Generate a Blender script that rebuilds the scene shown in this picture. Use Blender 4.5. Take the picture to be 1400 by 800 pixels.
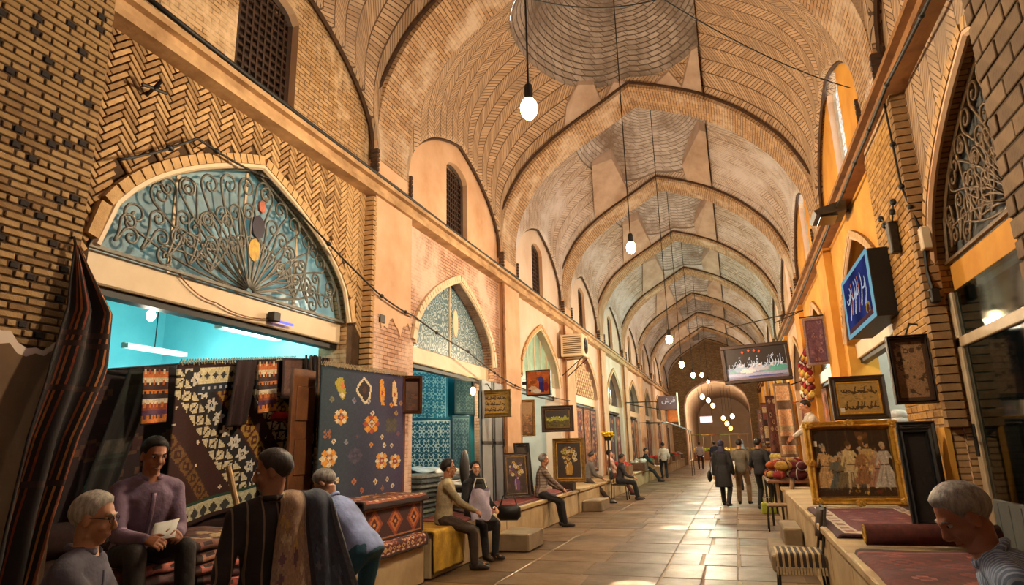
import bpy, bmesh, math, random
import numpy as np
from mathutils import Vector, Matrix
random.seed(7); RNG = np.random.RandomState(11)
SC = bpy.context.scene
COL = SC.collection
for o in list(bpy.data.objects): bpy.data.objects.remove(o)

# ---------------------------------------------------------------- camera
cd = bpy.data.cameras.new('camera'); cam = bpy.data.objects.new('camera', cd); COL.objects.link(cam)
cd.sensor_width = 36; cd.lens = 36*876.0/1400
cam.matrix_world = Matrix(((0.946,0.098,0.309,0),(0.323,-0.216,-0.921,0),(-0.024,0.971,-0.236,1.6),(0,0,0,1)))
cam.matrix_world = Matrix.Translation((0,0,1.6)) @ cam.matrix_world.to_quaternion().to_matrix().to_4x4()
cd.clip_end = 300
SC.camera = cam
# ---------------------------------------------------------------- world, sun, exposure
w = bpy.data.worlds.new('sky'); SC.world = w; w.use_nodes = True
bg = w.node_tree.nodes['Background']; bg.inputs[0].default_value = (0.80,0.90,1.0,1); bg.inputs[1].default_value = 12.0
sd = bpy.data.lights.new('sun','SUN'); sun = bpy.data.objects.new('sun', sd); COL.objects.link(sun)
sd.energy = 60; sd.angle = math.radians(0.6); sd.color = (1,.95,.86)
sun.rotation_euler = Vector((0.014,-.27,-1)).to_track_quat('-Z','Y').to_euler()
vs = SC.view_settings; vs.view_transform = 'Standard'; vs.look = 'None'; vs.exposure = -0.44; vs.gamma = 1; vs.use_curve_mapping = False
SC.cycles.max_bounces = 6; SC.cycles.diffuse_bounces = 4; SC.cycles.caustics_reflective = False; SC.cycles.caustics_refractive = False
SC.cycles.sample_clamp_indirect = 4

# ---------------------------------------------------------------- helpers
def lin(c):
    out = []
    for x in c[:3]:
        x /= 255.
        out.append(x/12.92 if x <= .04045 else ((x+.055)/1.055)**2.4)
    return (*out, 1.0)
class G:
    def __init__(s, name):
        s.m = bpy.data.materials.new(name); s.m.use_nodes = True; s.t = s.m.node_tree; s.t.nodes.clear()
        s.out = s.t.nodes.new('ShaderNodeOutputMaterial')
    def n(s, typ, ins=None, **kw):
        nd = s.t.nodes.new('ShaderNode'+typ)
        for k, v in kw.items(): setattr(nd, k, v)
        for k, v in (ins or {}).items():
            i = nd.inputs[k]
            if isinstance(v, bpy.types.NodeSocket): s.t.links.new(v, i)
            else: i.default_value = v
        return nd
    def math(s, op, a, b=0.0, c=0.0): return s.n('Math', {0:a,1:b,2:c}, operation=op).outputs[0]
    def mix(s, f, a, b):
        nd = s.n('Mix', data_type='RGBA')
        for i, v in ((0,f),(6,a),(7,b)):
            if isinstance(v, bpy.types.NodeSocket): s.t.links.new(v, nd.inputs[i])
            else: nd.inputs[i].default_value = v
        return nd.outputs[2]
    def co(s, kind='Object'): return s.n('TexCoord').outputs[kind]
    def noise(s, vec, scale, detail=4, rough=.6): return s.n('TexNoise', {'Vector':vec,'Scale':scale,'Detail':detail,'Roughness':rough}).outputs['Fac']
    def ramp(s, f, a, b):
        nd = s.n('MapRange', {0:f,1:a,2:b}); return nd.outputs[0]
    def bsdf(s, col, rough=.8, bump=None, bstr=.3, bdist=.02, **kw):
        b = s.n('BsdfPrincipled', {'Base Color':col,'Roughness':rough, **kw})
        if bump is not None:
            bp = s.n('Bump', {'Height':bump,'Strength':bstr,'Distance':bdist}); s.t.links.new(bp.outputs[0], b.inputs['Normal'])
        s.t.links.new(b.outputs[0], s.out.inputs[0]); return s.m
def plain(name, c1, c2=None, scale=6, rough=.75, bump=.15, bdist=.01, coord='Object', **kw):
    g = G(name); v = g.co(coord); c2 = c2 or tuple(x*.72 for x in c1)
    f = g.ramp(g.noise(v, scale), .3, .7)
    return g.bsdf(g.mix(f, lin(c1), lin(c2)), rough, g.noise(v, scale*7, 2), bump, bdist, **kw)
def emit(name, c, strength):
    g = G(name); e = g.n('Emission', {0:lin(c),1:strength}); g.t.links.new(e.outputs[0], g.out.inputs[0]); return g.m
def glassmat(name, c=(220,235,235), alpha=.35, rough=.08):
    g = G(name)
    t = g.n('BsdfTransparent', {0:lin(c)}); gl = g.n('BsdfGlossy', {0:(.9,.9,.9,1),1:rough})
    mx = g.n('MixShader', {0:alpha,1:t.outputs[0],2:gl.outputs[0]}); g.t.links.new(mx.outputs[0], g.out.inputs[0]); return g.m
def brickmat(name, c1, c2, mortar, bw=.21, bh=.06, ms=.008, dirt=None, dscale=.9, dlo=.45, dhi=.7, bstr=.6):
    """running-bond brick on the UV map (metres), with patches of a second tone"""
    g = G(name); uv = g.n('UVMap').outputs[0]; ob = g.co()
    b = g.n('TexBrick', {'Vector':uv,'Color1':lin(c1),'Color2':lin(c2),'Mortar':lin(mortar),'Scale':1.0,'Mortar Size':ms,'Mortar Smooth':.2,'Bias':0.0,'Brick Width':bw,'Row Height':bh})
    b.offset = .5
    col = b.outputs['Color']
    nz = g.noise(ob, 9, 3)
    col = g.mix(g.math('MULTIPLY', g.ramp(nz,.35,.75), .35), col, lin(tuple(x*.6 for x in c2)))
    if dirt: col = g.mix(g.ramp(g.noise(ob, dscale, 6, .7), dlo, dhi), col, lin(dirt))
    h = g.math('ADD', g.math('MULTIPLY', b.outputs['Fac'], -1.0), g.math('MULTIPLY', g.noise(ob, 40, 2), .4))
    return g.bsdf(col, .88, h, bstr, .012)
def chevmat(name, c1, c2, mortar, w=.21, d=.062, dirt=None, dscale=.9, dlo=.45, dhi=.7):
    """herringbone courses on the UV map: slanted courses that turn every column"""
    g = G(name); uv = g.n('UVMap').outputs[0]; ob = g.co()
    sp = g.n('SeparateXYZ', {0:uv})
    zig = g.math('PINGPONG', sp.outputs[0], w)
    t = g.math('DIVIDE', g.math('ADD', sp.outputs[1], zig), d)
    fr = g.math('FRACT', t)
    line = g.math('LESS_THAN', fr, .2)
    edge = g.math('LESS_THAN', g.math('ABSOLUTE', g.math('SUBTRACT', g.math('FRACT', g.math('DIVIDE', sp.outputs[0], w)), .5)), .46)
    m = g.math('MAXIMUM', line, g.math('SUBTRACT', 1.0, edge))
    idx = g.math('ADD', g.math('FLOOR', t), g.math('MULTIPLY', g.math('FLOOR', g.math('DIVIDE', sp.outputs[0], w)), 37.3))
    wn = g.n('TexWhiteNoise', {'W':idx}, noise_dimensions='1D').outputs[0]
    col = g.mix(wn, lin(c1), lin(c2))
    col = g.mix(m, col, lin(mortar))
    if dirt: col = g.mix(g.ramp(g.noise(ob, dscale, 6, .7), dlo, dhi), col, lin(dirt))
    h = g.math('ADD', g.math('MULTIPLY', m, -1.0), g.math('MULTIPLY', g.noise(ob, 40, 2), .4))
    return g.bsdf(col, .88, h, .6, .012)
def colmat(name, rough=.85, weave=600, bump=.25):
    """colour straight from the mesh's own colour attribute (woven or printed cloth)"""
    g = G(name); a = g.n('VertexColor', layer_name='Col').outputs[0]
    v = g.co()
    nz = g.noise(v, 25, 3)
    c = g.mix(g.math('MULTIPLY', nz, .35), a, (.02,.015,.012,1))
    return g.bsdf(c, rough, g.noise(v, weave*.2, 2), bump, .004)

class MB:
    def __init__(s): s.v=[]; s.f=[]; s.m=[]; s.uv=[]; s.c=[]
    def vs(s, pts): b=len(s.v); s.v.extend([tuple(p) for p in pts]); return b
    def face(s, idx, m=0, uv=None, c=None): s.f.append(tuple(idx)); s.m.append(m); s.uv.append(uv); s.c.append(c)
    def quad(s, a,b,c,d, m=0, uv=None): i=s.vs([a,b,c,d]); s.face((i,i+1,i+2,i+3), m, uv)
    def box(s, x0,x1,y0,y1,z0,z1, m=0):
        i=s.vs([(x0,y0,z0),(x1,y0,z0),(x1,y1,z0),(x0,y1,z0),(x0,y0,z1),(x1,y0,z1),(x1,y1,z1),(x0,y1,z1)])
        for q in ((0,3,2,1),(4,5,6,7),(0,1,5,4),(1,2,6,5),(2,3,7,6),(3,0,4,7)):
            P=[s.v[i+k] for k in q]
            n=np.cross(np.subtract(P[1],P[0]),np.subtract(P[2],P[0])); ax=int(np.argmax(np.abs(n)))
            a,b={0:(1,2),1:(0,2),2:(0,1)}[ax]
            s.face([i+k for k in q], m, [(p[a],p[b]) for p in P])
    def bbox(s, x0,x1,y0,y1,z0,z1, ch=.01, m=0):
        """box with chamfered edges along its three axes"""
        pts=[];c=ch
        X=(x0,x1);Y=(y0,y1);Z=(z0,z1)
        b=len(s.v); idx={}
        for i in (0,1):
            for j in (0,1):
                for k in (0,1):
                    sx=(1,-1)[i];sy=(1,-1)[j];sz=(1,-1)[k]
                    idx[i,j,k]=[s.vs([(X[i],Y[j]+sy*c,Z[k]+sz*c)]),s.vs([(X[i]+sx*c,Y[j],Z[k]+sz*c)]),s.vs([(X[i]+sx*c,Y[j]+sy*c,Z[k])])]
        def F(l, flip=False): s.face(l[::-1] if flip else l, m)
        for i in (0,1):
            F([idx[i,0,0][0],idx[i,1,0][0],idx[i,1,1][0],idx[i,0,1][0]], i==0)
            F([idx[0,i,0][1],idx[1,i,0][1],idx[1,i,1][1],idx[0,i,1][1]], i==1)
            F([idx[0,0,i][2],idx[1,0,i][2],idx[1,1,i][2],idx[0,1,i][2]], i==0)
        for a in (0,1):
            for b2 in (0,1):
                F([idx[a,b2,0][0],idx[a,b2,1][0],idx[a,b2,1][1],idx[a,b2,0][1]])
                F([idx[a,0,b2][0],idx[a,1,b2][0],idx[a,1,b2][2],idx[a,0,b2][2]])
                F([idx[0,a,b2][1],idx[1,a,b2][1],idx[1,a,b2][2],idx[0,a,b2][2]])
        for v in idx.values(): F(v)
    def prism(s, poly, ax, a0, a1, m=0, mside=None):
        """extrude a 2-D outline; ax = axis of extrusion"""
        def P(p,a): return {0:(a,p[0],p[1]),1:(p[0],a,p[1]),2:(p[0],p[1],a)}[ax]
        n=len(poly); i=s.vs([P(p,a0) for p in poly]+[P(p,a1) for p in poly])
        s.face(range(i+n-1,i-1,-1), m, [poly[k] for k in range(n-1,-1,-1)]); s.face(range(i+n,i+2*n), m, list(poly))
        for k in range(n):
            j=(k+1)%n; s.face((i+k,i+j,i+n+j,i+n+k), m if mside is None else mside)
    def grid(s, P, m=0, UV=None, closed=False, mask=None, C=None):
        P=np.asarray(P,float); nu,nv=P.shape[:2]; i=s.vs(P.reshape(-1,3))
        for a in range(nu if closed else nu-1):
            a2=(a+1)%nu
            for b in range(nv-1):
                if mask is not None and not mask[a][b]: continue
                q=(i+a*nv+b,i+a2*nv+b,i+a2*nv+b+1,i+a*nv+b+1)
                s.face(q, m, None if UV is None else [UV[a][b],UV[a2][b],UV[a2][b+1],UV[a][b+1]], None if C is None else C[a][b])
    def tube(s, pts, r, n=6, m=0, caps=True, r2=None):
        pts=[np.array(p,float) for p in pts]; rings=[]
        prev=None
        for k,p in enumerate(pts):
            t=pts[min(k+1,len(pts)-1)]-pts[max(k-1,0)]; t/=np.linalg.norm(t)+1e-9
            if prev is None:
                u=np.cross(t,(0,0,1) if abs(t[2])<.9 else (1,0,0))
            else: u=prev-t*np.dot(prev,t)
            u/=np.linalg.norm(u)+1e-9; prev=u; w=np.cross(t,u)
            rr=r[k] if hasattr(r,'__len__') else r
            rr2=rr if r2 is None else (r2[k] if hasattr(r2,'__len__') else r2)
            rings.append([p+u*rr*math.cos(2*math.pi*j/n)+w*rr2*math.sin(2*math.pi*j/n) for j in range(n)])
        i=s.vs([q for R in rings for q in R]); N=len(rings)
        for k in range(N-1):
            for j in range(n):
                j2=(j+1)%n; s.face((i+k*n+j,i+k*n+j2,i+(k+1)*n+j2,i+(k+1)*n+j), m)
        if caps: s.face(range(i+n-1,i-1,-1),m); s.face(range(i+(N-1)*n,i+N*n),m)
    def lathe(s, prof, c=(0,0,0), n=16, m=0):
        P=[[(c[0]+r*math.cos(2*math.pi*k/n),c[1]+r*math.sin(2*math.pi*k/n),c[2]+z) for (r,z) in prof] for k in range(n)]
        s.grid(P,m,closed=True)
    def ell(s, c, r, n=12, nv=8, m=0, R=None):
        c=np.array(c,float); P=[]
        for k in range(n):
            row=[]
            for j in range(nv+1):
                ph=-math.pi/2+math.pi*j/nv; a=2*math.pi*k/n
                d=np.array((r[0]*math.cos(ph)*math.cos(a),r[1]*math.cos(ph)*math.sin(a),r[2]*math.sin(ph)))
                if R is not None: d=R@d
                row.append(c+d)
            P.append(row)
        s.grid(P,m,closed=True)
    def mesh(s, name, mats, smooth=False):
        me=bpy.data.meshes.new(name); me.from_pydata(s.v,[],s.f)
        if not isinstance(mats,(list,tuple)): mats=[mats]
        for x in mats: me.materials.append(x)
        me.polygons.foreach_set('material_index', s.m)
        if any(u is not None for u in s.uv):
            L=me.uv_layers.new(name='UVMap'); d=[]
            for f,u in zip(s.f,s.uv):
                if u is None: d.extend([0.0]*(2*len(f)))
                else:
                    for q in u: d.extend((q[0],q[1]))
            L.data.foreach_set('uv', d)
        if any(c is not None for c in s.c):
            A=me.color_attributes.new('Col','FLOAT_COLOR','CORNER'); d=[]
            for f,c in zip(s.f,s.c): d.extend(list(c if c is not None else (.5,.5,.5,1))*len(f))
            A.data.foreach_set('color', d)
        if smooth: me.shade_smooth()
        me.update(); return me
    def build(s, name, mats, parent=None, smooth=False, loc=None, fix=True):
        me=s.mesh(name, mats, smooth)
        if fix:
            bm=bmesh.new(); bm.from_mesh(me); bmesh.ops.remove_doubles(bm, verts=bm.verts, dist=1e-5)
            bmesh.ops.recalc_face_normals(bm, faces=bm.faces); bm.to_mesh(me); bm.free()
        return link(name, me, parent, loc)
def link(name, me, parent=None, loc=None, rot=None):
    o=bpy.data.objects.new(name, me); COL.objects.link(o)
    if parent is not None: o.parent=parent
    if loc is not None: o.location=loc
    if rot is not None: o.rotation_euler=rot
    return o
def thing(name, label, cat, loc=(0,0,0), rotz=0, group=None):
    o=link(name, None, None, loc, (0,0,rotz)); return tag(o,label,cat,group)
def tag(o, label, cat, group=None):
    o['label']=label; o['category']=cat
    if group: o['group']=group
    return o
def struct(name):
    o=link(name,None); o['kind']='structure'; return o
def dup(root, loc, rotz=None, label=None, group=None):
    r=root.copy(); COL.objects.link(r); r.location=loc
    if rotz is not None: r.rotation_euler=(0,0,rotz)
    if label: r['label']=label
    if group: r['group']=group
    for ch in root.children:
        c=ch.copy(); COL.objects.link(c); c.parent=r
        for g2 in ch.children:
            d=g2.copy(); COL.objects.link(d); d.parent=c
    return r
def one(name, label, cat, mb, mat, loc=(0,0,0), rotz=0, group=None, smooth=False):
    o=mb.build(name, mat, None, smooth, loc); o.rotation_euler=(0,0,rotz); return tag(o,label,cat,group)

# ---- canvases: woven and printed pictures are painted cell by cell, then laid on a mesh as colour attribute
class Canvas:
    def __init__(s, w, h, c): s.w,s.h=w,h; s.a=np.zeros((h,w,3)); s.a[:]=c; s.Y,s.X=np.mgrid[0:h,0:w]+.5
    def put(s, mask, c): s.a[mask]=c
    def rect(s,x0,y0,x1,y1,c): s.a[max(0,int(y0)):max(0,int(y1)),max(0,int(x0)):max(0,int(x1))]=c
    def ell(s,x,y,rx,ry,c): s.put(((s.X-x)/rx)**2+((s.Y-y)/ry)**2<1,c)
    def dia(s,x,y,rx,ry,c): s.put(np.abs(s.X-x)/rx+np.abs(s.Y-y)/ry<1,c)
    def line(s,x0,y0,x1,y1,w,c):
        dx,dy=x1-x0,y1-y0; L=dx*dx+dy*dy+1e-9; t=np.clip(((s.X-x0)*dx+(s.Y-y0)*dy)/L,0,1)
        s.put(np.hypot(s.X-x0-t*dx,s.Y-y0-t*dy)<w/2,c)
    def poly(s,pts,c):
        m=np.zeros((s.h,s.w),bool); n=len(pts)
        for i in range(n):
            x0,y0=pts[i]; x1,y1=pts[(i+1)%n]
            if y0==y1: continue
            cr=((y0>s.Y)!=(y1>s.Y))&(s.X<(x1-x0)*(s.Y-y0)/(y1-y0)+x0); m^=cr
        s.put(m,c)
    def star(s,x,y,r,c,c2,c3=None):
        for k in range(8):
            a=k*math.pi/4; s.dia(x+r*.62*math.cos(a),y+r*.62*math.sin(a),r*.36,r*.36,c if k%2 else c2)
        s.dia(x,y,r*.42,r*.42,c3 if c3 is not None else c); s.dia(x,y,r*.2,r*.2,c2)
    def frame(s,d0,d1,c): m=np.minimum(np.minimum(s.X,s.w-s.X),np.minimum(s.Y,s.h-s.Y)); s.put((m>=d0)&(m<d1),c)
    def cells(s,x0,y0,x1,y1,nx,ny,fn):
        for i in range(nx):
            for j in range(ny): fn(x0+(i+.5)*(x1-x0)/nx,y0+(j+.5)*(y1-y0)/ny,i,j)
    def noise(s,amt): s.a*=1+amt*(RNG.rand(s.h,s.w,1)-.5)
    def cols(s):
        a=np.clip(s.a,0,255)/255.; l=np.where(a<=.04045,a/12.92,((a+.055)/1.055)**2.4)
        return np.concatenate([l,np.ones((s.h,s.w,1))],2)
def canvas_mb(cv, fn, thick=0.0, mb=None):
    """mesh grid of canvas cells; fn(u,v)->(x,y,z), v=0 bottom row .. 1 top (canvas row 0 = top)"""
    mb=mb or MB(); cols=cv.cols()
    P=[[fn(i/cv.w,1-j/cv.h) for j in range(cv.h+1)] for i in range(cv.w+1)]
    C=[[tuple(cols[j,i]) for j in range(cv.h)] for i in range(cv.w)]
    mb.grid(P,0,C=C); return mb
# ================================================================ THE BAZAAR'S SHELL
XL, XR = -4.78, 2.06          # wall planes
PF = .10                      # how far the piers stand proud of the walls
PW, A1 = 5.62, 8.31           # bay pitch, middle of the first pier in view
HW = .56                      # half width of a pier
ZC0, ZC1 = 5.27, 5.52         # cornice
NB = 10                       # bays -1..8
def yA(n): return A1+(n-1)*PW         # middle of pier n
def yC(n): return yA(n)+PW/2          # middle of bay n
YEND = yA(9)
PRN = 7.42             # near edge of the first right pier
def yS(sg,n): return yC(n)-(0 if (sg,n)==(1,0) else 0)   # middle of each shop arch
M = {}
M['brick'] = brickmat('buff_brick',(206,168,120),(176,136,90),(112,82,52),dirt=(222,190,150),dlo=.5,dhi=.62)
M['brick_old'] = brickmat('old_brick',(178,142,98),(140,106,70),(62,44,26),dirt=(150,118,78),dlo=.55,dhi=.8)
M['brick_pink'] = brickmat('pinkish_brick',(214,170,140),(190,140,112),(130,92,70),dirt=(224,190,168),dlo=.42,dhi=.6)
M['rib'] = brickmat('rib_brick',(202,164,122),(172,132,94),(104,76,50),bw=.30,bh=.065,dirt=(206,182,156),dlo=.5,dhi=.66)
M['dome'] = brickmat('dome_brick',(196,182,170),(166,150,136),(92,78,66),bw=.24,bh=.075,ms=.009,dirt=(112,98,86),dlo=.46,dhi=.66,dscale=.7)
M['dome_white'] = brickmat('limewashed_dome',(220,212,208),(196,184,176),(140,126,114),bw=.24,bh=.08,ms=.008,dirt=(132,112,96),dlo=.46,dhi=.64,dscale=.6)
M['chev'] = chevmat('herringbone_brick',(204,172,138),(172,140,108),(96,72,52),w=.27,d=.085,dirt=(150,128,108),dlo=.52,dhi=.72)
M['chev_pale'] = chevmat('pale_herringbone',(208,190,174),(182,160,142),(120,100,84),w=.27,d=.085,dirt=(214,204,200),dlo=.44,dhi=.62,dscale=.5)
M['plaster'] = plain('pink_plaster',(226,188,152),(204,156,116),1.3,.85,.25)
M['plaster_pale'] = plain('pale_plaster',(228,208,190),(212,182,156),1.1,.85,.2)
M['ochre'] = plain('ochre_plaster',(226,164,66),(200,134,46),1.6,.85,.3)
M['dirtplaster'] = plain('brown_plaster',(128,100,72),(92,68,46),1.4,.9,.4)
M['cornice'] = plain('cornice_plaster',(216,176,128),(150,112,72),2.2,.85,.4)
M['dark'] = plain('dark_joint',(84,58,36),(58,38,24),8,.9)
M['kite'] = plain('kite_plaster',(204,180,160),(170,142,120),2,.85,.2)
M['brickA'] = plain('loose_brick_a',(196,156,106),(168,128,84),9,.9,.4)
M['brickB'] = plain('loose_brick_b',(170,132,88),(140,106,68),9,.9,.4)
M['brickC'] = plain('loose_brick_c',(214,174,122),(184,146,98),9,.9,.4)
M['brickdark'] = plain('glazed_dark_brick',(44,32,28),(26,20,18),9,.85,.3)
M['mortar'] = plain('mortar',(88,64,40),(60,42,26),6,.95,.5)
M['stone'] = plain('bench_stone',(196,170,128),(150,122,84),1.7,.7,.3)
M['stone_dark'] = plain('step_stone',(150,128,98),(112,94,70),2.5,.8,.4)
M['wood'] = plain('dark_wood',(58,38,24),(36,23,14),5,.6,.3)
M['woodmid'] = plain('brown_wood',(120,74,40),(88,52,28),5,.55,.3)
M['iron'] = plain('dark_iron',(64,56,48),(44,38,32),20,.5,.2,Metallic=.6)
M['cream'] = plain('cream_paint',(228,204,170),(212,184,146),2,.5,.1)
M['glass'] = glassmat('shop_glass')
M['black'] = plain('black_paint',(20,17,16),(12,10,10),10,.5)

# pointed transverse arch, sampled from springing to springing (x, z)
_arch = [(-4.70,5.9),(-4.71,6.5),(-4.62,7.0),(-4.42,7.43),(-4.15,7.86),(-3.80,8.22),(-3.30,8.60),(-2.75,8.93),(-2.15,9.26),(-1.55,9.62),
         (-.85,9.38),(-.20,9.10),(.22,8.84),(.70,8.50),(1.10,8.10),(1.45,7.70),(1.70,7.22),(1.88,6.80),(1.96,6.4),(1.98,5.9)]
_ax = np.array([p[0] for p in _arch]); _az = np.array([p[1] for p in _arch])
def arch_pts(k=3):
    t=np.arange(len(_arch)); tt=np.linspace(0,len(_arch)-1,(len(_arch)-1)*k+1)
    return np.interp(tt,t,_ax), np.interp(tt,t,_az)
AX, AZ = arch_pts(5)
_s = 1  # light smoothing
AZs = AZ.copy(); AXs = AX.copy()
for _ in range(3):
    m = np.ones(len(AZ),bool); m[[0,-1]]=False; m[np.argmax(AZ)]=False
    z2=AZs.copy(); x2=AXs.copy()
    z2[1:-1]=(AZs[:-2]+2*AZs[1:-1]+AZs[2:])/4; x2[1:-1]=(AXs[:-2]+2*AXs[1:-1]+AXs[2:])/4
    AZs=np.where(m,z2,AZs); AXs=np.where(m,x2,AXs)
AX, AZ = AXs, AZs
KAP = int(np.argmax(AZ))
def pointed(t, R=1.55):
    t=min(1,abs(t)); return math.sqrt(max(0,R*R-(t+R-1)**2))/math.sqrt(R*R-(R-1)**2)
ZS, ZTOP = 5.9, 9.62
def wall_h(v): return ZS+1.75*pointed(v)
def ztop(v): return ZTOP+.12+1.0*(1-v*v)
BL = PW/2-HW+.11      # half length of a web between two ribs
def web_z(a, v): return wall_h(v)+(ztop(v)-wall_h(v))*(a-ZS)/(ZTOP-ZS)
_ord = np.maximum.accumulate(AX)
def surf(x, v):
    a=np.interp(x, AX[9:-9], AZ[9:-9]); return web_z(a, max(-1,min(1,v)))
XCUT = .05
DCX, DRX, DRY = -1.48, 2.02, 2.2
ZOC = surf(DCX,0)+.30

ceiling = struct('ceiling')
arc = np.concatenate([[0],np.cumsum(np.hypot(np.diff(AX),np.diff(AZ)))])
def build_rib(n):
    mb=MB(); y0,y1=yA(n)-HW+.06,yA(n)+HW-.06
    def ring(off): 
        nx=np.gradient(AZ); nz=-np.gradient(AX); L=np.hypot(nx,nz)+1e-9
        return AX-nx/L*off*1.0, AZ-nz/L*off
    for yy in (0,):
        ys=[y0,(y0+y1)/2,y1]
        P=[[(AX[i],y,AZ[i]) for y in ys] for i in range(len(AX))]
        U=[[(y,arc[i]) for y in ys] for i in range(len(AX))]
        mb.grid(P,0,U)
        ox,oz=ring(.22)
        for y in (y0,y1):
            P=[[(AX[i],y,AZ[i]),(ox[i],y,oz[i])] for i in range(len(AX))]
            U=[[(0,arc[i]),(.3,arc[i])] for i in range(len(AX))]
            mb.grid(P,0,U)
    mb.build('transverse_arch', M['rib'], ceiling, fix=False)
    # dark rope of headers along both edges of the arch
    mo=MB()
    for y,sg in ((y0,-1),(y1,1)):
        ox,oz=ring(.10)
        pts=[(ox[i],y+sg*.025,oz[i]) for i in range(len(AX))]
        mo.tube(pts,.034,5)
    mo.build('arch_moulding', M['dark'], ceiling, fix=False)
def build_web(n):
    yc=yC(n); NV=44; vv=np.linspace(-1,1,NV+1)
    left=[i for i in range(len(AX)) if AX[i]<=XCUT]; right=[i for i in range(len(AX)) if AX[i]>XCUT]
    def P(i,v): return (AX[i], yc+v*BL, web_z(AZ[i],v))
    rho=lambda x,v: math.hypot((x-DCX)/DRX,v*BL/DRY)
    for name,idx,dz in (('vault_web',left,0),('vault_web',right,-.16)):
        if dz: idx=[right[0]-1]+right
        else: idx=left+[right[0]]
        mb=MB(); Pm=[]; R=[]
        for i in idx:
            row=[];rr=[]
            for v in vv:
                q=list(P(i,v))
                if not dz: q[0]=min(q[0],XCUT)
                rr.append(rho(q[0],v) if not dz else 9)
                if dz: q[0]=max(q[0],XCUT); q[2]+=dz*min(1,max(0,(1.75-AX[i])/1.0))*(1-abs(v))**.35
                row.append(q)
            Pm.append(row);R.append(rr)
        R=np.array(R); ins=R<1; nr=len(idx)
        mask=[[not all(ins[min(a+p,nr-1)][b+q] for p in (0,1) for q in (0,1)) for b in range(NV)] for a in range(nr-1)]
        for a in range(nr):
            for b in range(NV+1):
                if ins[a][b] and R[a][b]>.6:
                    x,y,z=Pm[a][b]; k=1/R[a][b]; x2=DCX+(x-DCX)*k; y2=yc+(y-yc)*k
                    Pm[a][b]=[x2,y2,surf(min(x2,XCUT),(y2-yc)/BL)]
        if not dz: Pm=[[(-4.99,p[1],p[2]) for p in Pm[0]]]+Pm; U0=[0]+list(arc[idx]+.3); mask=[[True]*NV]+mask
        else: Pm=Pm+[[(2.25,p[1],p[2]) for p in Pm[-1]]]; U0=list(arc[idx])+[arc[idx[-1]]+.3]; mask=mask+[[True]*NV]
        U=[[(v*BL,u) for v in vv] for u in U0]
        mb.grid(Pm,0,U,mask=mask)
        mb.build(name, M['chev'] if n<=1 else M['chev_pale'], ceiling, smooth=True, fix=False)
    mb=MB()   # the step where the right-hand web drops below the dome
    kk=right[0]-1
    Pm=[[(XCUT,yc+v*BL,P(kk,v)[2]-.30),(XCUT,yc+v*BL,P(kk,v)[2]+1.3)] for v in vv]
    mb.grid(Pm,0,[[(v*BL,0),(v*BL,1)] for v in vv]); mb.build('vault_step', M['rib'], ceiling, fix=False)
    # dome on its ring
    mb=MB(); NA,NR=56,14; ro=.15
    rh=np.concatenate([np.linspace(ro,1.0,NR),[1.0]]); P2=[];U2=[];mask=[]
    for a in range(NA+1):
        th=2*math.pi*a/NA; row=[];ur=[]
        for r in rh:
            x=DCX+DRX*r*math.cos(th); y=DRY*r*math.sin(th)
            xr,yr=DCX+DRX*math.cos(th),DRY*math.sin(th); zr=surf(min(xr,XCUT+.4),yr/BL); q_=min(1,r)**2; z=zr*q_+(ZOC+.05)*(1-q_)
            row.append((x,yc+y,z)); ur.append((th*r*1.9,r*2.0))
        P2.append(row);U2.append(ur)
    for row in P2: row[-1]=(row[-1][0],row[-1][1],row[-1][2]-.05)
    for a in range(NA):
        mask.append([P2[a][b+1][0]<XCUT+.25 for b in range(NR)])
    mb.grid(P2,0,U2,mask=mask); mb.build('dome', M['dome'] if n<=1 else M['dome_white'], ceiling, smooth=True, fix=False)
    mo=MB(); mo.tube([(DCX+DRX*ro*math.cos(t),yc+DRY*ro*math.sin(t),P2[0][0][2]) for t in np.linspace(0,2*math.pi,25)],.04,6)
    mo.build('oculus_ring', M['rib'], ceiling, fix=False)
    mo=MB(); mo.tube([(DCX-.34,yc,ZOC),(DCX+.34,yc,ZOC)],.022,6); mo.build('oculus_bar', M['dark'], ceiling, fix=False)
    # flat kite panels between dome and arches
    for poly in (KITES1 if n<=1 else KITES):
        for sy in (1,-1):
            mk=MB(); pts=[]
            for (x,r) in poly:
                v=sy*r; pts.append((x,yc+v*BL,surf(x,v)-.07))
            i=mk.vs(pts); mk.face(range(i,i+len(pts)))
            up=mk.vs([(p[0],p[1],p[2]+.5) for p in pts])
            for k in range(len(pts)):
                j=(k+1)%len(pts); mk.face((i+k,i+j,up+j,up+k))
            mk.build('kite_panel', [M['kite']], ceiling)
            if n in (2,) and sy==1:
                em=MB(); cx=sum(p[0] for p in pts)/len(pts); cy=sum(p[1] for p in pts)/len(pts); cz=sum(p[2] for p in pts)/len(pts)
                for k in range(9):
                    a=k*2.4; r=.05+.023*k
                    q=(cx+r*math.cos(a)*1.1, cy-.02*k+.12+r*math.sin(a)*.5)
                    em.ell((q[0],q[1],surf(q[0],(q[1]-yc)/BL)-.075),(.055,.055,.012),7,4)
                em.build('painted_flower', M['dark'], ceiling)
KITES = [[(-3.27,.33),(-2.70,.42),(-2.42,.97),(-3.55,.97)], [(-.73,.80),(-.13,.22),(.03,.22),(.03,.97),(-.66,.97)]]
KITES1 = [[(-2.95,.84),(-2.62,.74),(-2.28,.82),(-2.2,.97),(-3.1,.97)],[(-.95,.97),(-.62,.86),(-.35,.97)],[(-.38,.97),(-.1,.66),(.03,.62),(.03,.97)],[(-2.1,.97),(-1.85,.90),(-1.62,.97)]]
for n in range(-1,10): build_rib(n)
for n in range(-1,9): build_web(n)

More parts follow.
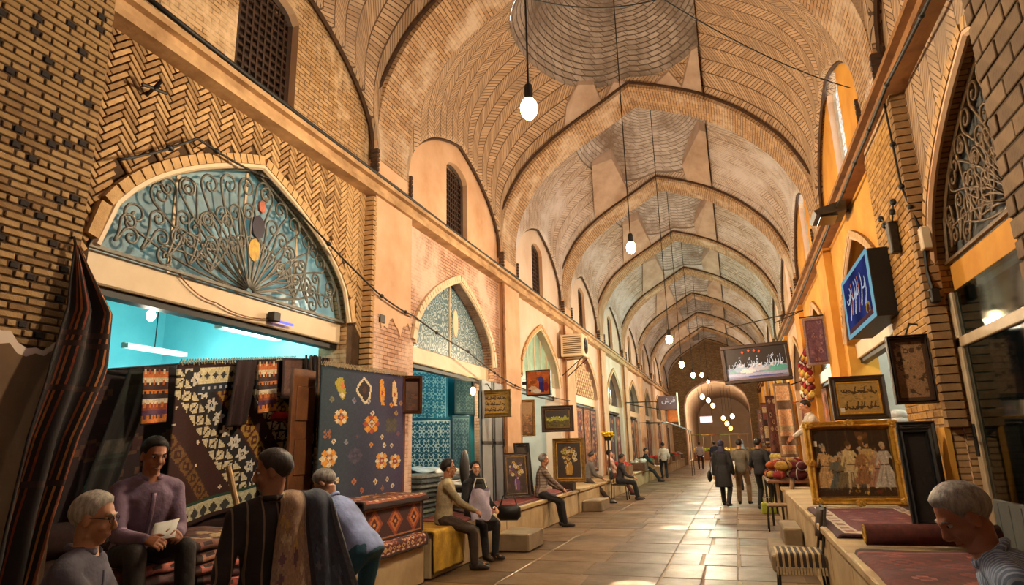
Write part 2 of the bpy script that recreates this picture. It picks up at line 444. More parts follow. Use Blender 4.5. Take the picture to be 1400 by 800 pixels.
# ------------------------------------------------ side walls
def side(sg):
    name='wall_left' if sg<0 else 'wall_right'
    root=struct(name); X0=XL if sg<0 else XR
    return root, (lambda d: X0+sg*d)      # d>0 goes into the wall, away from the street
def arch_wall(mb, wx, y0,y1,z0,z1, yc,hw,zs,rise, d0,d1, rect_to=None, shape=None, m=0):
    """wall strip with an arched hole (sill rect_to); reveals to depth d1"""
    shape=shape or (lambda t: pointed(t,1.35))
    hy=[yc-hw+2*hw*k/28 for k in range(29)]
    hz=[zs+rise*shape((y-yc)/hw) for y in hy]
    def q(ya,yb,za,zb,zc=None,zd=None):
        P=[(wx(d0),ya,za),(wx(d0),yb,zb),(wx(d0),yb,z1),(wx(d0),ya,z1)]
        mb.quad(*P,m,[(p[1],p[2]) for p in P])
    q(y0,hy[0],z0,z0); q(hy[-1],y1,z0,z0)
    for k in range(28): q(hy[k],hy[k+1],hz[k],hz[k+1])
    sill=z0 if rect_to is None else rect_to
    if sill>z0:
        P=[(wx(d0),hy[0],z0),(wx(d0),hy[-1],z0),(wx(d0),hy[-1],sill),(wx(d0),hy[0],sill)]; mb.quad(*P,m,[(p[1],p[2]) for p in P])
        P=[(wx(d0),hy[0],sill),(wx(d0),hy[-1],sill),(wx(d1),hy[-1],sill),(wx(d1),hy[0],sill)]; mb.quad(*P,m,[(p[1],p[0]) for p in P])
    out=[(hy[0],sill)]+list(zip(hy,hz))+[(hy[-1],sill)]; L=0
    for (a,b) in zip(out[:-1],out[1:]):
        l=math.hypot(b[0]-a[0],b[1]-a[1])
        P=[(wx(d0),*a),(wx(d0),*b),(wx(d1),*b),(wx(d1),*a)]; mb.quad(*P,m+1,[(0,L),(0,L+l),(abs(d1-d0),L+l),(abs(d1-d0),L)]); L+=l
    return hy,hz
SHOP_HW, SHOP_ZS, SHOP_RISE = 1.88, 3.30, 1.50
LINT0 = 3.02
def shop_shape(t): return .9*pointed(t,2.2)+.1*(1-abs(t))
walls={}
for sg in (-1,1):
    root,wx=side(sg); walls[sg]=(root,wx)
    for n in range(-1,9):
        yc=yS(sg,n); y0,y1=yA(n)+HW,yA(n+1)-HW
        if (sg,n)==(1,0): y1=PRN
        # lower panel with shop arch
        mb=MB()
        mat = {(-1,0):M['mortar'],(1,0):M['chev'],(-1,1):M['brick_pink'],(1,1):M['ochre'],(-1,-1):M['brick_old'],(1,-1):M['brick_old']}.get((sg,n), M['plaster_pale'] if sg<0 else M['ochre'])
        if n>=3 and sg>0: mat=M['plaster']
        arch_wall(mb,wx,y0-.02,y1+.02,0,ZC0,yc,SHOP_HW,SHOP_ZS,SHOP_RISE,.06 if (sg,n)==(-1,0) else .03,.5,shape=shop_shape)
        mb.build('arch_panel',[mat,M['brick'] if n in (0,) else mat],root,fix=False)
        # ring of headers round the shop arch
        mb=MB()
        for ri,(off,dep) in enumerate(((0,-.02),)):
            pts=[]
            for k in range(41):
                t=-1+k/20.; pts.append((yc+t*SHOP_HW, SHOP_ZS+SHOP_RISE*shop_shape(t)))
            for a,b in zip(pts[:-1],pts[1:]):
                ty,tz=b[0]-a[0],b[1]-a[1]; L=math.hypot(ty,tz); ny,nz=-tz/L,ty/L
                g=.12
                P=[(wx(dep),a[0]+ty*g,a[1]+tz*g),(wx(dep),b[0],b[1]),(wx(dep),b[0]+ny*.1,b[1]+nz*.1),(wx(dep),a[0]+ty*g+ny*.1,a[1]+tz*g+nz*.1)]
                Q=[(wx(.06),p[1],p[2]) for p in P]
                mb.quad(*P)
                for i in range(4): mb.quad(P[i],P[(i+1)%4],Q[(i+1)%4],Q[i])
        o=mb.build('arch_ring',M['cream'] if (sg,n)==(-1,1) else M['brickC'],root); o['kind']='stuff'
        yc=yC(n); y0,y1=yA(n)+HW,yA(n+1)-HW
        # lunette above the cornice with its window opening
        mb=MB(); ww=.52 if sg<0 else .50; zb,zt=(5.74,7.0) if sg<0 else (5.85,7.45)
        hy=[yc-ww+2*ww*k/12 for k in range(13)]; hz=[zt+.22*pointed((y-yc)/ww,1.3) for y in hy]
        W=lambda y: wall_h((y-yc)/BL)+.25
        y0-=.12; y1+=.12
        ys=sorted(set([y0+(yc-ww-y0)*k/10 for k in range(11)]+hy+[yc+ww+(y1-yc-ww)*k/10 for k in range(11)]))
        d=.06
        for ya,yb in zip(ys[:-1],ys[1:]):
            inside = ya>=yc-ww-1e-6 and yb<=yc+ww+1e-6
            lo=[(ZC1-.1,ZC1-.1)] if not inside else [(ZC1-.1,ZC1-.1),(np.interp(ya,hy,hz),np.interp(yb,hy,hz))]
            hi=[(W(ya),W(yb))] if not inside else [(zb,zb),(W(ya),W(yb))]
            for (l0,l1),(h0,h1) in zip(lo,hi):
                P=[(wx(d),ya,l0),(wx(d),yb,l1),(wx(d),yb,h1),(wx(d),ya,h0)]; mb.quad(*P,0,[(p[1],p[2]) for p in P])
        out=[(hy[0],zb)]+list(zip(hy,hz))+[(hy[-1],zb),(hy[0],zb)]
        for a,b in zip(out[:-1],out[1:]): mb.quad((wx(d),*a),(wx(d),*b),(wx(.5),*b),(wx(.5),*a),1)
        lm={(-1,0):M['brick'],(1,0):M['chev'],(-1,1):M['plaster'],(1,1):M['ochre'],(1,2):M['ochre']}.get((sg,n),M['plaster_pale'] if sg<0 else M['plaster'])
        mb.build('lunette',[lm,M['plaster']],root,fix=False)
        mb=MB(); mb.tube([(wx(-.0),yc+v*BL,wall_h(v)-.02) for v in np.linspace(-1,1,33)],.035,5)
        mb.build('lunette_moulding',M['dark'],root,fix=False)
    for n in range(-1,10):
        ya=yA(n)
        if sg<0 and n==0:
            mb=MB(); mb.box(wx(.45),wx(-.24),ya-HW-.4,3.33,0,6.6); mb.build('pier',M['mortar'],root); continue
        if sg>0 and n==0:
            mb=MB(); mb.box(1.612,wx(.45),2.2,4.195,0,6.6); mb.build('pier',M['mortar'],root); continue
        mb=MB(); mb.box(*sorted((wx(-PF),wx(.45))),ya-HW if not (sg>0 and n==1) else PRN,ya+HW,0,ZC0+.02)
        mb.build('pier',(M['brick_pink'] if sg<0 else M['brick']) if n==1 else (M['mortar'] if n==0 else (M['plaster'] if sg<0 else M['ochre'])),root)
        mb=MB(); mb.box(*sorted((wx(-PF+.03),wx(.45))),ya-HW+.04,ya+HW-.04,ZC1-.1,6.3)
        mb.build('pier',M['plaster'] if (sg<0 and n) else M['brick'],root)
        # rope of dark headers at the pier's two edges
        for e in (-1,1):
            mb=MB(); k=0
            for z in np.arange(ZC1,6.0,.075): mb.box(*sorted((wx(-PF-.02),wx(.0))),ya+e*(HW-.02)-.03,ya+e*(HW-.02)+.03,z,z+.055)
            o=mb.build('pier_edge_headers',M['dark'],root); o['kind']='stuff'
    # cornice: two fillets along the whole street
    ylo,yhi=yA(-1),YEND
    mb=MB()
    for (z0,z1,p) in ((ZC0,ZC0+.07,.17),(ZC0+.07,ZC0+.19,.12),(ZC0+.19,ZC1,.20)):
        mb.box(*sorted((wx(-p),wx(.3))),ylo,yhi,z0,z1)
    mb.build('cornice',M['cornice'] if sg<0 else plain('brown_cornice',(170,116,58),(112,74,38),2.2,.85,.4),root)
rootL,wxL=walls[-1]; rootR,wxR=walls[1]
# unseen end wall added behind the camera to block the sky, and the far gable with its gateway
wb=struct('sky_block_wall'); mb=MB(); mb.box(XL-.5,XR+.5,yA(-1)-.3,yA(-1)-.0,0,11.5); mb.build('gable',M['brick_old'],wb)
wf=struct('wall_far'); mb=MB()
gx,ghw=-1.25,2.45; hx=[gx-ghw+2*ghw*k/24 for k in range(25)]; hz=[4.5+2.0*pointed((x-gx)/ghw,1.15) for x in hx]
for (a,b) in ((XL-.5,hx[0]),(hx[-1],XR+.5)): mb.quad((a,YEND,0),(b,YEND,0),(b,YEND,11.5),(a,YEND,11.5),0,[(a,0),(b,0),(b,11.5),(a,11.5)])
for k in range(24):
    mb.quad((hx[k],YEND,hz[k]),(hx[k+1],YEND,hz[k+1]),(hx[k+1],YEND,11.5),(hx[k],YEND,11.5),0,[(hx[k],hz[k]),(hx[k+1],hz[k+1]),(hx[k+1],11.5),(hx[k],11.5)])
out=[(hx[0],0)]+list(zip(hx,hz))+[(hx[-1],0)]
for a,b in zip(out[:-1],out[1:]): mb.quad((a[0],YEND,a[1]),(b[0],YEND,b[1]),(b[0],YEND+1.5,b[1]),(a[0],YEND+1.5,a[1]),1)
mb.build('gable',[M['brick_old'],M['plaster']],wf,fix=False)
# the street goes on beyond the gateway under a barrel vault
mb=MB(); Y2=YEND+34
prof=[(gx-3.2,0),(gx-3.2,4.4)]+[(gx-3.2*math.cos(math.pi*k/12),4.4+2.9*math.sin(math.pi*k/12)) for k in range(1,12)]+[(gx+3.2,4.4),(gx+3.2,0)]
mb.grid([[(p[0],y,p[1]) for y in np.linspace(YEND+1.4,Y2,12)] for p in prof],0,[[(y,k*.8) for y in np.linspace(0,32,12)] for k in range(len(prof))])
mb.quad((gx-3.5,Y2,0),(gx+3.5,Y2,0),(gx+3.5,Y2,7.6),(gx-3.5,Y2,7.6))
mb.build('barrel_vault',M['plaster_pale'],wf,fix=False)

# ------------------------------------------------ floor of flagstones
floor=struct('floor')
mb=MB(); mb.box(XL-6.5,XR+6.5,yA(-1),Y2,-.3,-.012); 
M['joint']=plain('floor_joint',(140,114,84),(110,88,62),3,.8)
mb.build('floor_bed',M['joint'],floor)
def stonemat(nm,c1,c2):
    g=G(nm); v=g.co(); a=g.noise(v,1.1,5,.65); b=g.noise(v,14,3)
    col=g.mix(g.ramp(a,.35,.65),lin(c1),lin(c2)); col=g.mix(g.math('MULTIPLY',g.ramp(b,.5,.8),.4),col,lin((90,66,42)))
    r=g.n('MapRange',{0:a,1:.3,2:.7,3:.34,4:.58}).outputs[0]
    return g.bsdf(col,r,b,.25,.006,**{'Specular IOR Level':.28})
fm=[stonemat('flagstone_a',(116,90,64),(92,70,48)),stonemat('flagstone_b',(98,76,54),(78,58,40)),stonemat('flagstone_c',(128,102,74),(104,80,56))]
stones=[]; y=1.2; k=0
while y<YEND+1.0:
    h=random.choice((.82,.95,1.1)); x=-4.7+ (.0 if k%2 else -.28); 
    edges=[-4.7,-3.9-.15*(k%2),-2.95,-2.05+.12*(k%2),-1.05,-.55-.08*(k%3==0),-.14,.62-.1*(k%2),1.4,2.1]
    for a,b in zip(edges[:-1],edges[1:]): stones.append((a+random.uniform(-.03,.03),b,y,y+h))
    y+=h; k+=1
def stone_mb(s,mb):
    j=.011; z=random.uniform(-.006,.0); mb.bbox(s[0]+j,s[1]-j,s[2]+j,s[3]-j,-.05,z,.008)
for s in stones[:290]:
    mb=MB(); stone_mb(s,mb); mb.build('flagstone',random.choice(fm),floor,fix=False)
mb=MB()
for s in stones[290:]: stone_mb(s,mb)
o=mb.build('flagstones_beyond',fm[0],floor,fix=False); o['kind']='stuff'
mb=MB(); mb.box(gx-2.7,gx+2.7,YEND+.5,Y2,-.05,.0); mb.build('street_beyond',fm[2],floor)

# ------------------------------------------------ stone benches along both walls
M['bench_joint']=M['stone_dark']
def bench(sg,wx,dface,y0,y1,z,label,slab=1.35):
    t=thing('stone_bench',label,'bench',(wx(-dface/2),(y0+y1)/2,0),0,'stone benches along the %s wall'%('left' if sg<0 else 'right')); t0=t.location.copy()
    def put(o): o.parent=t; o.location=-t0
    nb=max(1,round((y1-y0)/slab)); L=(y1-y0)/nb
    mb=MB(); mb.box(*sorted((wx(-dface+.03),wx(-PF-.005))),y0+.02,y1-.02,0,z-.03); put(mb.build('core',M['stone_dark'],None))
    for k in range(nb):
        mb=MB(); a,b=y0+k*L+.006,y0+(k+1)*L-.006
        mb.bbox(*sorted((wx(-dface),wx(-dface+.1))),a,b,0.0,z-.075,.012); put(mb.build('face_slab',M['stone'],None,fix=False))
        mb=MB(); mb.bbox(*sorted((wx(-dface-.03),wx(-PF-.005))),a,b,z-.07,z,.012); put(mb.build('top_slab',M['stone'],None,fix=False))
BLX, BRX = .93, 1.30
ZBL, ZBR = .56, .74
LB=((2.0,7.78,'stone bench below the cyan shop'),(7.95,10.9,'stone bench under the yellow cloth and the seated couple'),(10.95,16.2,'stone bench carrying the leaning paintings'),(16.4,19.8,'stone bench under the air conditioner'),(20.0,25.4,'stone bench before the fourth shop'),(25.8,31,'stone bench before the fifth left shop'),(31.4,37,'stone bench before the sixth left shop'),(37.5,44,'stone bench before the seventh left shop'),(44.5,52,'farthest stone bench on the left'))
for (a,b,lb) in LB: bench(-1,wxL,BLX,a,b,ZBL,lb)
RB=((2.0,8.6,'stone bench the grey haired old man sits on'),(8.65,13.3,'stone bench under the gold framed tapestry'),(13.8,18.9,'stone bench behind the heap of wool'),(19.3,24.6,'stone bench under the first hanging shawls'),(25,31,'stone bench before the fifth right shop'),(31.4,37,'stone bench before the sixth right shop'),(37.5,44,'stone bench before the seventh right shop'),(44.5,52,'farthest stone bench on the right'))
for (a,b,lb) in RB: bench(1,wxR,BRX,a,b,ZBR,lb)
# ------------------------------------------------ lamps hung down the middle of the street
M['bulb']=emit('lamp_glow',(255,214,150),60)
M['bulbgreen']=emit('mercury_lamp_glow',(190,255,235),50)
M['wire']=plain('black_wire',(26,22,20),(18,15,14),10,.6)
def street_lamp(x,y,z,label,power,green=False,ztop=None):
    t=thing('street_lamp',label,'lamp',(x,y,z),0,'lamps hung along the vaulted street')
    mb=MB(); mb.ell((0,0,0),(.085,.085,.12),14,10); mb.build('bulb',M['bulbgreen'] if green else M['bulb'],t,True)
    mb=MB(); mb.lathe([(.0,.26),(.035,.26),(.045,.22),(.045,.13),(.05,.1),(.0,.09)],n=12); mb.build('socket',M['black'],t)
    mb=MB(); mb.tube([(0,0,.25),(0,0,1.2),(.0,0,ztop-z)],.011,5); mb.build('cord',M['wire'],t)
    l=bpy.data.lights.new('lamp_light','POINT'); l.energy=power; l.color=(.55,1,.85) if green else (1,.79,.52); l.shadow_soft_size=.14
    lo=bpy.data.objects.new('lamp_light',l); COL.objects.link(lo); lo.parent=t; lo.location=(0,0,-.2)
    return t
for (n,x,z,lab,pw,gr) in ((0,-1.62,4.86,'glowing bulb hung on a long cord under the nearest dome',750,False),(1,-1.45,5.05,'second glowing bulb down the street, hung below the second arch',800,False),
    (2,-1.38,4.22,'third glowing bulb down the street, left of the black hanging signboard',800,False),(3,-1.50,4.22,'fourth glowing bulb, small and warm, beyond the third',800,False),
    (4,-1.45,4.4,'greenish white bulb hung far down the street',700,True),(5,-1.32,4.95,'small orange bulb just right of the greenish one',700,False),(7,-1.40,5.6,'tiny far bulb hung before the end gateway',700,False)):
    street_lamp(x,yC(n),z,lab,pw,gr,ZOC)
# ------------------------------------------------ what fills the wall openings: lintels, fanlights, upper windows, shop rooms
M['cyan']=plain('cyan_paint',(150,226,230),(120,206,214),1.2,.6,.05)
M['teal']=plain('teal_paint',(70,178,190),(50,150,166),1.2,.6,.05)
M['white']=plain('white_paint',(232,230,222),(212,210,200),2,.55,.05)
M['roomdark']=plain('dark_room_paint',(120,122,118),(92,94,92),1.2,.8,.1)
M['roomwarm']=plain('warm_room_paint',(176,146,110),(140,110,78),1.2,.8,.1)
M['tube']=emit('tube_glow',(214,255,252),5)
M['softbulb']=emit('small_bulb_glow',(255,240,190),16)
M['daylightpane']=emit('x',(255,255,255),1); bpy.data.materials.remove(M.pop('daylightpane'))
def frosted(nm,c,tr=.45,rough=.25):
    g=G(nm); v=g.co(); col=g.mix(g.ramp(g.noise(v,1.6,4),.35,.7),lin(c),lin(tuple(x*.8 for x in c)))
    d=g.n('BsdfPrincipled',{'Base Color':col,'Roughness':rough}); t=g.n('BsdfTranslucent',{0:col})
    mx=g.n('MixShader',{0:tr,1:d.outputs[0],2:t.outputs[0]}); g.t.links.new(mx.outputs[0],g.out.inputs[0]); return g.m
M['paneblue']=frosted('pale_blue_pane',(216,234,238),.6)
M['panegrey']=frosted('grey_pane',(150,150,146))
M['panelight']=frosted('pale_green_pane',(214,226,204),.7)
M['panedark']=plain('dark_pane',(54,50,48),(34,32,32),2,.25,.0)
def lacemat(nm,bgc,fgc,scale=5,th=.12):
    """etched lace: curling lines round cell borders"""
    g=G(nm); v=g.co(); wv=g.n('TexNoise',{'Vector':v,'Scale':3.5,'Detail':2}).outputs['Color']
    vv=g.mix(.28,v,wv) if False else v
    vd=g.n('TexVoronoi',{'Vector':vv,'Scale':scale},feature='F1').outputs['Distance']
    ring=g.math('ABSOLUTE',g.math('SUBTRACT',g.math('FRACT',g.math('MULTIPLY',vd,3.4)),.5))
    col=g.mix(g.math('LESS_THAN',ring,th),lin(bgc),lin(fgc))
    d=g.n('BsdfPrincipled',{'Base Color':col,'Roughness':.3}); t=g.n('BsdfTranslucent',{0:col})
    mx=g.n('MixShader',{0:.3,1:d.outputs[0],2:t.outputs[0]}); g.t.links.new(mx.outputs[0],g.out.inputs[0]); return g.m
M['lace']=lacemat('etched_blue_pane',(96,130,140),(206,220,220),7,.17)
M['lacebrown']=lacemat('etched_brown_pane',(70,54,44),(128,104,84),7,.2)
def arch_outline(yc,hw=SHOP_HW,zs=SHOP_ZS,rise=SHOP_RISE,k=28,s=1.0):
    return [(yc+t*hw*s, zs+rise*shop_shape(t)*s) for t in np.linspace(-1,1,k+1)]
def room(sg,n,mat,depth=3.6,ztop=4.95,floor_z=.5):
    root,wx=walls[sg]; mb=MB(); y0,y1=yA(n)+.35,yA(n+1)-.35; d0,d1=.07,depth
    a,b=wx(d0),wx(d1)
    mb.quad((b,y0,floor_z),(b,y1,floor_z),(b,y1,ztop),(b,y0,ztop))
    mb.quad((a,y0,floor_z),(b,y0,floor_z),(b,y0,ztop),(a,y0,ztop)); mb.quad((a,y1,floor_z),(b,y1,floor_z),(b,y1,ztop),(a,y1,ztop))
    mb.quad((a,y0,ztop),(b,y0,ztop),(b,y1,ztop),(a,y1,ztop)); mb.quad((a,y0,floor_z),(b,y0,floor_z),(b,y1,floor_z),(a,y1,floor_z),1)
    if (sg,n)==(-1,0):   # a blind niche in the painted back wall
        hy=[6.9+1.0*math.sin(t) for t in np.linspace(-1.5,1.5,9)]
    mb.build('shop_room',[mat,M['stone_dark']],root,fix=False)
def lintel(sg,n,mat,z0=LINT0,z1=SHOP_ZS,d=.16):
    root,wx=walls[sg]; mb=MB(); yc=yS(sg,n)
    mb.bbox(*sorted((wx(d),wx(d+.22))),yc-SHOP_HW,yc+SHOP_HW,z0,z1,.015)
    mb.build('shutter_box',mat,root,fix=False)
    mb=MB(); mb.box(*sorted((wx(d+.05),wx(d+.18))),yc-SHOP_HW,yc+SHOP_HW,z0-.07,z0); mb.build('lintel_shadow_strip',M['black'],root)  # black strip put in for the shadow under the shutter box
def fanlight(sg,n,mat,d=.24,bars=2):
    root,wx=walls[sg]; yc=yS(sg,n); out=arch_outline(yc)
    # one pane per bay between the mullions
    cuts=np.linspace(-1,1,bars+2)
    for a,b in zip(cuts[:-1],cuts[1:]):
        ts=np.linspace(a,b,12); poly=[(yc+a*SHOP_HW,SHOP_ZS)]+[(yc+t*SHOP_HW,SHOP_ZS+SHOP_RISE*shop_shape(t)+.01) for t in ts]+[(yc+b*SHOP_HW,SHOP_ZS)]
        mb=MB(); mb.prism(poly,0,wx(d),wx(d+.015)); mb.build('fanlight_pane',mat,root)
    for t in cuts[1:-1]:
        mb=MB(); mb.box(*sorted((wx(d-.02),wx(d))),yc+t*SHOP_HW-.018,yc+t*SHOP_HW+.018,SHOP_ZS,SHOP_ZS+SHOP_RISE*shop_shape(t)); mb.build('mullion',M['cream'],root)
def rim(sg,n,mat,d=.02,r=.035):
    root,wx=walls[sg]; mb=MB(); mb.tube([(wx(d),p[0],p[1]) for p in arch_outline(yS(sg,n),s=.985)],r,6); mb.build('arch_rim',mat,root,fix=False)
for n in range(-1,9):
    room(-1,n,{0:M['cyan'],1:M['teal'],2:M['white']}.get(n,M['roomwarm']),3.9)
    room(1,n,{0:M['roomdark'],1:M['white']}.get(n,M['roomwarm']),2.6)
    for sg in (-1,1):
        if n<0: continue
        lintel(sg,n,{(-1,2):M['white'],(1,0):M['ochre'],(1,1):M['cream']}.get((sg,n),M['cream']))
        fanlight(sg,n,{(-1,0):M['paneblue'],(-1,1):M['lace'],(-1,2):M['panelight'],(1,0):M['panegrey'],(1,1):M['lacebrown']}.get((sg,n),M['panedark']),bars={(-1,0):3,(-1,2):5}.get((sg,n),1))
    rim(-1,n,M['cream']); rim(1,n,M['plaster'])

# ---- wrought-iron scrollwork in the two nearest fanlights
def curl(p,ang,size,hand,turns=1.35,k=22):
    """spiral starting at p heading along ang"""
    pts=[];r0=size; cx=p[0]-hand*math.sin(ang)*r0; cy=p[1]+hand*math.cos(ang)*r0
    for i in range(k+1):
        t=i/k; r=r0*(1-t*.82); a=ang-hand*math.pi/2+hand*turns*2*math.pi*t
        pts.append((cx+r*math.cos(a),cy+r*math.sin(a)))
    return pts
def stem(p0,p1,bend,k=10):
    mx,my=(p0[0]+p1[0])/2-(p1[1]-p0[1])*bend,(p0[1]+p1[1])/2+(p1[0]-p0[0])*bend
    return [((1-t)**2*p0[0]+2*t*(1-t)*mx+t*t*p1[0],(1-t)**2*p0[1]+2*t*(1-t)*my+t*t*p1[1]) for t in np.linspace(0,1,k)]
def scrollwork(sg,n,label,d,mat,hub=0.0,group=None):
    wx=walls[sg][1]; yc=yS(sg,n)
    t=thing('arch_grille',label,'grille',(wx(d),yc,SHOP_ZS),0,group)
    inside=lambda y,z: 0<z<SHOP_RISE*shop_shape(y/SHOP_HW)-.02 and abs(y)<SHOP_HW-.02
    def add(pts,r=.0135):
        if not pts: return
        mb=MB(); mb.tube([(0,y,z) for y,z in pts],r,5); mb.build('scroll',mat,t,True,fix=False)
    def scroll(p0,ang,L,bend,size,hand):
        p1=(p0[0]+L*math.cos(ang),p0[1]+L*math.sin(ang))
        s=stem(p0,p1,bend); a2=math.atan2(s[-1][1]-s[-2][1],s[-1][0]-s[-2][0])
        pts=s+curl(p1,a2,size,hand)[1:]
        if all(inside(*q) for q in pts[2:]): add(pts); return True
        return False
    # border row of small C-scrolls along the lintel
    y=-SHOP_HW+.16; k=0
    while y<SHOP_HW-.12:
        for h in (1,):
            s=curl((y,.02),math.pi/2 if k%2 else math.pi*.5,.075,1 if k%2 else -1,1.4)
            if all(-.01<q[1] for q in s): add(s,.011)
        y+=.145; k+=1
    # fan of S-scrolls from the middle of the lintel
    for ang in np.linspace(10,170,13):
        a=math.radians(ang); lim=.2
        while inside(hub+lim*math.cos(a),lim*math.sin(a)) and lim<3: lim+=.03
        for f,sz,hand in ((.80,.125,1),(.58,.11,-1),(.36,.085,1)):
            ok=False
            for ff in (f,f*.88,f*.75):
                if scroll((hub+.06*math.cos(a),.03+.05*math.sin(a)),a,lim*ff,.10*hand,sz,hand*(1 if ang<90 else -1)): ok=True; break
    for y0 in np.arange(-1.62,1.7,.27):
        if abs(y0-hub)<.5: continue
        o_=1 if y0>0 else -1; H_=SHOP_RISE*shop_shape(y0/SHOP_HW)
        for (ang,f,sz,h) in ((100,.55,.085,1),(72,.72,.11,-1),(122,.42,.09,1)):
            scroll((y0,.12),math.radians(ang if y0>0 else 180-ang),max(.1,H_*f-.12),.14*h*o_,min(sz,H_*.16),h*o_)
    mb=MB(); mb.tube([(0,p[0]-yc,p[1]-SHOP_ZS) for p in arch_outline(yc,s=.97)],.02,5); mb.box(-.02,.02,-SHOP_HW,SHOP_HW,-.0,.03); mb.build('grille_frame',mat,t,fix=False)
    return t
M['grilleiron']=plain('painted_iron',(128,124,112),(92,88,78),14,.5,.2)
gr=scrollwork(-1,0,'wrought iron scroll grille in the wide arch above the cyan shop','%s' and .12,M['grilleiron'],.05)
for (nm,y,z,r,c) in (('heart_medallion',.10,.80,.13,(44,38,60)),('amber_medallion',.06,.52,.12,(226,176,60)),('flower_medallion',.14,1.06,.07,(210,120,90))):
    mb=MB(); mb.prism([(y+r*math.cos(a)*.8,z+r*math.sin(a)*1.1) for a in np.linspace(0,2*math.pi,9)[:-1]],0,-.01,.02)
    m=plain(nm+'_paint',c,None,20,.4); mb.build(nm,m,gr)
scrollwork(1,0,'brown iron scroll grille in the arch above the glazed door',.14,plain('rusty_iron',(120,92,58),(84,62,38),14,.6,.3))
# bay 1 left: added glowing plate imitates an oval reflection in the fanlight
t=thing('oval_reflection','oval glowing plate added for a reflection in the pointed lace fanlight','lamp',(wxL(.16),yC(1)+.12,3.98))
mb=MB(); mb.ell((0,0,0),(.03,.11,.26),16,10); mb.build('shade',emit('oval_glow',(255,214,150),1.6),t,True)
mb=MB(); mb.tube([(-.0,.11*math.cos(a),.27*math.sin(a)) for a in np.linspace(0,2*math.pi,21)],.012,5); mb.build('rim',M['cream'],t)

# ---- upper windows
wcount=0
def lattice(mb,wx,d,y0,y1,z0,z1,step,w,th):
    for y in np.arange(y0+step/2,y1,step): mb.box(*sorted((wx(d),wx(d+th))),y-w/2,y+w/2,z0,z1)
    for z in np.arange(z0+step/2,z1,step): mb.box(*sorted((wx(d+.004),wx(d+th+.004))),y0,y1,z-w/2,z+w/2)
M['lat']=plain('old_lattice_wood',(70,46,30),(44,28,18),9,.7,.4)
M['latw']=plain('grey_stucco_lattice',(206,200,190),(176,170,160),9,.7,.2)
for n in range(0,9):
    for sg in (-1,1):
        wx=walls[sg][1]; yc=yC(n); wcount+=1
        t=struct('window_%d'%wcount)
        ww=.52 if sg<0 else .50; zb,zt=(5.74,7.0) if sg<0 else (5.85,7.45); d=.2
        out=[(yc-ww,zb),(yc-ww,zt)]+[(yc+k*ww,zt+.22*pointed(k,1.3)) for k in np.linspace(-1,1,11)]+[(yc+ww,zt),(yc+ww,zb),(yc-ww,zb)]
        mb=MB(); mb.tube([(wx(d),*p) for p in out],.04,4); mb.build('window_frame',M['lat'] if sg<0 else M['latw'],t)
        mb=MB(); st=.11 if n<3 else .2
        lattice(mb,wx,d,yc-ww,yc+ww,zb,zt+.12,st,.03 if sg<0 else .018,.02)
        o=mb.build('lattice',M['lat'] if sg<0 else M['latw'],t,fix=False); o['kind']='stuff'
        if sg<0:
            mb=MB(); mb.box(*sorted((wx(.3),wx(.34))),yc-ww,yc+ww,zb,zt+.25); mb.build('window_shutter',M['wood'],t)
        else:
            mb=MB(); mb.prism(out[:-1],0,wx(d+.05),wx(d+.06)); mb.build('window_pane',glassmat('window_glass_%d'%wcount,(245,248,250),.08,.3) if n==0 else bpy.data.materials['window_glass_2'],t)
# ------------------------------------------------ bricks that the photograph shows one by one
_bc={}
def brick_mesh(L,H,D,mat,ch=.005):
    k=(round(L,3),round(H,3),D,mat.name)
    if k not in _bc:
        mb=MB(); mb.bbox(-D,.0,-L/2,L/2,-H/2,H/2,ch); _bc[k]=mb.mesh('brick',mat)
    return _bc[k]
def courses(root,sg,xface,y0f,y1f,z0,z1,bw,bh,j,mats,dark=None,limit=300,name='brick',keep=None,D=.03):
    """running-bond courses on the plane x=xface, one object per brick; the rest joined once past the limit"""
    n=0; z=z0; r=0; rest=MB(); wallx=xface
    while z+bh<=z1+1e-6:
        a,b=y0f(z),y1f(z); y=a-(bw*.5 if r%2 else 0); i=0
        while y<b-.02:
            ya,yb=max(y,a),min(y+bw-j,b)
            segs=[(ya,yb,None)]
            if dark and dark(r,i) and yb-ya>.12: c=ya+(yb-ya)*.5; segs=[(ya,c-.03-j,None),(c-.03,c+.03,1),(c+.03+j,yb,None)]
            for (p,q,dk) in segs:
                if q-p<.025: continue
                if keep and not keep((p+q)/2,z+bh/2): continue
                m=M['brickdark'] if dk else mats[RNG.randint(len(mats))]
                dd=RNG.uniform(-.004,.004)
                if n<limit:
                    L=round((q-p)*50)/50 if not dk else q-p
                    o=link(name,brick_mesh(L,bh-j,D,m),root,(wallx+(0 if sg<0 else 0)+dd,(p+q)/2,z+bh/2)); 
                    if sg>0: o.rotation_euler=(0,0,math.pi)
                    n+=1
                else:
                    xx=sorted((wallx+dd,wallx+dd+sg*D)); k0=len(rest.f); rest.bbox(xx[0],xx[1],p,q,z+j/2,z+bh-j/2,.005); rest.m[k0:]=[(1 if dk else 0)]*(len(rest.f)-k0)
            y+=bw; i+=1
        z+=bh; r+=1
    if rest.f: o=rest.build(name+'_courses',[mats[0],M['brickdark']],root,fix=False); o['kind']='stuff'
BR=[M['brickA'],M['brickB'],M['brickC']]
BRo=[plain('old_brick_a',(172,138,90),(144,112,70),9,.9,.4),plain('old_brick_b',(150,116,74),(122,92,56),9,.9,.4),plain('old_brick_c',(186,152,104),(158,124,80),9,.9,.4)]
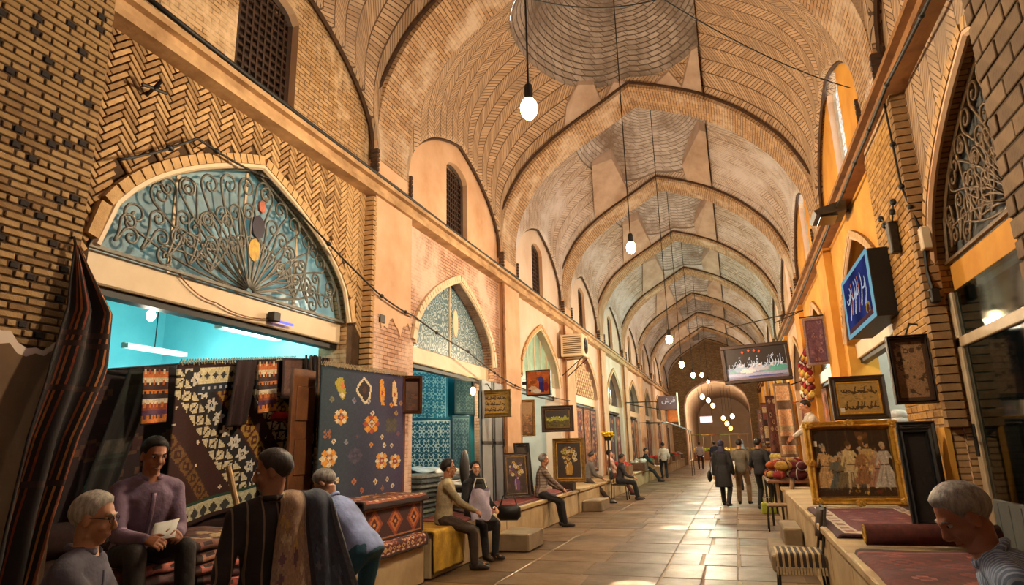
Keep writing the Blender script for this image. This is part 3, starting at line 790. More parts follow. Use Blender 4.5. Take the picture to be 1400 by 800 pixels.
# nearest pier on the left, with small dark glazed bricks stepping down in diagonals
courses(rootL,-1,wxL(-.24)+.012,lambda z:1.95,lambda z:3.335-.012*RNG.rand(),2.36,6.5,.235,.056,.013,BRo,dark=lambda r,i:(r+3*i)%7 in (0,) or (r-2*i)%9==0,limit=298)
mb=MB(); pk=[]
for k in range(25): pk.append((1.9+1.44*k/24,2.36-.002*k+.035*math.sin(k*.9)+.02*math.sin(k*2.3)))
mb.prism([(1.9,0)]+[(3.345,0)]+pk[::-1],0,wxL(-.24)-.05,wxL(-.24)+.03)
mb.build('worn_plaster',M['dirtplaster'],rootL)
mb=MB(); mb.prism(pk+[(p[0],p[1]+.03+.06*abs(math.sin(p[0]*5))) for p in pk[::-1]],0,wxL(-.24)-.02,wxL(-.24)+.022)
mb.build('plaster_edge',M['plaster_pale'],rootL)
# right pier between the glazed door and the picture shop
courses(rootR,1,wxR(-PF)-.012,lambda z:PRN,lambda z:yA(1)+HW,1.72,5.2,.235,.078,.014,[plain('gold_brick_a',(206,158,84),(178,130,64),9,.9,.4),plain('gold_brick_b',(188,140,72),(156,112,54),9,.9,.4)],limit=290)
mb=MB(); mb.box(wxR(-PF)-.03,wxR(-PF)+.02,PRN-.01,yA(1)+HW+.01,.7,1.7); mb.build('pier_plaster',M['ochre'],rootR)
# the arch wall over the glazed door: courses on the near side
cR=yS(1,0)
inarch=lambda y,z,c: abs(y-c)<SHOP_HW+.1 and z<SHOP_ZS+(SHOP_RISE+.12)*shop_shape((y-c)/(SHOP_HW+.1))
courses(rootR,1,1.600,lambda z:2.4,lambda z:4.2,.8,6.4,.34,.125,.018,[plain('block_a',(150,122,92),(120,96,70),5,.9,.4),plain('block_b',(132,106,80),(104,82,60),5,.9,.4)],limit=180,name='pier_block')
courses(rootR,1,wxR(.03)-.012,lambda z:3.2,lambda z:5.3,2.6,5.2,.24,.085,.016,BRo,limit=200,name='arch_wall_brick',keep=lambda y,z: not inarch(y,z,cR))
# herringbone wall over the cyan shop: whole bricks laid at 45 degrees both ways
BW_,BL_=.056,.224; cells=[]; c45=math.cos(math.pi/4)
for i in range(-70,70):
    for j in range(-12,12):
        for vert in (0,1):
            u0,v0=i*BW_+j*BL_,i*BW_-j*BL_
            u,v=(u0+BL_/2,v0+BW_/2) if not vert else (u0+BW_/2,v0+BW_+BL_/2)
            y=yC(0)+(u-v)*c45; z=4.2+(u+v)*c45
            if z>ZC0+.09 or z<3.2 or y<3.30 or y>yA(1)-HW-.0: continue
            if any(abs(y+q*.112*c45-yC(0))<SHOP_HW+.03 and z+q*(-.112 if vert else .112)*c45<SHOP_ZS+(SHOP_RISE+.04)*shop_shape((y+q*.112*c45-yC(0))/(SHOP_HW+.03)) for q in (-1,0,1)): continue
            cells.append((y,z,vert))
cells.sort(key=lambda q:q[0]); n=0; rest=MB(); HBm=[M['brickC'],M['brickA'],M['brickB']]
hb=MB()
for (y,z,vert) in cells:
    m=HBm[RNG.randint(3)]; ang=math.pi/4*(3 if vert else 1); L=BL_-.012; H=BW_-.012
    if n<300:
        o=link('herringbone_brick',brick_mesh(L,H,.03,m),rootL,(wxL(.03)+RNG.uniform(-.004,.004),y,z),(ang,0,0)); n+=1
    else:
        ca,sa=math.cos(ang),math.sin(ang); q=[(y+a*L/2*ca-b*H/2*sa,z+a*L/2*sa+b*H/2*ca) for a,b in ((-1,-1),(1,-1),(1,1),(-1,1))]
        rest.prism(q,0,wxL(.06),wxL(.03)+RNG.uniform(-.004,.004))
o=rest.build('herringbone_courses',M['brickC'],rootL,fix=False); o['kind']='stuff'
# fluted edge of bricks beside it
mb=MB()
for z in np.arange(.6,ZC0-.05,.075): mb.box(wxL(.05),wxL(-PF-.015),yA(1)-HW-.07,yA(1)-HW+.03,z,z+.06)
o=mb.build('pier_edge_bricks',M['brickA'],rootL); o['kind']='stuff'
mb=MB()
for z in np.arange(1.7,ZC0-.05,.085): mb.box(wxR(-PF-.015),wxR(.05),PRN-.11,PRN+.02,z,z+.07)
o=mb.build('pier_edge_bricks',M['brickB'],rootR); o['kind']='stuff'

# plaster left on the upper half of the first left pier
mb=MB(); top=[(yA(1)+HW-2*HW*k/14, 3.42+.10*math.sin(k*1.1)+.05*math.sin(k*2.7)) for k in range(15)]
mb.prism([(yA(1)-HW,ZC0),(yA(1)+HW,ZC0)]+top,0,wxL(-PF)-.02,wxL(-PF)+.014); mb.build('pier_plaster',M['plaster'],rootL)
# ================================================================ PEOPLE
def vox(mb,size,sm=3,fac=.5):
    me=mb.mesh('tmp',[]); o=bpy.data.objects.new('tmp',me); COL.objects.link(o)
    r=o.modifiers.new('r','REMESH'); r.mode='VOXEL'; r.voxel_size=size
    if sm: q=o.modifiers.new('s','SMOOTH'); q.iterations=sm; q.factor=fac
    dg=bpy.context.evaluated_depsgraph_get(); ev=o.evaluated_get(dg)
    m2=bpy.data.meshes.new_from_object(ev,depsgraph=dg)
    n=len(m2.vertices); v=np.empty(n*3); m2.vertices.foreach_get('co',v)
    f=[tuple(p.vertices) for p in m2.polygons]
    bpy.data.objects.remove(o); bpy.data.meshes.remove(me); bpy.data.meshes.remove(m2)
    return v.reshape(-1,3), f
def addm(mb,vf,m=0):
    b=mb.vs(vf[0])
    for f in vf[1]: mb.face([b+i for i in f],m)
def unit(v): v=np.array(v,float); return v/(np.linalg.norm(v)+1e-9)
def ik(A,T,a,b,hint):
    A=np.array(A,float);T=np.array(T,float); d=T-A; L=np.linalg.norm(d); 
    if L>(a+b)*.995: T=A+d/L*(a+b)*.995; d=T-A; L=np.linalg.norm(d)
    u=d/L; h=np.array(hint,float); h=h-u*np.dot(h,u); h=unit(h)
    x=(a*a-b*b+L*L)/(2*L); y=math.sqrt(max(0,a*a-x*x)); return A+u*x+h*y, T
def loft(mb,pts,right,w,d,n=16,m=0):
    pts=[np.array(p,float) for p in pts]; R=[]
    for k,p in enumerate(pts):
        t=unit(pts[min(k+1,len(pts)-1)]-pts[max(k-1,0)]); r=np.array(right,float); r=unit(r-t*np.dot(r,t)); f=np.cross(t,r)
        ring=[]
        for j in range(n):
            a=2*math.pi*j/n; ca,sa=math.cos(a),math.sin(a)
            e=.85; ca=math.copysign(abs(ca)**e,ca); sa=math.copysign(abs(sa)**e,sa)
            ring.append(p+r*w[k]*ca+f*d[k]*sa)
        R.append(ring)
    i=mb.vs([q for r_ in R for q in r_]); N=len(R)
    for k in range(N-1):
        for j in range(n):
            j2=(j+1)%n; mb.face((i+k*n+j,i+k*n+j2,i+(k+1)*n+j2,i+(k+1)*n+j),m)
    mb.face(range(i+n-1,i-1,-1),m); mb.face(range(i+(N-1)*n,i+N*n),m)
def chain(mb,pts,rs,n=10):
    """tapered limb with a ball at each joint"""
    for k in range(len(pts)-1): mb.tube([pts[k],pts[k+1]],[rs[k],rs[k+1]],n)
    for p,r in zip(pts,rs): mb.ell(p,(r,r,r),n,6)
def rotm(yaw,pitch,roll=0):
    cy,sy=math.cos(yaw),math.sin(yaw); cp,sp=math.cos(pitch),math.sin(pitch); cr,sr=math.cos(roll),math.sin(roll)
    return np.array([[cy,-sy,0],[sy,cy,0],[0,0,1]])@np.array([[1,0,0],[0,cp,-sp],[0,sp,cp]])@np.array([[cr,0,sr],[0,1,0],[-sr,0,cr]])
def hand(W,f,pn,side,curl,spread=.1,vs_=.0046):
    """W wrist, f direction of the hand, pn palm normal (towards the palm side)"""
    f=unit(f); pn=np.array(pn,float); pn=unit(pn-f*np.dot(pn,f)); r=np.cross(f,pn)*side   # r points to the thumb side
    mb=MB(); loft(mb,[W-f*.02,W+f*.02,W+f*.055,W+f*.09],r,[.026,.034,.041,.040],[.019,.016,.015,.012],12)
    for k,(off,L) in enumerate(((.030,.072),(.010,.080),(-.011,.075),(-.031,.060))):
        p=W+f*.082+r*off; d=unit(f+r*off*spread*30*.1); pts=[p-f*.015,p]; a=0
        for q in (.45,.31,.24):
            a+=curl; dd=d*math.cos(a)+pn*math.sin(a); pts.append(pts[-1]+dd*L*q)
        chain(mb,pts,[.0095,.0095,.0088,.0078,.0066],8)
    p=W+f*.022+r*.032; d=unit(f*.62+r*.7+pn*.35); d2=unit(f*.9+r*.25+pn*(.3+curl*.5)); 
    chain(mb,[W+f*.012+r*.012,p,p+d*.036,p+d*.036+d2*.032],[.014,.0125,.0105,.008],8)
    return vox(mb,vs_,2,.4)
_skin={}
def skin(c):
    if c not in _skin:
        g=G('skin_%d'%len(_skin)); v=g.co(); a=g.noise(v,18,3); _skin[c]=g.bsdf(g.mix(g.math('MULTIPLY',a,.5),lin(c),lin((c[0]*.82,c[1]*.66,c[2]*.6))),.5,g.noise(v,160,2),.08,.002)
    return _skin[c]
_cl={}
def cloth(nm,c,stripe=None,pitch=.05,width=.2,axis=0,c2=None,check=False):
    if nm in _cl: return _cl[nm]
    g=G(nm); v=g.co(); col=g.mix(g.ramp(g.noise(v,7,4),.3,.75),lin(c),lin(tuple(x*.72 for x in c)))
    if stripe:
        s=g.n('SeparateXYZ',{0:v}).outputs
        col=g.mix(g.math('LESS_THAN',g.math('FRACT',g.math('DIVIDE',s[axis],pitch)),width),col,lin(stripe))
        if check: col=g.mix(g.math('MULTIPLY',g.math('LESS_THAN',g.math('FRACT',g.math('DIVIDE',s[2],pitch)),width),.7),col,lin(stripe))
    fold=g.math('ADD',g.noise(v,9,3),g.math('MULTIPLY',g.noise(v,300,1),.06))
    _cl[nm]=g.bsdf(col,.85,fold,.5,.03); return _cl[nm]
def hairmat(nm,c,c2):
    if nm in _cl: return _cl[nm]
    g=G(nm); v=g.n('Mapping',{0:g.co(),3:(60,60,9)}).outputs[0]; a=g.noise(v,1,4,.7)
    _cl[nm]=g.bsdf(g.mix(g.ramp(a,.35,.65),lin(c),lin(c2)),.55,a,.6,.006); return _cl[nm]
EYEW=plain('eye_white',(226,220,210),(214,206,196),30,.3); EYED=plain('eye_dark',(30,20,14),(20,12,8),30,.2); LIP=plain('lip',(150,84,74),(132,70,62),30,.5)
BELT=plain('belt_leather',(36,26,20),(24,16,12),20,.5)
def person(label,loc,yaw,pelvis=(0,0,.92),lean=0,side=0,head=(0,0),hands=None,feet=None,elbow=None,knee=None,group=None,scale=1.0,
           skinc=(190,138,104),hair=('dark_hair',(34,26,22),(20,15,12)),hairstyle='short',shirt=None,sleeve=1.0,trousers=None,shoes=None,coat=None,scarf=None,
           specs=False,female=False,lod=1.0,curl=(.5,.5),palm=None,smile=False,vest=None,moustache=False,neck_fwd=.0,headshift=(0,0)):
    P=np.array(pelvis,float); le,sd_=math.radians(lean),math.radians(side)
    S=unit((math.sin(sd_),math.sin(le)*math.cos(sd_),math.cos(le)*math.cos(sd_))); Rt=unit(np.array((math.cos(sd_),0,-math.sin(sd_))))
    F=np.cross(S,Rt)
    N=P+S*.50
    nd=unit(S*.55+np.array((0,.10+neck_fwd,.6))); Hc=N+nd*.158+np.array((headshift[0],headshift[1],0))
    sw=.165 if female else .185
    Sh={s:N-S*.085+Rt*s*sw for s in (-1,1)}; Hp={s:P+Rt*s*.09-S*.03 for s in (-1,1)}
    hands=hands or {}; feet=feet or {}
    HT={s:np.array(hands.get(s,(s*.25,.05,P[2]-.08)),float) for s in (-1,1)}
    FT={s:np.array(feet.get(s,(s*.11,0,0)),float) for s in (-1,1)}
    elbow=elbow or {}; knee=knee or {}
    EL={};WR={};KN={};AN={}
    for s in (-1,1):
        EL[s],WR[s]=ik(Sh[s],HT[s],.29,.255,elbow.get(s,(s*.5,-1,-.4)))
        KN[s],AN[s]=ik(Hp[s],FT[s]+np.array((0,0,.085)),.44,.42,knee.get(s,(s*.15,1,.25)))
    sk=skin(skinc); body=MB()
    tor=[(-.10,.13,.10),(0,.155,.115),(.13,.135,.10),(.28,.155,.115),(.39,.162,.108),(.445,.118,.092),(.49,.072,.066),(.53,.055,.056)]
    def torso(mb,g,hi=.52,lo=-.12):
        T=[q for q in tor if lo<=q[0]<=hi]
        loft(mb,[P+S*q[0] for q in T],Rt,[q[1]*(.93 if female else 1)+g for q in T],[q[2]+g for q in T])
        for s in (-1,1): mb.tube([N-S*.03+Rt*s*.03,Sh[s]+S*.01],[.055+g,.05+g],10); mb.ell(Sh[s],(.052+g,)*3,10,6)
    torso(body,0,.6)
    body.tube([N-S*.02,Hc-nd*.05],[.056,.052],12)
    for s in (-1,1):
        chain(body,[Sh[s],EL[s],WR[s]],[.046,.037,.025]); chain(body,[Hp[s],KN[s],AN[s]],[.078,.052,.036])
        body.ell(AN[s]+np.array((0,.07,-.045)),(.04,.12,.036),10,6)
    out=MB(); addm(out,vox(body,.016/lod,2))
    # head
    HR=rotm(math.radians(head[0]),math.radians(head[1])); hb=MB()
    hp=lambda x,y,z: Hc+HR@np.array((x,y,z))
    hb.ell(hp(0,-.012,.026),(.074,.094,.092),16,12,R=HR); hb.ell(hp(0,.018,-.035),(.060,.070,.085),16,12,R=HR)
    hb.ell(hp(0,.052,-.094),(.030,.028,.024),10,8,R=HR); hb.tube([hp(-.05,.0,-.075),hp(0,.055,-.095),hp(.05,.0,-.075)],[.022,.022,.022],8)
    for s in (-1,1): hb.ell(hp(s*.036,.06,-.03),(.022,.022,.022),8,6,R=HR); hb.ell(hp(s*.077,-.006,-.008),(.010,.020,.033),8,6,R=HR)
    hb.tube([hp(0,.078,.026),hp(0,.100,-.008),hp(0,.112,-.026)],[.009,.011,.013],8); hb.ell(hp(0,.100,-.031),(.019,.014,.010),8,6,R=HR)
    hb.tube([hp(-.045,.070,.032),hp(0,.084,.030),hp(.045,.070,.032)],[.009,.011,.009],8)
    hb.tube([hp(-.024,.076,-.060),hp(0,.088,-.058),hp(.024,.076,-.060)],[.007,.010,.007],8); hb.tube([hp(-.02,.076,-.070),hp(0,.085,-.071),hp(.02,.076,-.070)],[.007,.009,.007],8)
    hb.tube([hp(0,-.015,-.04),N+S*.02],[.055,.056],14)
    addm(out,vox(hb,.0068/lod,2,.45))
    for s in (-1,1):
        fd=WR[s]-EL[s]; pn=(palm or {}).get(s,(-s*.6,.2,-.8)); addm(out,hand(WR[s],fd,pn,s,curl[0 if s<0 else 1],vs_=.0048/lod))
    b=out.build('person',sk,None,True,fix=False); b.location=loc; b.rotation_euler=(0,0,yaw); b.scale=(scale,)*3
    tag(b,label,'person',group)
    ch=lambda nm,mb,mat,sm=True: mb.build(nm,mat,b,sm,fix=False)
    # face pieces
    for s in (-1,1):
        e=MB(); e.ell(hp(s*.031,.068,.012),(.0125,.011,.0075),10,6,R=HR); e2=MB(); e2.ell(hp(s*.031,.0765,.012),(.0062,.004,.0062),8,5,R=HR)
        eo=ch('eye',e,EYEW); e2.build('iris',EYED,eo,True,fix=False)
        br=MB(); br.tube([hp(s*.014,.087,.030),hp(s*.034,.083,.037),hp(s*.052,.070,.030)],[.003,.0045,.0025],6); ch('eyebrow',br,hairmat(*hair) if not scarf else hairmat('dark_hair',(34,26,22),(20,15,12)))
    lp=MB(); up=.006 if smile else 0
    lp.tube([hp(-.025,.078,-.063+up),hp(0,.0935,-.063),hp(.025,.078,-.063+up)],[.003,.005,.003],6); ch('lips',lp,LIP)
    if smile:
        th=MB(); th.tube([hp(-.017,.0845,-.0625),hp(0,.0955,-.066),hp(.017,.0845,-.0625)],[.002,.0038,.002],6); ch('teeth',th,EYEW)
    if moustache:
        mo=MB(); mo.tube([hp(-.03,.078,-.054),hp(0,.100,-.046),hp(.03,.078,-.054)],[.004,.008,.004],6); ch('moustache',mo,hairmat(*hair))
    # hair or scarf: a cap that follows the skull down to the hairline
    def cap(k,lim,thick,bump=.0,nv=12,na=36,taper=True):
        mb=MB(); Pg=[]
        for a in range(na):
            ph=2*math.pi*a/na; az=abs(math.degrees(ph) if ph<=math.pi else 360-math.degrees(ph)); lo=math.radians(np.interp(az,*lim)); row=[]
            for j in range(nv+1):
                e=lo+(math.pi/2-lo)*j/nv; rr=k+bump*math.sin(ph*9+j*1.7)*.5+bump*RNG.uniform(-.5,.5)
                if taper: rr=1+(rr-1)*min(1,(j+.2)/3.2)-(.02 if j==0 else 0)
                row.append(hp(.076*rr*math.cos(e)*math.sin(ph)*-1,-.012+.096*rr*math.cos(e)*math.cos(ph),.026+.094*rr*math.sin(e)))
            Pg.append(row)
        mb.grid(Pg,0,closed=True); return mb
    if scarf:
        mb=cap(1.14,([0,35,70,110,180],[42,34,-22,-60,-70]),.01,.02); ch('headscarf',mb,scarf)
        mb=MB(); loft(mb,[Hc-nd*.02+F*-.02,Hc-nd*.08-F*.005,N-S*.0,N-S*.07],Rt,[.078,.080,.10,.16],[.085,.085,.10,.12]); ch('scarf_drape',mb,scarf)
        hh=cap(1.07,([0,50,75,180],[48,40,10,10]),.01,.02); ch('hair',hh,hairmat('dark_hair',(34,26,22),(20,15,12)))
    elif hairstyle=='short': ch('hair',cap(1.17,([0,30,55,72,86,100,125,180],[40,39,28,-10,2,-20,-46,-52]),.01,.025),hairmat(*hair))
    elif hairstyle=='receding': ch('hair',cap(1.13,([0,30,55,72,86,100,125,180],[60,54,34,-6,3,-18,-44,-50]),.01,.02),hairmat(*hair))
    elif hairstyle=='long':
        ch('hair',cap(1.12,([0,30,60,85,110,180],[50,44,8,-35,-62,-66]),.01,.03),hairmat(*hair))
    if specs:
        mb=MB()
        for s in (-1,1):
            mb.tube([hp(s*.032+.022*math.cos(a),.094,.010+.017*math.sin(a)) for a in np.linspace(0,2*math.pi,17)],.0022,5)
            mb.tube([hp(s*.054,.092,.013),hp(s*.078,.03,.012),hp(s*.08,-.012,.008)],.0022,5)
        mb.tube([hp(-.010,.095,.012),hp(.010,.095,.012)],.0022,5); ch('spectacles',mb,BELT)
    if shirt:
        mb=MB(); torso(mb,.016,.50,-.13 if not coat else -.05)
        for s in (-1,1):
            e=EL[s]; w_=WR[s]; q=Sh[s]+(e-Sh[s])*.75
            if sleeve>=1: chain(mb,[Sh[s],e,e+(w_-e)*.93],[.064,.054,.040]); 
            else: chain(mb,[Sh[s],Sh[s]+(e-Sh[s])*.85],[.066,.058])
        me=MB(); addm(me,vox(mb,.013/lod,3)); sh=ch('shirt',me,shirt)
        co=MB(); pts=[N+nd*.012+Rt*.068*math.sin(a)+F*(.070*math.cos(a)-.008) for a in np.linspace(.4,2*math.pi-.4,17)]
        co.tube(pts,.017,6); co.build('collar',shirt,sh,True,fix=False)
        pl=MB(); pp=[P+S*q+F*(np.interp(q,[t_[0] for t_ in tor],[t_[2] for t_ in tor])*.97+.020) for q in np.linspace(.43,.04,9)]
        loft(pl,pp,Rt,[.016]*9,[.005]*9,8); pb=pl.build('placket',shirt,sh,True,fix=False)
    if vest is not None:
        mb=MB(); torso(mb,.028,.46,-.13); me=MB(); addm(me,vox(mb,.014/lod,3)); ch('waistcoat',me,vest)
    if trousers:
        mb=MB(); loft(mb,[P-S*.12,P-S*.02,P+S*.06,P+S*.10],Rt,[.13,.168,.160,.150],[.105,.126,.118,.112])
        for s in (-1,1): chain(mb,[Hp[s],KN[s],AN[s]+np.array((0,0,.0))],[.094,.070,.058])
        me=MB(); addm(me,vox(mb,.014/lod,3)); ch('trousers',me,trousers)
    if coat:
        cm,clen=coat; mb=MB(); torso(mb,.022,.50,-.05)
        for s in (-1,1): chain(mb,[Sh[s],EL[s],EL[s]+(WR[s]-EL[s])*.93],[.066,.056,.044])
        if P[2]>.75:
            loft(mb,[P+S*.12,P,P-np.array((0,0,.2)),P-np.array((0,0,clen))],Rt,[.16,.19,.21,.23],[.125,.15,.17,.185])
        else:
            kc=(KN[-1]+KN[1])/2; loft(mb,[P+S*.1,P+np.array((0,.02,0)),P*.5+kc*.5,kc+unit(kc-P)*.03],Rt,[.165,.19,.20,.18],[.13,.14,.115,.10])
        me=MB(); addm(me,vox(mb,.014/lod,3)); ch('coat',me,cm)
    if shoes:
        for s in (-1,1):
            fd=unit(np.array((KN[s][0]-Hp[s][0],KN[s][1]-Hp[s][1],0))*.4+np.array((s*.12,1,0))); rr=np.cross(fd,(0,0,1))
            mb=MB(); a=AN[s]+np.array((0,0,-.085)); loft(mb,[a-fd*.075+np.array((0,0,.04)),a-fd*.05+np.array((0,0,.045)),a+fd*.03+np.array((0,0,.05)),a+fd*.11+np.array((0,0,.036)),a+fd*.185+np.array((0,0,.026)),a+fd*.205+np.array((0,0,.02))],rr,[.022,.036,.041,.048,.036,.012],[.034,.045,.05,.036,.026,.012],12)
            mb.tube([a+np.array((0,0,.06)),a+np.array((0,0,.115))],[.044,.040],10)
            ch('shoe',mb,shoes)
    return b
# ================================================================ TEXTILES AND SHOPS ON THE LEFT
M['woven']=colmat('woven_wool'); M['print']=colmat('printed_picture',.45,200,.05); M['fringe']=plain('wool_fringe',(196,176,140),(160,138,104),30,.9)
def solid(o,t=.012):
    s=o.modifiers.new('thick','SOLIDIFY'); s.thickness=t; s.offset=0; return o
def hang(name,label,cat,cv,p0,p1,h,fold=.02,nf=3,group=None,fringe=False,mat=None,lean=0.0,skew=0.0):
    """cloth hung from the line p0-p1; lean pushes its foot outwards"""
    p0=np.array(p0,float);p1=np.array(p1,float); d=p1-p0; L=np.hypot(d[0],d[1]); nrm=np.array((d[1],-d[0],0))/L
    base=(p0+p1)/2-np.array((0,0,h))
    def f(u,v):
        q=p0+d*u+np.array((0,0,-h*(1-v)))+nrm*(fold*math.sin(u*nf*2*math.pi+1.3*v)*(1.1-v)+lean*(1-v))+d/L*skew*(1-v)
        return tuple(q-base)
    t=thing(name,label,cat,tuple(base),0,group)
    o=canvas_mb(cv,f).build('woven_field',mat or M['woven'],t,True,fix=False); solid(o)
    if fringe:
        mb=MB()
        for k in range(int(L/.035)):
            u=(k+.5)/int(L/.035); a=np.array(f(u,1)); mb.tube([a,a+np.array((nrm[0]*.03,nrm[1]*.03,.05)),a+np.array((nrm[0]*.05,nrm[1]*.05,-.02+.03*RNG.rand()))],.007,4)
        e=mb.build('fringe',M['fringe'],t); e['kind']='stuff'
    return t
NAVY=(38,46,78)
def cv_blue():
    c=Canvas(96,120,NAVY); 
    c.a[:]=np.array(NAVY)+ (c.X/96)[...,None]*np.array((28,6,12))-(1-c.X/96)[...,None]*np.array((6,-10,8))
    pt=lambda x,y:((x-427)/118*96,(y-503)/173*120)
    cream=(224,204,168); oran=(226,152,50); red=(170,70,44); brown=(60,36,30); dim=(86,76,60)
    x,y=pt(450,530); c.poly([(x-3,y-9),(x+2,y-10),(x+6,y+4),(x+3,y+11),(x-1,y+6),(x-6,y-4)],(172,158,52)); c.dia(x+2,y-2,2.5,4,(214,120,60)); c.dia(x+2,y+6,2.5,3,cream)
    x,y=pt(481,530); c.poly([(x-8,y-4),(x-1,y-13),(x+8,y-4),(x+7,y+8),(x+1,y+14),(x-9,y+2)],cream); c.poly([(x-6,y-3),(x-1,y-10),(x+6,y-3),(x+5,y+6),(x+1,y+11),(x-7,y+1)],(40,26,28)); c.dia(x,y,3,4,(80,40,36))
    for (px,py,cc) in ((507,530,oran),(527,531,(236,196,140))):
        x,y=pt(px,py); c.ell(x-1,y-9,2.6,4,cc); c.poly([(x-3,y-6),(x+2,y-7),(x+4,y+2),(x+2,y+10),(x+4,y+13),(x-1,y+13),(x-3,y+3)],cc); c.dia(x,y+1,1.6,3,red)
    for (px,py,r,a,b,d) in ((452,567,8,cream,oran,red),(492,576,10,oran,red,cream),(523,578,9,dim,(70,66,56),dim),(439,617,9,oran,cream,(200,130,60)),(508,627,9,oran,cream,red),(530,630,8,oran,cream,red),(472,617,8,(66,60,84),(80,74,96),(60,54,80)),(436,588,5,(160,96,60),(60,50,70),(160,96,60))):
        x,y=pt(px,py); c.star(x,y,r,a,b,d)
    for (px,py,cc) in ((444,597,cream),(460,599,(130,140,150)),(493,561,cream),(508,594,cream),(512,606,cream),(524,607,cream),(474,592,(60,60,90)),(492,604,oran),(450,645,cream),(472,650,(190,120,80)),(499,654,cream),(518,654,cream),(482,663,(160,90,60)),(510,665,(150,100,70)),(527,664,cream),(432,655,(170,170,190)),(500,674,(236,200,170)),(440,545,(120,120,90)),(468,545,(120,130,160)),(537,545,(160,120,90)),(487,545,(190,190,190)),(522,548,oran),(530,560,(170,140,80)),(534,590,(110,70,90))):
        x,y=pt(px,py); c.dia(x,y,2.6,2.9,cc); c.dia(x,y,1,1.2,(120,70,60))
    c.rect(94,0,96,120,(120,60,36)); c.noise(.16); return c
def cv_rug(w,h,field,bands,motif='lattice',cols=None,step=9,seed=1):
    """hand-knotted rug: a few border bands, then a field of small figures"""
    r=np.random.RandomState(seed); c=Canvas(w,h,field); d=0; cols=cols or [(200,180,140),(150,60,44),(40,44,70),(190,130,60)]
    inner=sum(b[0] for b in bands)
    if motif=='lattice':
        k=0
        for y in range(inner+step//2,h-inner,step):
            for x in range(inner+step//2+(step//2 if k%2 else 0),w-inner,step):
                a=cols[r.randint(len(cols))]; b=cols[r.randint(len(cols))]; c.dia(x,y,step*.48,step*.48,a); c.dia(x,y,step*.28,step*.28,b); c.dia(x,y,step*.12,step*.12,cols[0])
            k+=1
    elif motif=='medallion':
        for x in range(inner,w-inner,6):
            for y in range(inner,h-inner,6): c.dia(x+r.uniform(-1,1),y+r.uniform(-1,1),1.7,1.7,cols[r.randint(len(cols))])
        for s,cc in ((.36,cols[0]),(.33,cols[2]),(.24,cols[1]),(.16,cols[3]),(.1,cols[0]),(.05,cols[2])): c.dia(w/2,h/2,w*s*1.15,h*s*1.15,cc)
        for sx in (inner,w-inner):
            for sy in (inner,h-inner): c.dia(sx,sy,w*.2,h*.16,cols[2]); c.dia(sx,sy,w*.14,h*.11,cols[1])
    elif motif=='floral':
        for k in range(int(w*h/60)):
            x,y=r.uniform(inner,w-inner),r.uniform(inner,h-inner); a=cols[r.randint(len(cols))]; q=r.uniform(1.2,3.4); c.ell(x,y,q,q,a); c.ell(x,y,q*.5,q*.5,cols[r.randint(len(cols))])
            if k%3==0: c.line(x,y,x+r.uniform(-9,9),y+r.uniform(-9,9),1.1,a)
    elif motif=='stripe':
        y=inner
        while y<h-inner: t=r.randint(2,7); c.rect(inner,y,w-inner,min(y+t,h-inner),cols[r.randint(len(cols))]); y+=t
    d=0
    for (t,a,b) in bands:
        c.frame(d,d+t,a)
        if b is not None and t>=3:
            m=(((c.X+c.Y*0)//t+(c.Y//t))%2==0); e=np.minimum(np.minimum(c.X,w-c.X),np.minimum(c.Y,h-c.Y)); c.put((e>=d+1)&(e<d+t-1)&m,b)
        d+=t
    c.noise(.22); return c
def cv_diag():
    c=Canvas(110,104,(58,24,20))
    tt=c.X*.80-c.Y*.62; s=c.X*.62+c.Y*.80
    def band(a,b,bgc,kind,fg,p):
        m=(tt>=a)&(tt<b); c.put(m,bgc); q=(s%p)/p-.5; w=((tt-a)/(b-a))-.5
        if kind=='lat': c.put(m&((np.abs(np.abs(q)-np.abs(w))<.10)|(np.abs(q)>.46)),(40,22,18)); c.put(m&(np.abs(q)+np.abs(w)<.15),(40,22,18))
        if kind=='flower': an=np.arctan2(w,q); rr=np.hypot(w,q); c.put(m&(rr<.34+.08*np.cos(6*an))&(rr>.12),fg); c.put(m&(rr<.07),fg)
        if kind=='sq': c.put(m&(np.maximum(np.abs(q),np.abs(w))<.42),fg); c.put(m&(np.abs(q)+np.abs(w)<.34),bgc); c.put(m&(np.abs(q)+np.abs(w)<.14),fg)
    band(-12,0,(222,208,172),'lat',0,11); band(0,13,(28,28,34),'flower',(222,214,200),12); band(14,27,(84,30,22),'sq',(170,130,52),12)
    band(38,50,(222,208,172),'lat',0,11); band(50,62,(84,40,26),'sq',(176,140,60),11)
    band(-36,-26,(70,34,24),'sq',(120,84,40),11)
    for k in range(40):
        x,y=RNG.uniform(0,110),RNG.uniform(0,104); t=x*.8-y*.62
        if -26<t<-13 or 28<t<37: c.dia(x,y,1.3,1.3,(226,210,180))
    c.rect(0,0,110,3,(54,22,18)); c.rect(18,3,80,14,(228,214,170))
    m=(c.Y>4)&(c.Y<13)&(c.X>18)&(c.X<80); c.put(m&((np.abs(((c.X%7)-3.5))+np.abs(c.Y-8.5))<2.6),(60,60,58)); c.rect(18,14,80,20,(34,44,58))
    for x in range(22,78,5): c.dia(x,17,1.2,1.2,(200,200,206))
    c.rect(0,92,110,104,(200,194,160)); m=(c.Y>93)&(c.Y<103); c.put(m&((np.abs(((c.X%9)-4.5))+np.abs(c.Y-98))<3.6),(60,60,54)); c.rect(0,90,110,92,(34,70,52)); c.rect(0,101,110,104,(50,22,18))
    c.noise(.18); return c
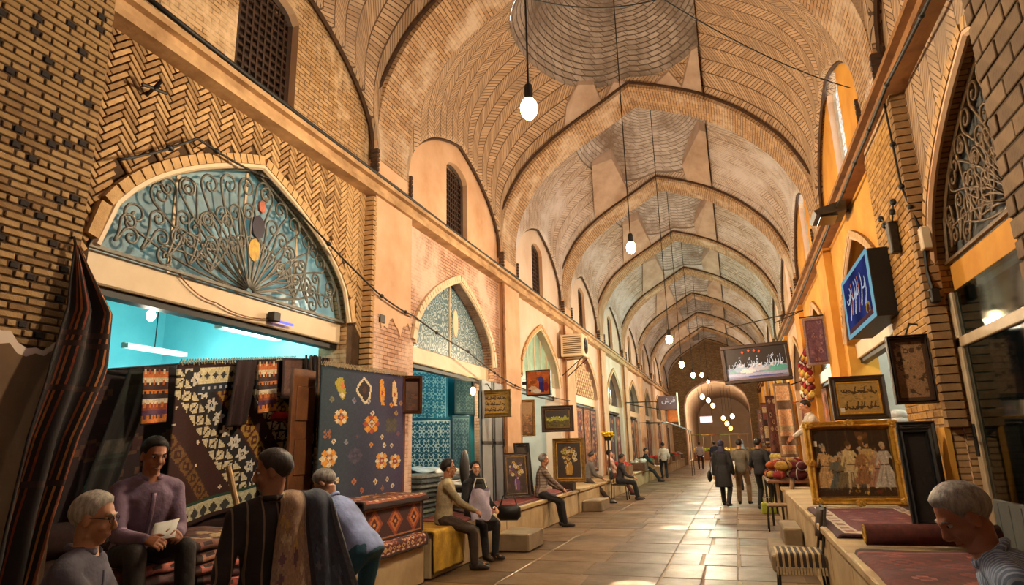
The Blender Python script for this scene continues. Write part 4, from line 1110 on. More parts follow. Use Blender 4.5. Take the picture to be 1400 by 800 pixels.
def cv_bag():
    c=Canvas(26,46,(120,60,36)); cs=[(40,22,22),(196,108,50),(216,198,160),(60,30,34),(206,120,48),(44,30,36),(222,206,178),(150,70,40),(90,54,90),(206,124,54)]
    y=0;k=0
    while y<46: t=[4,5,4,6,3,4][k%6]; c.rect(0,y,26,y+t,cs[k%len(cs)]); k+=1; y+=t
    for j in range(0,46,9):
        for x in range(2,26,5): c.dia(x,j+4,1.6,2.2,cs[(j+x)%len(cs)])
    c.noise(.2); return c

# --- cyan shop, bay 0: lamps
X0=-8.62
for k,(px_,py_,z,lab) in enumerate(((-7.7,6.98,3.08,'fluorescent tube in the cyan shop, nearer the striped curtain'),(-6.3,7.25,3.26,'fluorescent tube in the cyan shop, nearer the blue kilim'))):
    t=thing('tube_lamp',lab,'lamp',(px_,py_,z),0,'fluorescent tubes of the cyan shop')
    L=.46 if k==0 else .56
    mb=MB(); mb.tube([(0,-L,0),(0,L,0)],.025,10); mb.build('tube',M['tube'],t)
    mb=MB(); mb.bbox(-.10,-.03,-L-.05,L+.05,-.03,.05,.01); mb.box(-.03,.03,-L-.05,-L,-.03,.03); mb.box(-.03,.03,L,L+.05,-.03,.03); mb.build('fitting',M['white'],t,fix=False)
    mb=MB(); mb.tube([(-.06,0,.04),(-.06,0,4.92-z)],.008,5); mb.build('cord',M['wire'],t)
    for yl in (-.2,.2):
        l=bpy.data.lights.new('tube_light','POINT'); l.energy=32; l.color=(.62,1,.98); l.shadow_soft_size=.2; lo=bpy.data.objects.new('tube_light',l); COL.objects.link(lo); lo.parent=t; lo.location=(.12,yl,-.1)
t=thing('bulb_lamp','small white bulb hanging in the cyan shop beside the curtain','lamp',(-5.6,4.95,3.02))
mb=MB(); mb.ell((0,0,0),(.045,.045,.06),12,8); mb.build('bulb',M['softbulb'],t,True); mb=MB(); mb.lathe([(0,.14),(.025,.14),(.03,.05),(0,.045)],n=10); mb.build('socket',M['black'],t); mb=MB(); mb.tube([(0,0,.13),(0,0,1.9)],.006,4); mb.build('cord',M['wire'],t)
l=bpy.data.lights.new('bulb_light','POINT'); l.energy=25; l.color=(1,.9,.7); l.shadow_soft_size=.06; lo=bpy.data.objects.new('bulb_light',l); COL.objects.link(lo); lo.parent=t; lo.location=(.0,0,-.12)
# rope they hang from
mb=MB(); rope=[(-5.9,3.3,2.36),(-5.7,4.2,2.36),(-5.4,4.9,2.48),(-5.3,5.6,2.60),(-5.25,6.7,2.76),(-5.1,7.6,2.84)]; mb.tube(rope,.014,6)
one('hanging_rope','dark rope strung across the cyan shop, hung with textiles','rope',mb,M['wire'])
hang('medallion_rug','dark red rug with a diamond medallion hung at the back, left of the seated shopkeeper','rug',cv_rug(56,70,(84,34,36),[(3,(40,26,30),None),(4,(110,60,56),(180,160,130))],'medallion',[(150,120,112),(104,38,40),(44,34,50),(150,96,80)],seed=3),(-5.95,4.15,2.34),(-5.9,5.45,2.43),1.25,.03,2)
hang('dark_shawl','black and green striped cloth hung slanting beside the medallion rug','cloth',cv_rug(26,70,(26,30,28),[(2,(18,18,18),None)],'stripe',[(22,24,24),(34,44,38),(20,20,22),(60,56,50),(28,36,32)],seed=4),(-5.42,4.62,2.44),(-5.38,4.92,2.48),1.5,.03,2,skew=-.42)
hang('saddle_bag','banded orange and white woven saddle bag hung left of the diagonal kilim','bag',cv_bag(),(-5.30,4.66,2.44),(-5.28,4.93,2.47),.55,.03,1,'woven saddle bags on the rope',lean=.05)
hang('diagonal_kilim','large dark kilim with diagonal bands of flowers hung behind the standing man','rug',cv_diag(),(-5.26,5.02,2.50),(-5.22,6.80,2.76),1.62,.035,2,fringe=True)
hang('felt_cloth','plain brown felt cloth hung at the right of the diagonal kilim','cloth',cv_rug(24,34,(104,72,62),[(2,(60,34,30),None)],'none',seed=6),(-5.16,6.50,2.74),(-5.12,6.88,2.78),.50,.02,1)
hang('saddle_bag','banded orange and white woven saddle bag hung in front of the diagonal kilim','bag',cv_bag(),(-5.12,6.02,2.66),(-5.11,6.32,2.70),.62,.03,1,'woven saddle bags on the rope',lean=.05)
hang('dark_scarf','dark maroon scarf hung between the bag and the diagonal kilim','cloth',cv_rug(20,40,(44,18,20),[(1,(30,14,16),None)],'none',seed=8),(-5.15,5.72,2.62),(-5.13,6.02,2.66),.72,.04,2,skew=-.1)
t=thing('yarn_bundle','bundle of black and brown yarn strands hung beside the blue kilim','yarn',(-5.02,7.0,1.75))
for k in range(16):
    mb=MB(); y=-.18+.36*k/15; x=RNG.uniform(-.04,.06); L=RNG.uniform(.75,1.15); mb.tube([(x,y,1.06),(x+.03,y+RNG.uniform(-.03,.03),.6),(x+.05,y+RNG.uniform(-.06,.06),1.06-L)],.016,5)
    mb.build('strand',plain('yarn_%d'%k,[(40,28,26),(84,60,44),(30,24,26),(120,90,66)][k%4],None,30,.95),t,fix=False)
t=thing('felt_hat','round red felt hat resting on the hung kilim','cap',(-5.05,6.40,1.98)); mb=MB(); mb.lathe([(.0,.10),(.09,.095),(.12,.05),(.125,0),(.115,0),(.0,.0)],n=18); mb.build('crown',plain('red_felt',(176,24,24),(140,16,18),20,.9),t,True); mb=MB(); mb.tube([(.123*math.cos(a),.123*math.sin(a),.01) for a in np.linspace(0,2*math.pi,20)],.012,5); mb.build('band',plain('dark_red_felt',(110,14,16),None,20,.9),t)
mb=MB()
for k in range(7): mb.ell((RNG.uniform(-.03,.03),.03*math.sin(k*2.1),.05*k),(.05,.06,.05),10,6)
one('wool_tassel','yellow green wool tassel hung beside the red felt hat','tassel',mb,plain('yellow_wool',(196,176,56),(150,140,40),40,.95),(-5.0,6.72,1.86),smooth=True)
hang('blue_kilim','large navy kilim with scattered flowers and birds hung on the brick pier','rug',cv_blue(),(-4.50,6.36,2.60),(-4.50,8.42,2.66),1.62,.012,2,fringe=True)
t=thing('door_leaf','brown wooden door leaf standing open at the left edge of the navy kilim','door',(-4.74,6.36,ZBL))
mb=MB(); mb.bbox(-.025,.025,-.21,.21,0,2.0,.008); mb.build('panel',M['woodmid'],t,fix=False)
for z in (.35,1.0,1.6):
    mb=MB(); mb.bbox(.02,.04,-.14,.14,z-.2,z+.2,.008); mb.build('raised_panel',M['woodmid'],t,fix=False)
# striped curtain gathered at the pier
def curtain():
    c=Canvas(40,60,(34,24,22))
    for x,w_,cc in ((9,.6,(150,74,38)),(11,1.0,(190,110,56)),(14,.6,(150,70,40)),(33,.7,(160,84,44)),(36,1.2,(206,130,70)),(39,1.5,(150,80,44))): c.rect(x,0,x+w_+.6,60,cc)
    for y in (16,18,26,42): c.rect(0,y,40,y+1,(66,42,32))
    c.noise(.2)
    Z=[3.13,2.66,2.25,1.74,1.2,.75]; Cn=[3.24,3.37,3.30,3.17,3.09,3.05]; Wd=[.012,.16,.20,.17,.15,.14]
    def f(u,v):
        z=.75+(3.13-.75)*v; cy=np.interp(-z,[-q for q in Z],Cn); hw=np.interp(-z,[-q for q in Z],Wd)
        return (.05*math.sin(u*12+z*1.2)*min(1,(3.13-z)*2)+.10*min(1,(3.13-z)), cy+(u*2-1)*hw-3.2, z-.75)
    t=thing('striped_curtain','dark striped woollen hanging gathered to a point on the nearest pier','curtain',(-4.46,3.2,.75))
    solid(canvas_mb(c,f).build('woven_field',M['woven'],t,True,fix=False),.015)
    mb=MB(); mb.tube([(0,.04,2.36),(-.05,.05,2.45),(-.12,.0,2.42)],.012,5); mb.build('hook',M['iron'],t)
curtain()
# carpets piled on the bench of the cyan shop
RUGC=[(124,52,48),(150,84,74),(96,60,50),(170,120,104),(70,40,44),(140,100,80),(178,150,120)]
def folded(name,label,loc,sx,sy,h,c,seed,group,rotz=0):
    t=thing(name,label,'rug',loc,rotz,group); cv=cv_rug(int(sy*26)+8,int(sx*26)+8,c,[(2,tuple(x*.5 for x in c),None),(3,tuple(min(255,x*1.3) for x in c),(60,40,40))],'lattice',[tuple(min(255,x*1.25) for x in c),tuple(x*.6 for x in c),(60,44,52),(190,160,120)],7,seed)
    def f(u,v):
        # top face that rolls over the front edge
        s=(1-v)*(sx+h*1.4); 
        if s<sx-h*.5: x,z=-sx/2+s,h
        else:
            a=min(math.pi,(s-(sx-h*.5))/(h*.5)); x=-sx/2+sx-h*.5+h*.5*math.sin(a); z=h/2+h*.5*math.cos(a)
        return (x,(u-.5)*sy,z+.006*math.sin(u*17+seed)+.004*math.sin(v*23))
    canvas_mb(cv,f).build('woven_field',M['woven'],t,True,fix=False)
    mb=MB(); mb.bbox(-sx/2,sx/2-h*.45,-sy/2+.004,sy/2-.004,0,h-.008,.012); mb.build('folds',plain(name+'_edge_%d'%seed,tuple(x*.7 for x in c),None,30,.95),t,fix=False)
    return t
k=0
for (x,y,sx,sy,n,where) in ((-4.35,4.55,.9,.95,5,'pile beside the seated shopkeeper'),(-4.25,5.75,.85,1.0,3,'pile before the diagonal kilim'),(-4.05,3.62,.5,.55,4,'pile the shopkeeper sits on')):
    z=ZBL
    for i in range(n):
        h=.07+.02*RNG.rand(); folded('folded_rug',['lowest','second','third','fourth','topmost'][i if i<n-1 else 4]+' folded rug in the '+where,(x+RNG.uniform(-.03,.03),y+RNG.uniform(-.04,.04),z),sx,sy,h,RUGC[(k*3+i)%7],k+20,'folded rugs piled on the bench'); z+=h; k+=1
# striped runner spread over the pile beside the diagonal kilim
c=Canvas(30,50,(206,196,180))
for y in range(0,50,6): c.rect(0,y,30,y+2,(60,40,40))
t=thing('striped_runner','white runner with dark stripes spread before the diagonal kilim','rug',(-4.55,6.35,ZBL+.01)); solid(canvas_mb(c,lambda u,v:((u-.5)*.7,(v-.5)*.9,.3+.02*math.sin(u*9)+.012*math.sin(v*11))).build('woven_field',M['woven'],t,True,fix=False))
mb=MB(); mb.bbox(-.36,.36,-.46,.46,0,.285,.02); mb.build('folds',M['wood'],t,fix=False)
# carpet-covered chest and rugs spread over the bench edge
def draped(name,label,cv,x0,x1,y0,y1,z,drop,group=None,th=.02,cat='rug'):
    t=thing(name,label,cat,((x0+x1)/2,(y0+y1)/2,z),0,group); L=(x1-x0)+drop; hx=(x1-x0)/2; hy=(y1-y0)/2
    def f(u,v):
        s=(1-v)*L; r=.035
        if s<x1-x0-r: x,zz=-hx+s,0
        else:
            a=min(math.pi/2,(s-(x1-x0-r))/r); x=hx-r+r*math.sin(a); zz=-r+r*math.cos(a)-max(0,s-(x1-x0-r)-r*math.pi/2)
        return (x+.006*math.sin(u*14+zz*9)*(1 if zz<-.03 else 0)+.012,(u*2-1)*hy,zz+.012+.004*math.sin(u*21+v*9))
    solid(canvas_mb(cv,f).build('woven_field',M['woven'],t,True,fix=False),th); return t
t=thing('carpet_chest','chest covered in dark red carpet with orange medallions on the left bench','chest',(-4.32,7.2,ZBL))
c=Canvas(100,44,(70,28,24))
for x in (18,50,82): c.dia(x,22,13,18,(150,66,34)); c.dia(x,22,9,13,(200,112,50)); c.dia(x,22,5,8,(90,30,26)); c.dia(x,22,2,3,(214,150,80))
c.frame(0,4,(44,22,22)); c.frame(4,6,(170,110,70)); c.noise(.2)
canvas_mb(c,lambda u,v:(.365,(u-.5)*1.5,.02+v*.42)).build('front_panel',M['woven'],t,fix=False)
mb=MB(); mb.bbox(-.36,.36,-.755,.755,0,.47,.02); mb.build('body',plain('chest_carpet',(84,38,34),(60,26,24),18,.95),t,fix=False)
o=draped('chest_rug','dark red runner with a cream zigzag border laid on top of the chest',cv_rug(90,40,(84,32,28),[(3,(50,24,24),None),(4,(140,70,50),(206,180,140))],'lattice',[(150,70,46),(60,26,26),(190,140,90)],7,31),-4.68,-3.93,6.42,7.99,ZBL+.48,.07)
draped('bench_runner','dark red patterned runner hanging over the bench below the chest',cv_rug(80,34,(96,36,32),[(3,(50,24,24),None),(4,(120,56,44),(214,188,150))],'lattice',[(160,84,54),(56,26,28),(196,150,100)],7,32),-3.98,-3.82,6.55,7.77,ZBL+.012,.12)
c=Canvas(40,40,(190,146,36)); c.a*= (1+.12*np.sin(c.X*.5)*np.sin(c.Y*.31))[...,None]; c.noise(.12); c.rect(0,39,40,40,(150,110,30))
draped('yellow_cover','mustard yellow cloth draped over the bench edge beside the seated man',c,-4.45,-3.80,7.92,8.86,ZBL+.012,.50,cat='cloth')
draped('red_runner','plain red runner spread on the bench behind the seated couple',cv_rug(80,30,(128,50,46),[(2,(90,34,34),None),(2,(150,80,70),None)],'none',seed=35),-4.66,-3.93,9.0,10.85,ZBL+.012,.05)
draped('red_runner','deep red rug spread on the bench under the leaning paintings',cv_rug(90,34,(120,44,42),[(3,(84,30,32),None),(2,(160,96,80),None)],'lattice',[(140,60,54),(100,36,36)],8,seed=36),-4.66,-3.93,11.0,16.1,ZBL+.012,.04)

# --- teal shop, bay 1
def cv_floral(bgc,fg,w,h,seed,big=True):
    r=np.random.RandomState(seed); c=Canvas(w,h,bgc)
    for gx in range(0,w+14,14):
        for gy in range(0,h+14,14):
            x,y=gx+(7 if (gy//14)%2 else 0),gy
            an=np.arctan2(c.Y-y,c.X-x); rr=np.hypot(c.X-x,c.Y-y); m=np.abs(rr-(4.6+1.3*np.cos(6*an)))<.85; c.put(m,fg); c.put(rr<1.6,fg); c.put((np.abs(rr-7.2)<.5)&(np.cos(an*8)>0),tuple(.7*np.array(fg)+.3*np.array(bgc)))
    c.frame(0,3,bgc); c.frame(3,4,fg); c.noise(.12); return c
hang('floral_carpet','teal carpet with pale scrolling flowers hung high in the teal shop','rug',cv_floral((34,124,146),(170,214,214),70,60,41),(-6.85,12.9,3.40),(-5.85,12.9,3.30),1.15,.01,2)
hang('floral_carpet','dark teal carpet with white interlaced flowers hung below the pale one','rug',cv_floral((26,96,116),(220,230,224),80,54,42),(-7.0,12.84,2.30),(-5.72,12.84,2.28),1.15,.01,2)
hang('floral_carpet','slate grey carpet hung beside the teal ones in the second shop','rug',cv_floral((66,92,100),(110,140,144),40,60,43),(-5.70,12.78,2.32),(-5.28,12.78,2.30),1.2,.01,2)
hang('floral_carpet','narrow dark grey carpet edge hung beneath the shop bulb','rug',cv_floral((50,74,78),(84,110,110),40,50,44),(-5.72,12.95,3.2),(-5.25,12.95,3.16),.85,.01,2)
t=thing('bulb_lamp','warm bulb hanging in the teal shop by the framed calligraphy','lamp',(-5.02,12.3,2.76))
mb=MB(); mb.ell((0,0,0),(.06,.06,.085),12,8); mb.build('bulb',emit('warm_bulb_glow',(255,222,150),18),t,True); mb=MB(); mb.lathe([(0,.2),(.03,.2),(.035,.08),(0,.07)],n=10); mb.build('socket',M['black'],t); mb=MB(); mb.tube([(0,0,.19),(0,0,.3)],.008,4); mb.build('cord',M['wire'],t)
l=bpy.data.lights.new('bulb_light','POINT'); l.energy=40; l.color=(1,.8,.45); l.shadow_soft_size=.06; lo=bpy.data.objects.new('bulb_light',l); COL.objects.link(lo); lo.parent=t; lo.location=(.0,0,-.15)
t=thing('tube_lamp','fluorescent tube at the ceiling of the teal shop','lamp',(-6.4,10.4,4.2)); mb=MB(); mb.tube([(0,-.6,0),(0,.6,0)],.025,8); mb.build('tube',M['tube'],t); mb=MB(); mb.bbox(-.04,.04,-.65,.65,.03,.09,.01); mb.build('fitting',M['white'],t,fix=False); mb=MB(); mb.tube([(0,0,.08),(0,0,.75)],.01,5); mb.build('cord',M['wire'],t)
l=bpy.data.lights.new('tube_light','POINT'); l.energy=120; l.color=(.72,1,1); l.shadow_soft_size=.3; lo=bpy.data.objects.new('tube_light',l); COL.objects.link(lo); lo.parent=t; lo.location=(0,0,-.2)
GR=[(96,108,110),(120,128,126),(76,88,92),(140,144,138),(88,96,100)]
z=ZBL
for i in range(9):
    mb=MB(); h=.075; mb.bbox(-.55,.55,-.95,.95,0,h-.006,.02)
    one('stacked_carpet',['lowest','second','third','fourth','fifth','sixth','seventh','eighth','topmost'][i]+' grey folded carpet in the stack under the plastic sheet','rug',mb,plain('grey_pile_%d'%i,GR[i%5],None,14,.95),(-5.25+RNG.uniform(-.02,.02),10.3,z),0,'grey carpets stacked in the teal shop'); z+=h
c=Canvas(40,40,(206,212,214)); c.a*=(1+.10*np.sin(c.X*.7+c.Y*.4))[...,None]; c.rect(0,0,40,2,(120,40,60))
def fs(u,v):
    s=(1-v)*1.5
    x=-.6+s if s<1.05 else .45+(s-1.05)*.35; zz=0 if s<1.05 else -(s-1.05)*1.3
    return (x,(u-.5)*1.5+.25*(s>1.05)*(s-1.05),zz+.025*math.sin(u*9+s*5)+.02*math.sin(s*13))
t=thing('plastic_sheet','crumpled white plastic sheet thrown over the stack of grey carpets','sheet',(-5.2,10.7,z+.035)); solid(canvas_mb(c,fs).build('sheet_field',colmat('plastic_film',.3,60,.4),t,True,fix=False),.006)
t=thing('office_chair','black chair with a rounded back behind the seated couple','chair',(-4.22,9.95,ZBL+.02))
mb=MB(); P=[]
mb.ell((0,0,.72),(.05,.17,.30),20,12); mb.build('backrest',M['black'],t,True)
mb=MB(); mb.ell((-.22,0,.42),(.23,.22,.05),20,8); mb.build('seat',M['black'],t,True)
mb=MB(); mb.tube([(-.02,0,.5),(-.06,0,.36),(-.22,0,.36),(-.22,0,.06)],.025,8); mb.build('stem',M['iron'],t,True)
for k in range(5):
    mb=MB(); a=k*2*math.pi/5; mb.tube([(-.22,0,.08),(-.22+.24*math.cos(a),.24*math.sin(a),.03)],[.022,.016],6); mb.ell((-.22+.25*math.cos(a),.25*math.sin(a),.022),(.022,.022,.022),8,6); mb.build('leg',M['black'],t,True)
# folded shutter leaves at the pier
for (y0,y1,m,lab) in ((11.78,12.42,plain('grey_shutter',(150,152,152),(128,130,132),3,.5),'pale grey shutter leaf folded against the second pier'),(12.50,13.05,plain('blue_grey_shutter',(120,124,130),(104,108,114),3,.5),'blue grey shutter leaf beside the paler one')):
    t=thing('shutter_leaf',lab,'shutter',(-4.66,(y0+y1)/2,ZBL+.025)); hw=(y1-y0)/2
    mb=MB(); mb.bbox(-.02,.02,-hw,hw,0,2.35,.006); mb.build('panel',m,t,fix=False)
    mb=MB(); mb.box(.018,.03,-hw,-hw+.05,0,2.35); mb.box(.018,.03,hw-.05,hw,0,2.35); mb.box(.018,.03,-hw,hw,1.1,1.16); mb.build('stile',M['iron'],t)
    mb=MB(); mb.tube([(.03,hw-.1,1.2),(.07,hw-.1,1.2),(.07,hw-.1,1.05),(.03,hw-.1,1.05)],.008,5); mb.build('handle',M['iron'],t)
# ================================================================ FRAMED PICTURES AND SIGNS
M['gold']=plain('gilt_wood',(232,184,74),(176,126,42),16,.4,.4,Metallic=.15); M['gold_dark']=plain('dull_gilt',(150,116,54),(98,70,30),16,.45,.4,Metallic=.25)
M['frame_dark']=plain('dark_frame_wood',(62,40,28),(40,26,18),9,.45,.3)
# letters of the Arabic script in their joined forms, in visual order
def fa(word):
    J={'ا':('ﺍ','ﺍ','ﺎ','ﺎ'),'ب':('ﺏ','ﺑ','ﺒ','ﺐ'),'ز':('ﺯ','ﺯ','ﺰ','ﺰ'),'ر':('ﺭ','ﺭ','ﺮ','ﺮ'),'گ':('ﮒ','ﮔ','ﮕ','ﮓ'),'ن':('ﻥ','ﻧ','ﻨ','ﻦ'),'ی':('ﯼ','ﯾ','ﯿ','ﯽ'),'ف':('ﻑ','ﻓ','ﻔ','ﻒ'),'ش':('ﺵ','ﺷ','ﺸ','ﺶ'),'ق':('ﻕ','ﻗ','ﻘ','ﻖ'),'م':('ﻡ','ﻣ','ﻤ','ﻢ'),'ل':('ﻝ','ﻟ','ﻠ','ﻞ'),'ه':('ﻩ','ﻫ','ﻬ','ﻪ'),'د':('ﺩ','ﺩ','ﺪ','ﺪ'),'و':('ﻭ','ﻭ','ﻮ','ﻮ')}
    NB_=set('ازردو'); out=[]
    for w_ in word.split():
        s=''
        for i,ch in enumerate(w_):
            p=i>0 and w_[i-1] not in NB_; n=i<len(w_)-1 and ch not in NB_
            s+=J[ch][(2 if n else 3) if p else (1 if n else 0)]
        out.append(s[::-1])
    return ' '.join(out[::-1])
def lettering(text,size,parent,loc,rot,mat,name='lettering',shear=0.0,ext=.004):
    f=bpy.data.curves.new(name,'FONT'); f.body=text; f.size=size; f.align_x='CENTER'; f.align_y='CENTER'; f.extrude=ext; f.shear=shear
    o=bpy.data.objects.new('tmp',f); COL.objects.link(o); dg=bpy.context.evaluated_depsgraph_get(); me=bpy.data.meshes.new_from_object(o.evaluated_get(dg),depsgraph=dg)
    bpy.data.objects.remove(o); me.materials.clear(); me.materials.append(mat); return link(name,me,parent,loc,rot)
def picture(name,label,loc,w,h,rotz,cv,frame=.08,depth=.05,fm=None,liner=None,mat_border=0.0,bc=None,tilt=0.0,cat='picture',group=None,stand=False,ornate=False,inner=None):
    """framed picture: local x = width, faces local -y, base at z=0; loc = centre of the bottom edge"""
    t=thing(name,label,cat,loc,rotz,group); t.rotation_euler=(tilt,0,rotz); fm=fm or M['frame_dark']
    # mitred frame, four rails with a stepped profile
    prof=[(0,0),(0,depth*.75),(frame*.18,depth),(frame*.55,depth*.8),(frame*.8,depth*.9),(frame,depth*.35),(frame,0)]
    def rail(mb,a,b,inw):
        a=np.array(a);b=np.array(b);d=unit(np.append(b-a,0))[:2]; n=np.array(inw)
        R=[]
        for (q,e) in prof:
            p0=a+d*q+n*q; p1=b-d*q+n*q; R.append([(p0[0],-e,p0[1]),(p1[0],-e,p1[1])])
        mb.grid(R)
    W=w/2
    for (a,b,n) in (((-W,0),(W,0),(0,1)),((W,0),(W,h),(-1,0)),((W,h),(-W,h),(0,-1)),((-W,h),(-W,0),(1,0))):
        mb=MB(); rail(mb,a,b,n); mb.build('frame_rail',fm,t,fix=False)
    mb=MB(); mb.box(-W+.01,W-.01,-.006,.012,.01,h-.01); mb.build('backing',M['wood'],t)
    i=frame
    if liner:
        mb=MB()
        for (x0,x1,z0,z1) in ((-W+i-.004,W-i+.004,i-.004,i+.022),(-W+i-.004,W-i+.004,h-i-.022,h-i+.004),(-W+i-.004,-W+i+.022,i,h-i),(W-i-.022,W-i+.004,i,h-i)): mb.bbox(x0,x1,-.026,-.0,z0,z1,.004)
        mb.build('liner',liner,t,fix=False); i+=.018
    if mat_border:
        mb=MB(); mb.box(-W+i,W-i,-.012,-.004,i,h-i); mb.build('mount',plain(name+'_mount_%d'%len(bpy.data.objects),bc,None,6,.8),t); i+=mat_border
    canvas_mb(cv,lambda u,v:(-W+i+u*(w-2*i),-.016,i+v*(h-2*i))).build('picture_field',M['print'],t,fix=False)
    if ornate:
        for (x,z) in ((-W+.05,.05),(W-.05,.05),(-W+.05,h-.05),(W-.05,h-.05),(0,h-.03),(0,.03),(-W+.03,h/2),(W-.03,h/2)):
            mb=MB(); n=7
            for k in range(n): a=2*math.pi*k/n; mb.ell((x+.045*math.cos(a),-depth-.004,z+.03*math.sin(a)),(.026,.014,.02),8,6)
            mb.ell((x,-depth-.012,z),(.024,.018,.024),8,6); mb.build('gilt_ornament',M['gold'],t,True)
    if stand:
        mb=MB(); mb.tube([(0,.02,h*.8),(0,.25+.1*h,.02)],.014,5); mb.build('strut',M['wood'],t)
    return t
def cv_script(w,h,bgc,ink,seed,rows=2,gold=None,shades=()):
    """panel of flowing pen strokes"""
    r=np.random.RandomState(seed); c=Canvas(w,h,bgc)
    for k in range(w*h//40): x,y=r.uniform(0,w),r.uniform(0,h); c.ell(x,y,r.uniform(1,3),r.uniform(.6,1.6),tuple(np.array(bgc)*r.uniform(.78,1.12)))
    for j in range(rows):
        y=h*(j+.6)/rows; x=w*.08
        while x<w*.9:
            L=r.uniform(.06,.17)*w; q=r.randint(4)
            if q==0: c.line(x,y,x+L*.25,y-h*.33/rows,1.9,ink); c.line(x,y,x+L*.6,y+1,2,ink)
            elif q==1: 
                for a in np.linspace(0,math.pi,12): c.ell(x+L*.4-L*.4*math.cos(a),y+math.sin(a)*h*.14/rows,1.3,1.1,ink)
            elif q==2: c.line(x,y-2,x+L,y+2,2.1,ink); c.dia(x+L*.5,y-6,1.3,1.3,ink)
            else: c.ell(x+L*.3,y-2,2.6,2.2,ink); c.ell(x+L*.3,y-2,1,1,bgc); c.line(x+L*.3,y,x+L,y+2,1.8,ink)
            x+=L*.62
    c.noise(.1); return c
def cv_flowers(w,h,bgc,cols,seed,vase=True):
    r=np.random.RandomState(seed); c=Canvas(w,h,bgc)
    for k in range(40): x,y=r.uniform(0,w),r.uniform(0,h); c.ell(x,y,r.uniform(2,6),r.uniform(2,5),tuple(np.array(bgc)*r.uniform(.7,1.4)))
    if vase: c.poly([(w*.38,h*.92),(w*.34,h*.7),(w*.45,h*.56),(w*.57,h*.56),(w*.67,h*.7),(w*.62,h*.92)],cols[0]); c.line(w*.42,h*.62,w*.44,h*.88,1.6,(240,220,170))
    for k in range(46):
        a=r.uniform(0,2*math.pi); q=r.uniform(0,1)**.5; x,y=w*.5+q*w*.34*math.cos(a),h*.36+q*h*.26*math.sin(a); cc=cols[r.randint(len(cols))]; s=r.uniform(1.5,4)
        c.ell(x,y,s,s*.8,cc); c.ell(x,y,s*.4,s*.4,tuple(np.array(cc)*.6))
    c.noise(.14); return c
def cv_landscape(w,h,seed,sky,mid,low):
    r=np.random.RandomState(seed); c=Canvas(w,h,sky)
    for x in range(w):
        y=h*.42+3*math.sin(x*.25+seed)+2*math.sin(x*.6); c.rect(x,y,x+1,h,mid); y=h*.62+2*math.sin(x*.2); c.rect(x,y,x+1,h,low)
    for k in range(60): x,y=r.uniform(0,w),r.uniform(h*.4,h); c.ell(x,y,r.uniform(1,3.5),r.uniform(.8,2),tuple(np.array(low if y>h*.6 else mid)*r.uniform(.6,1.5)))
    c.noise(.14); return c
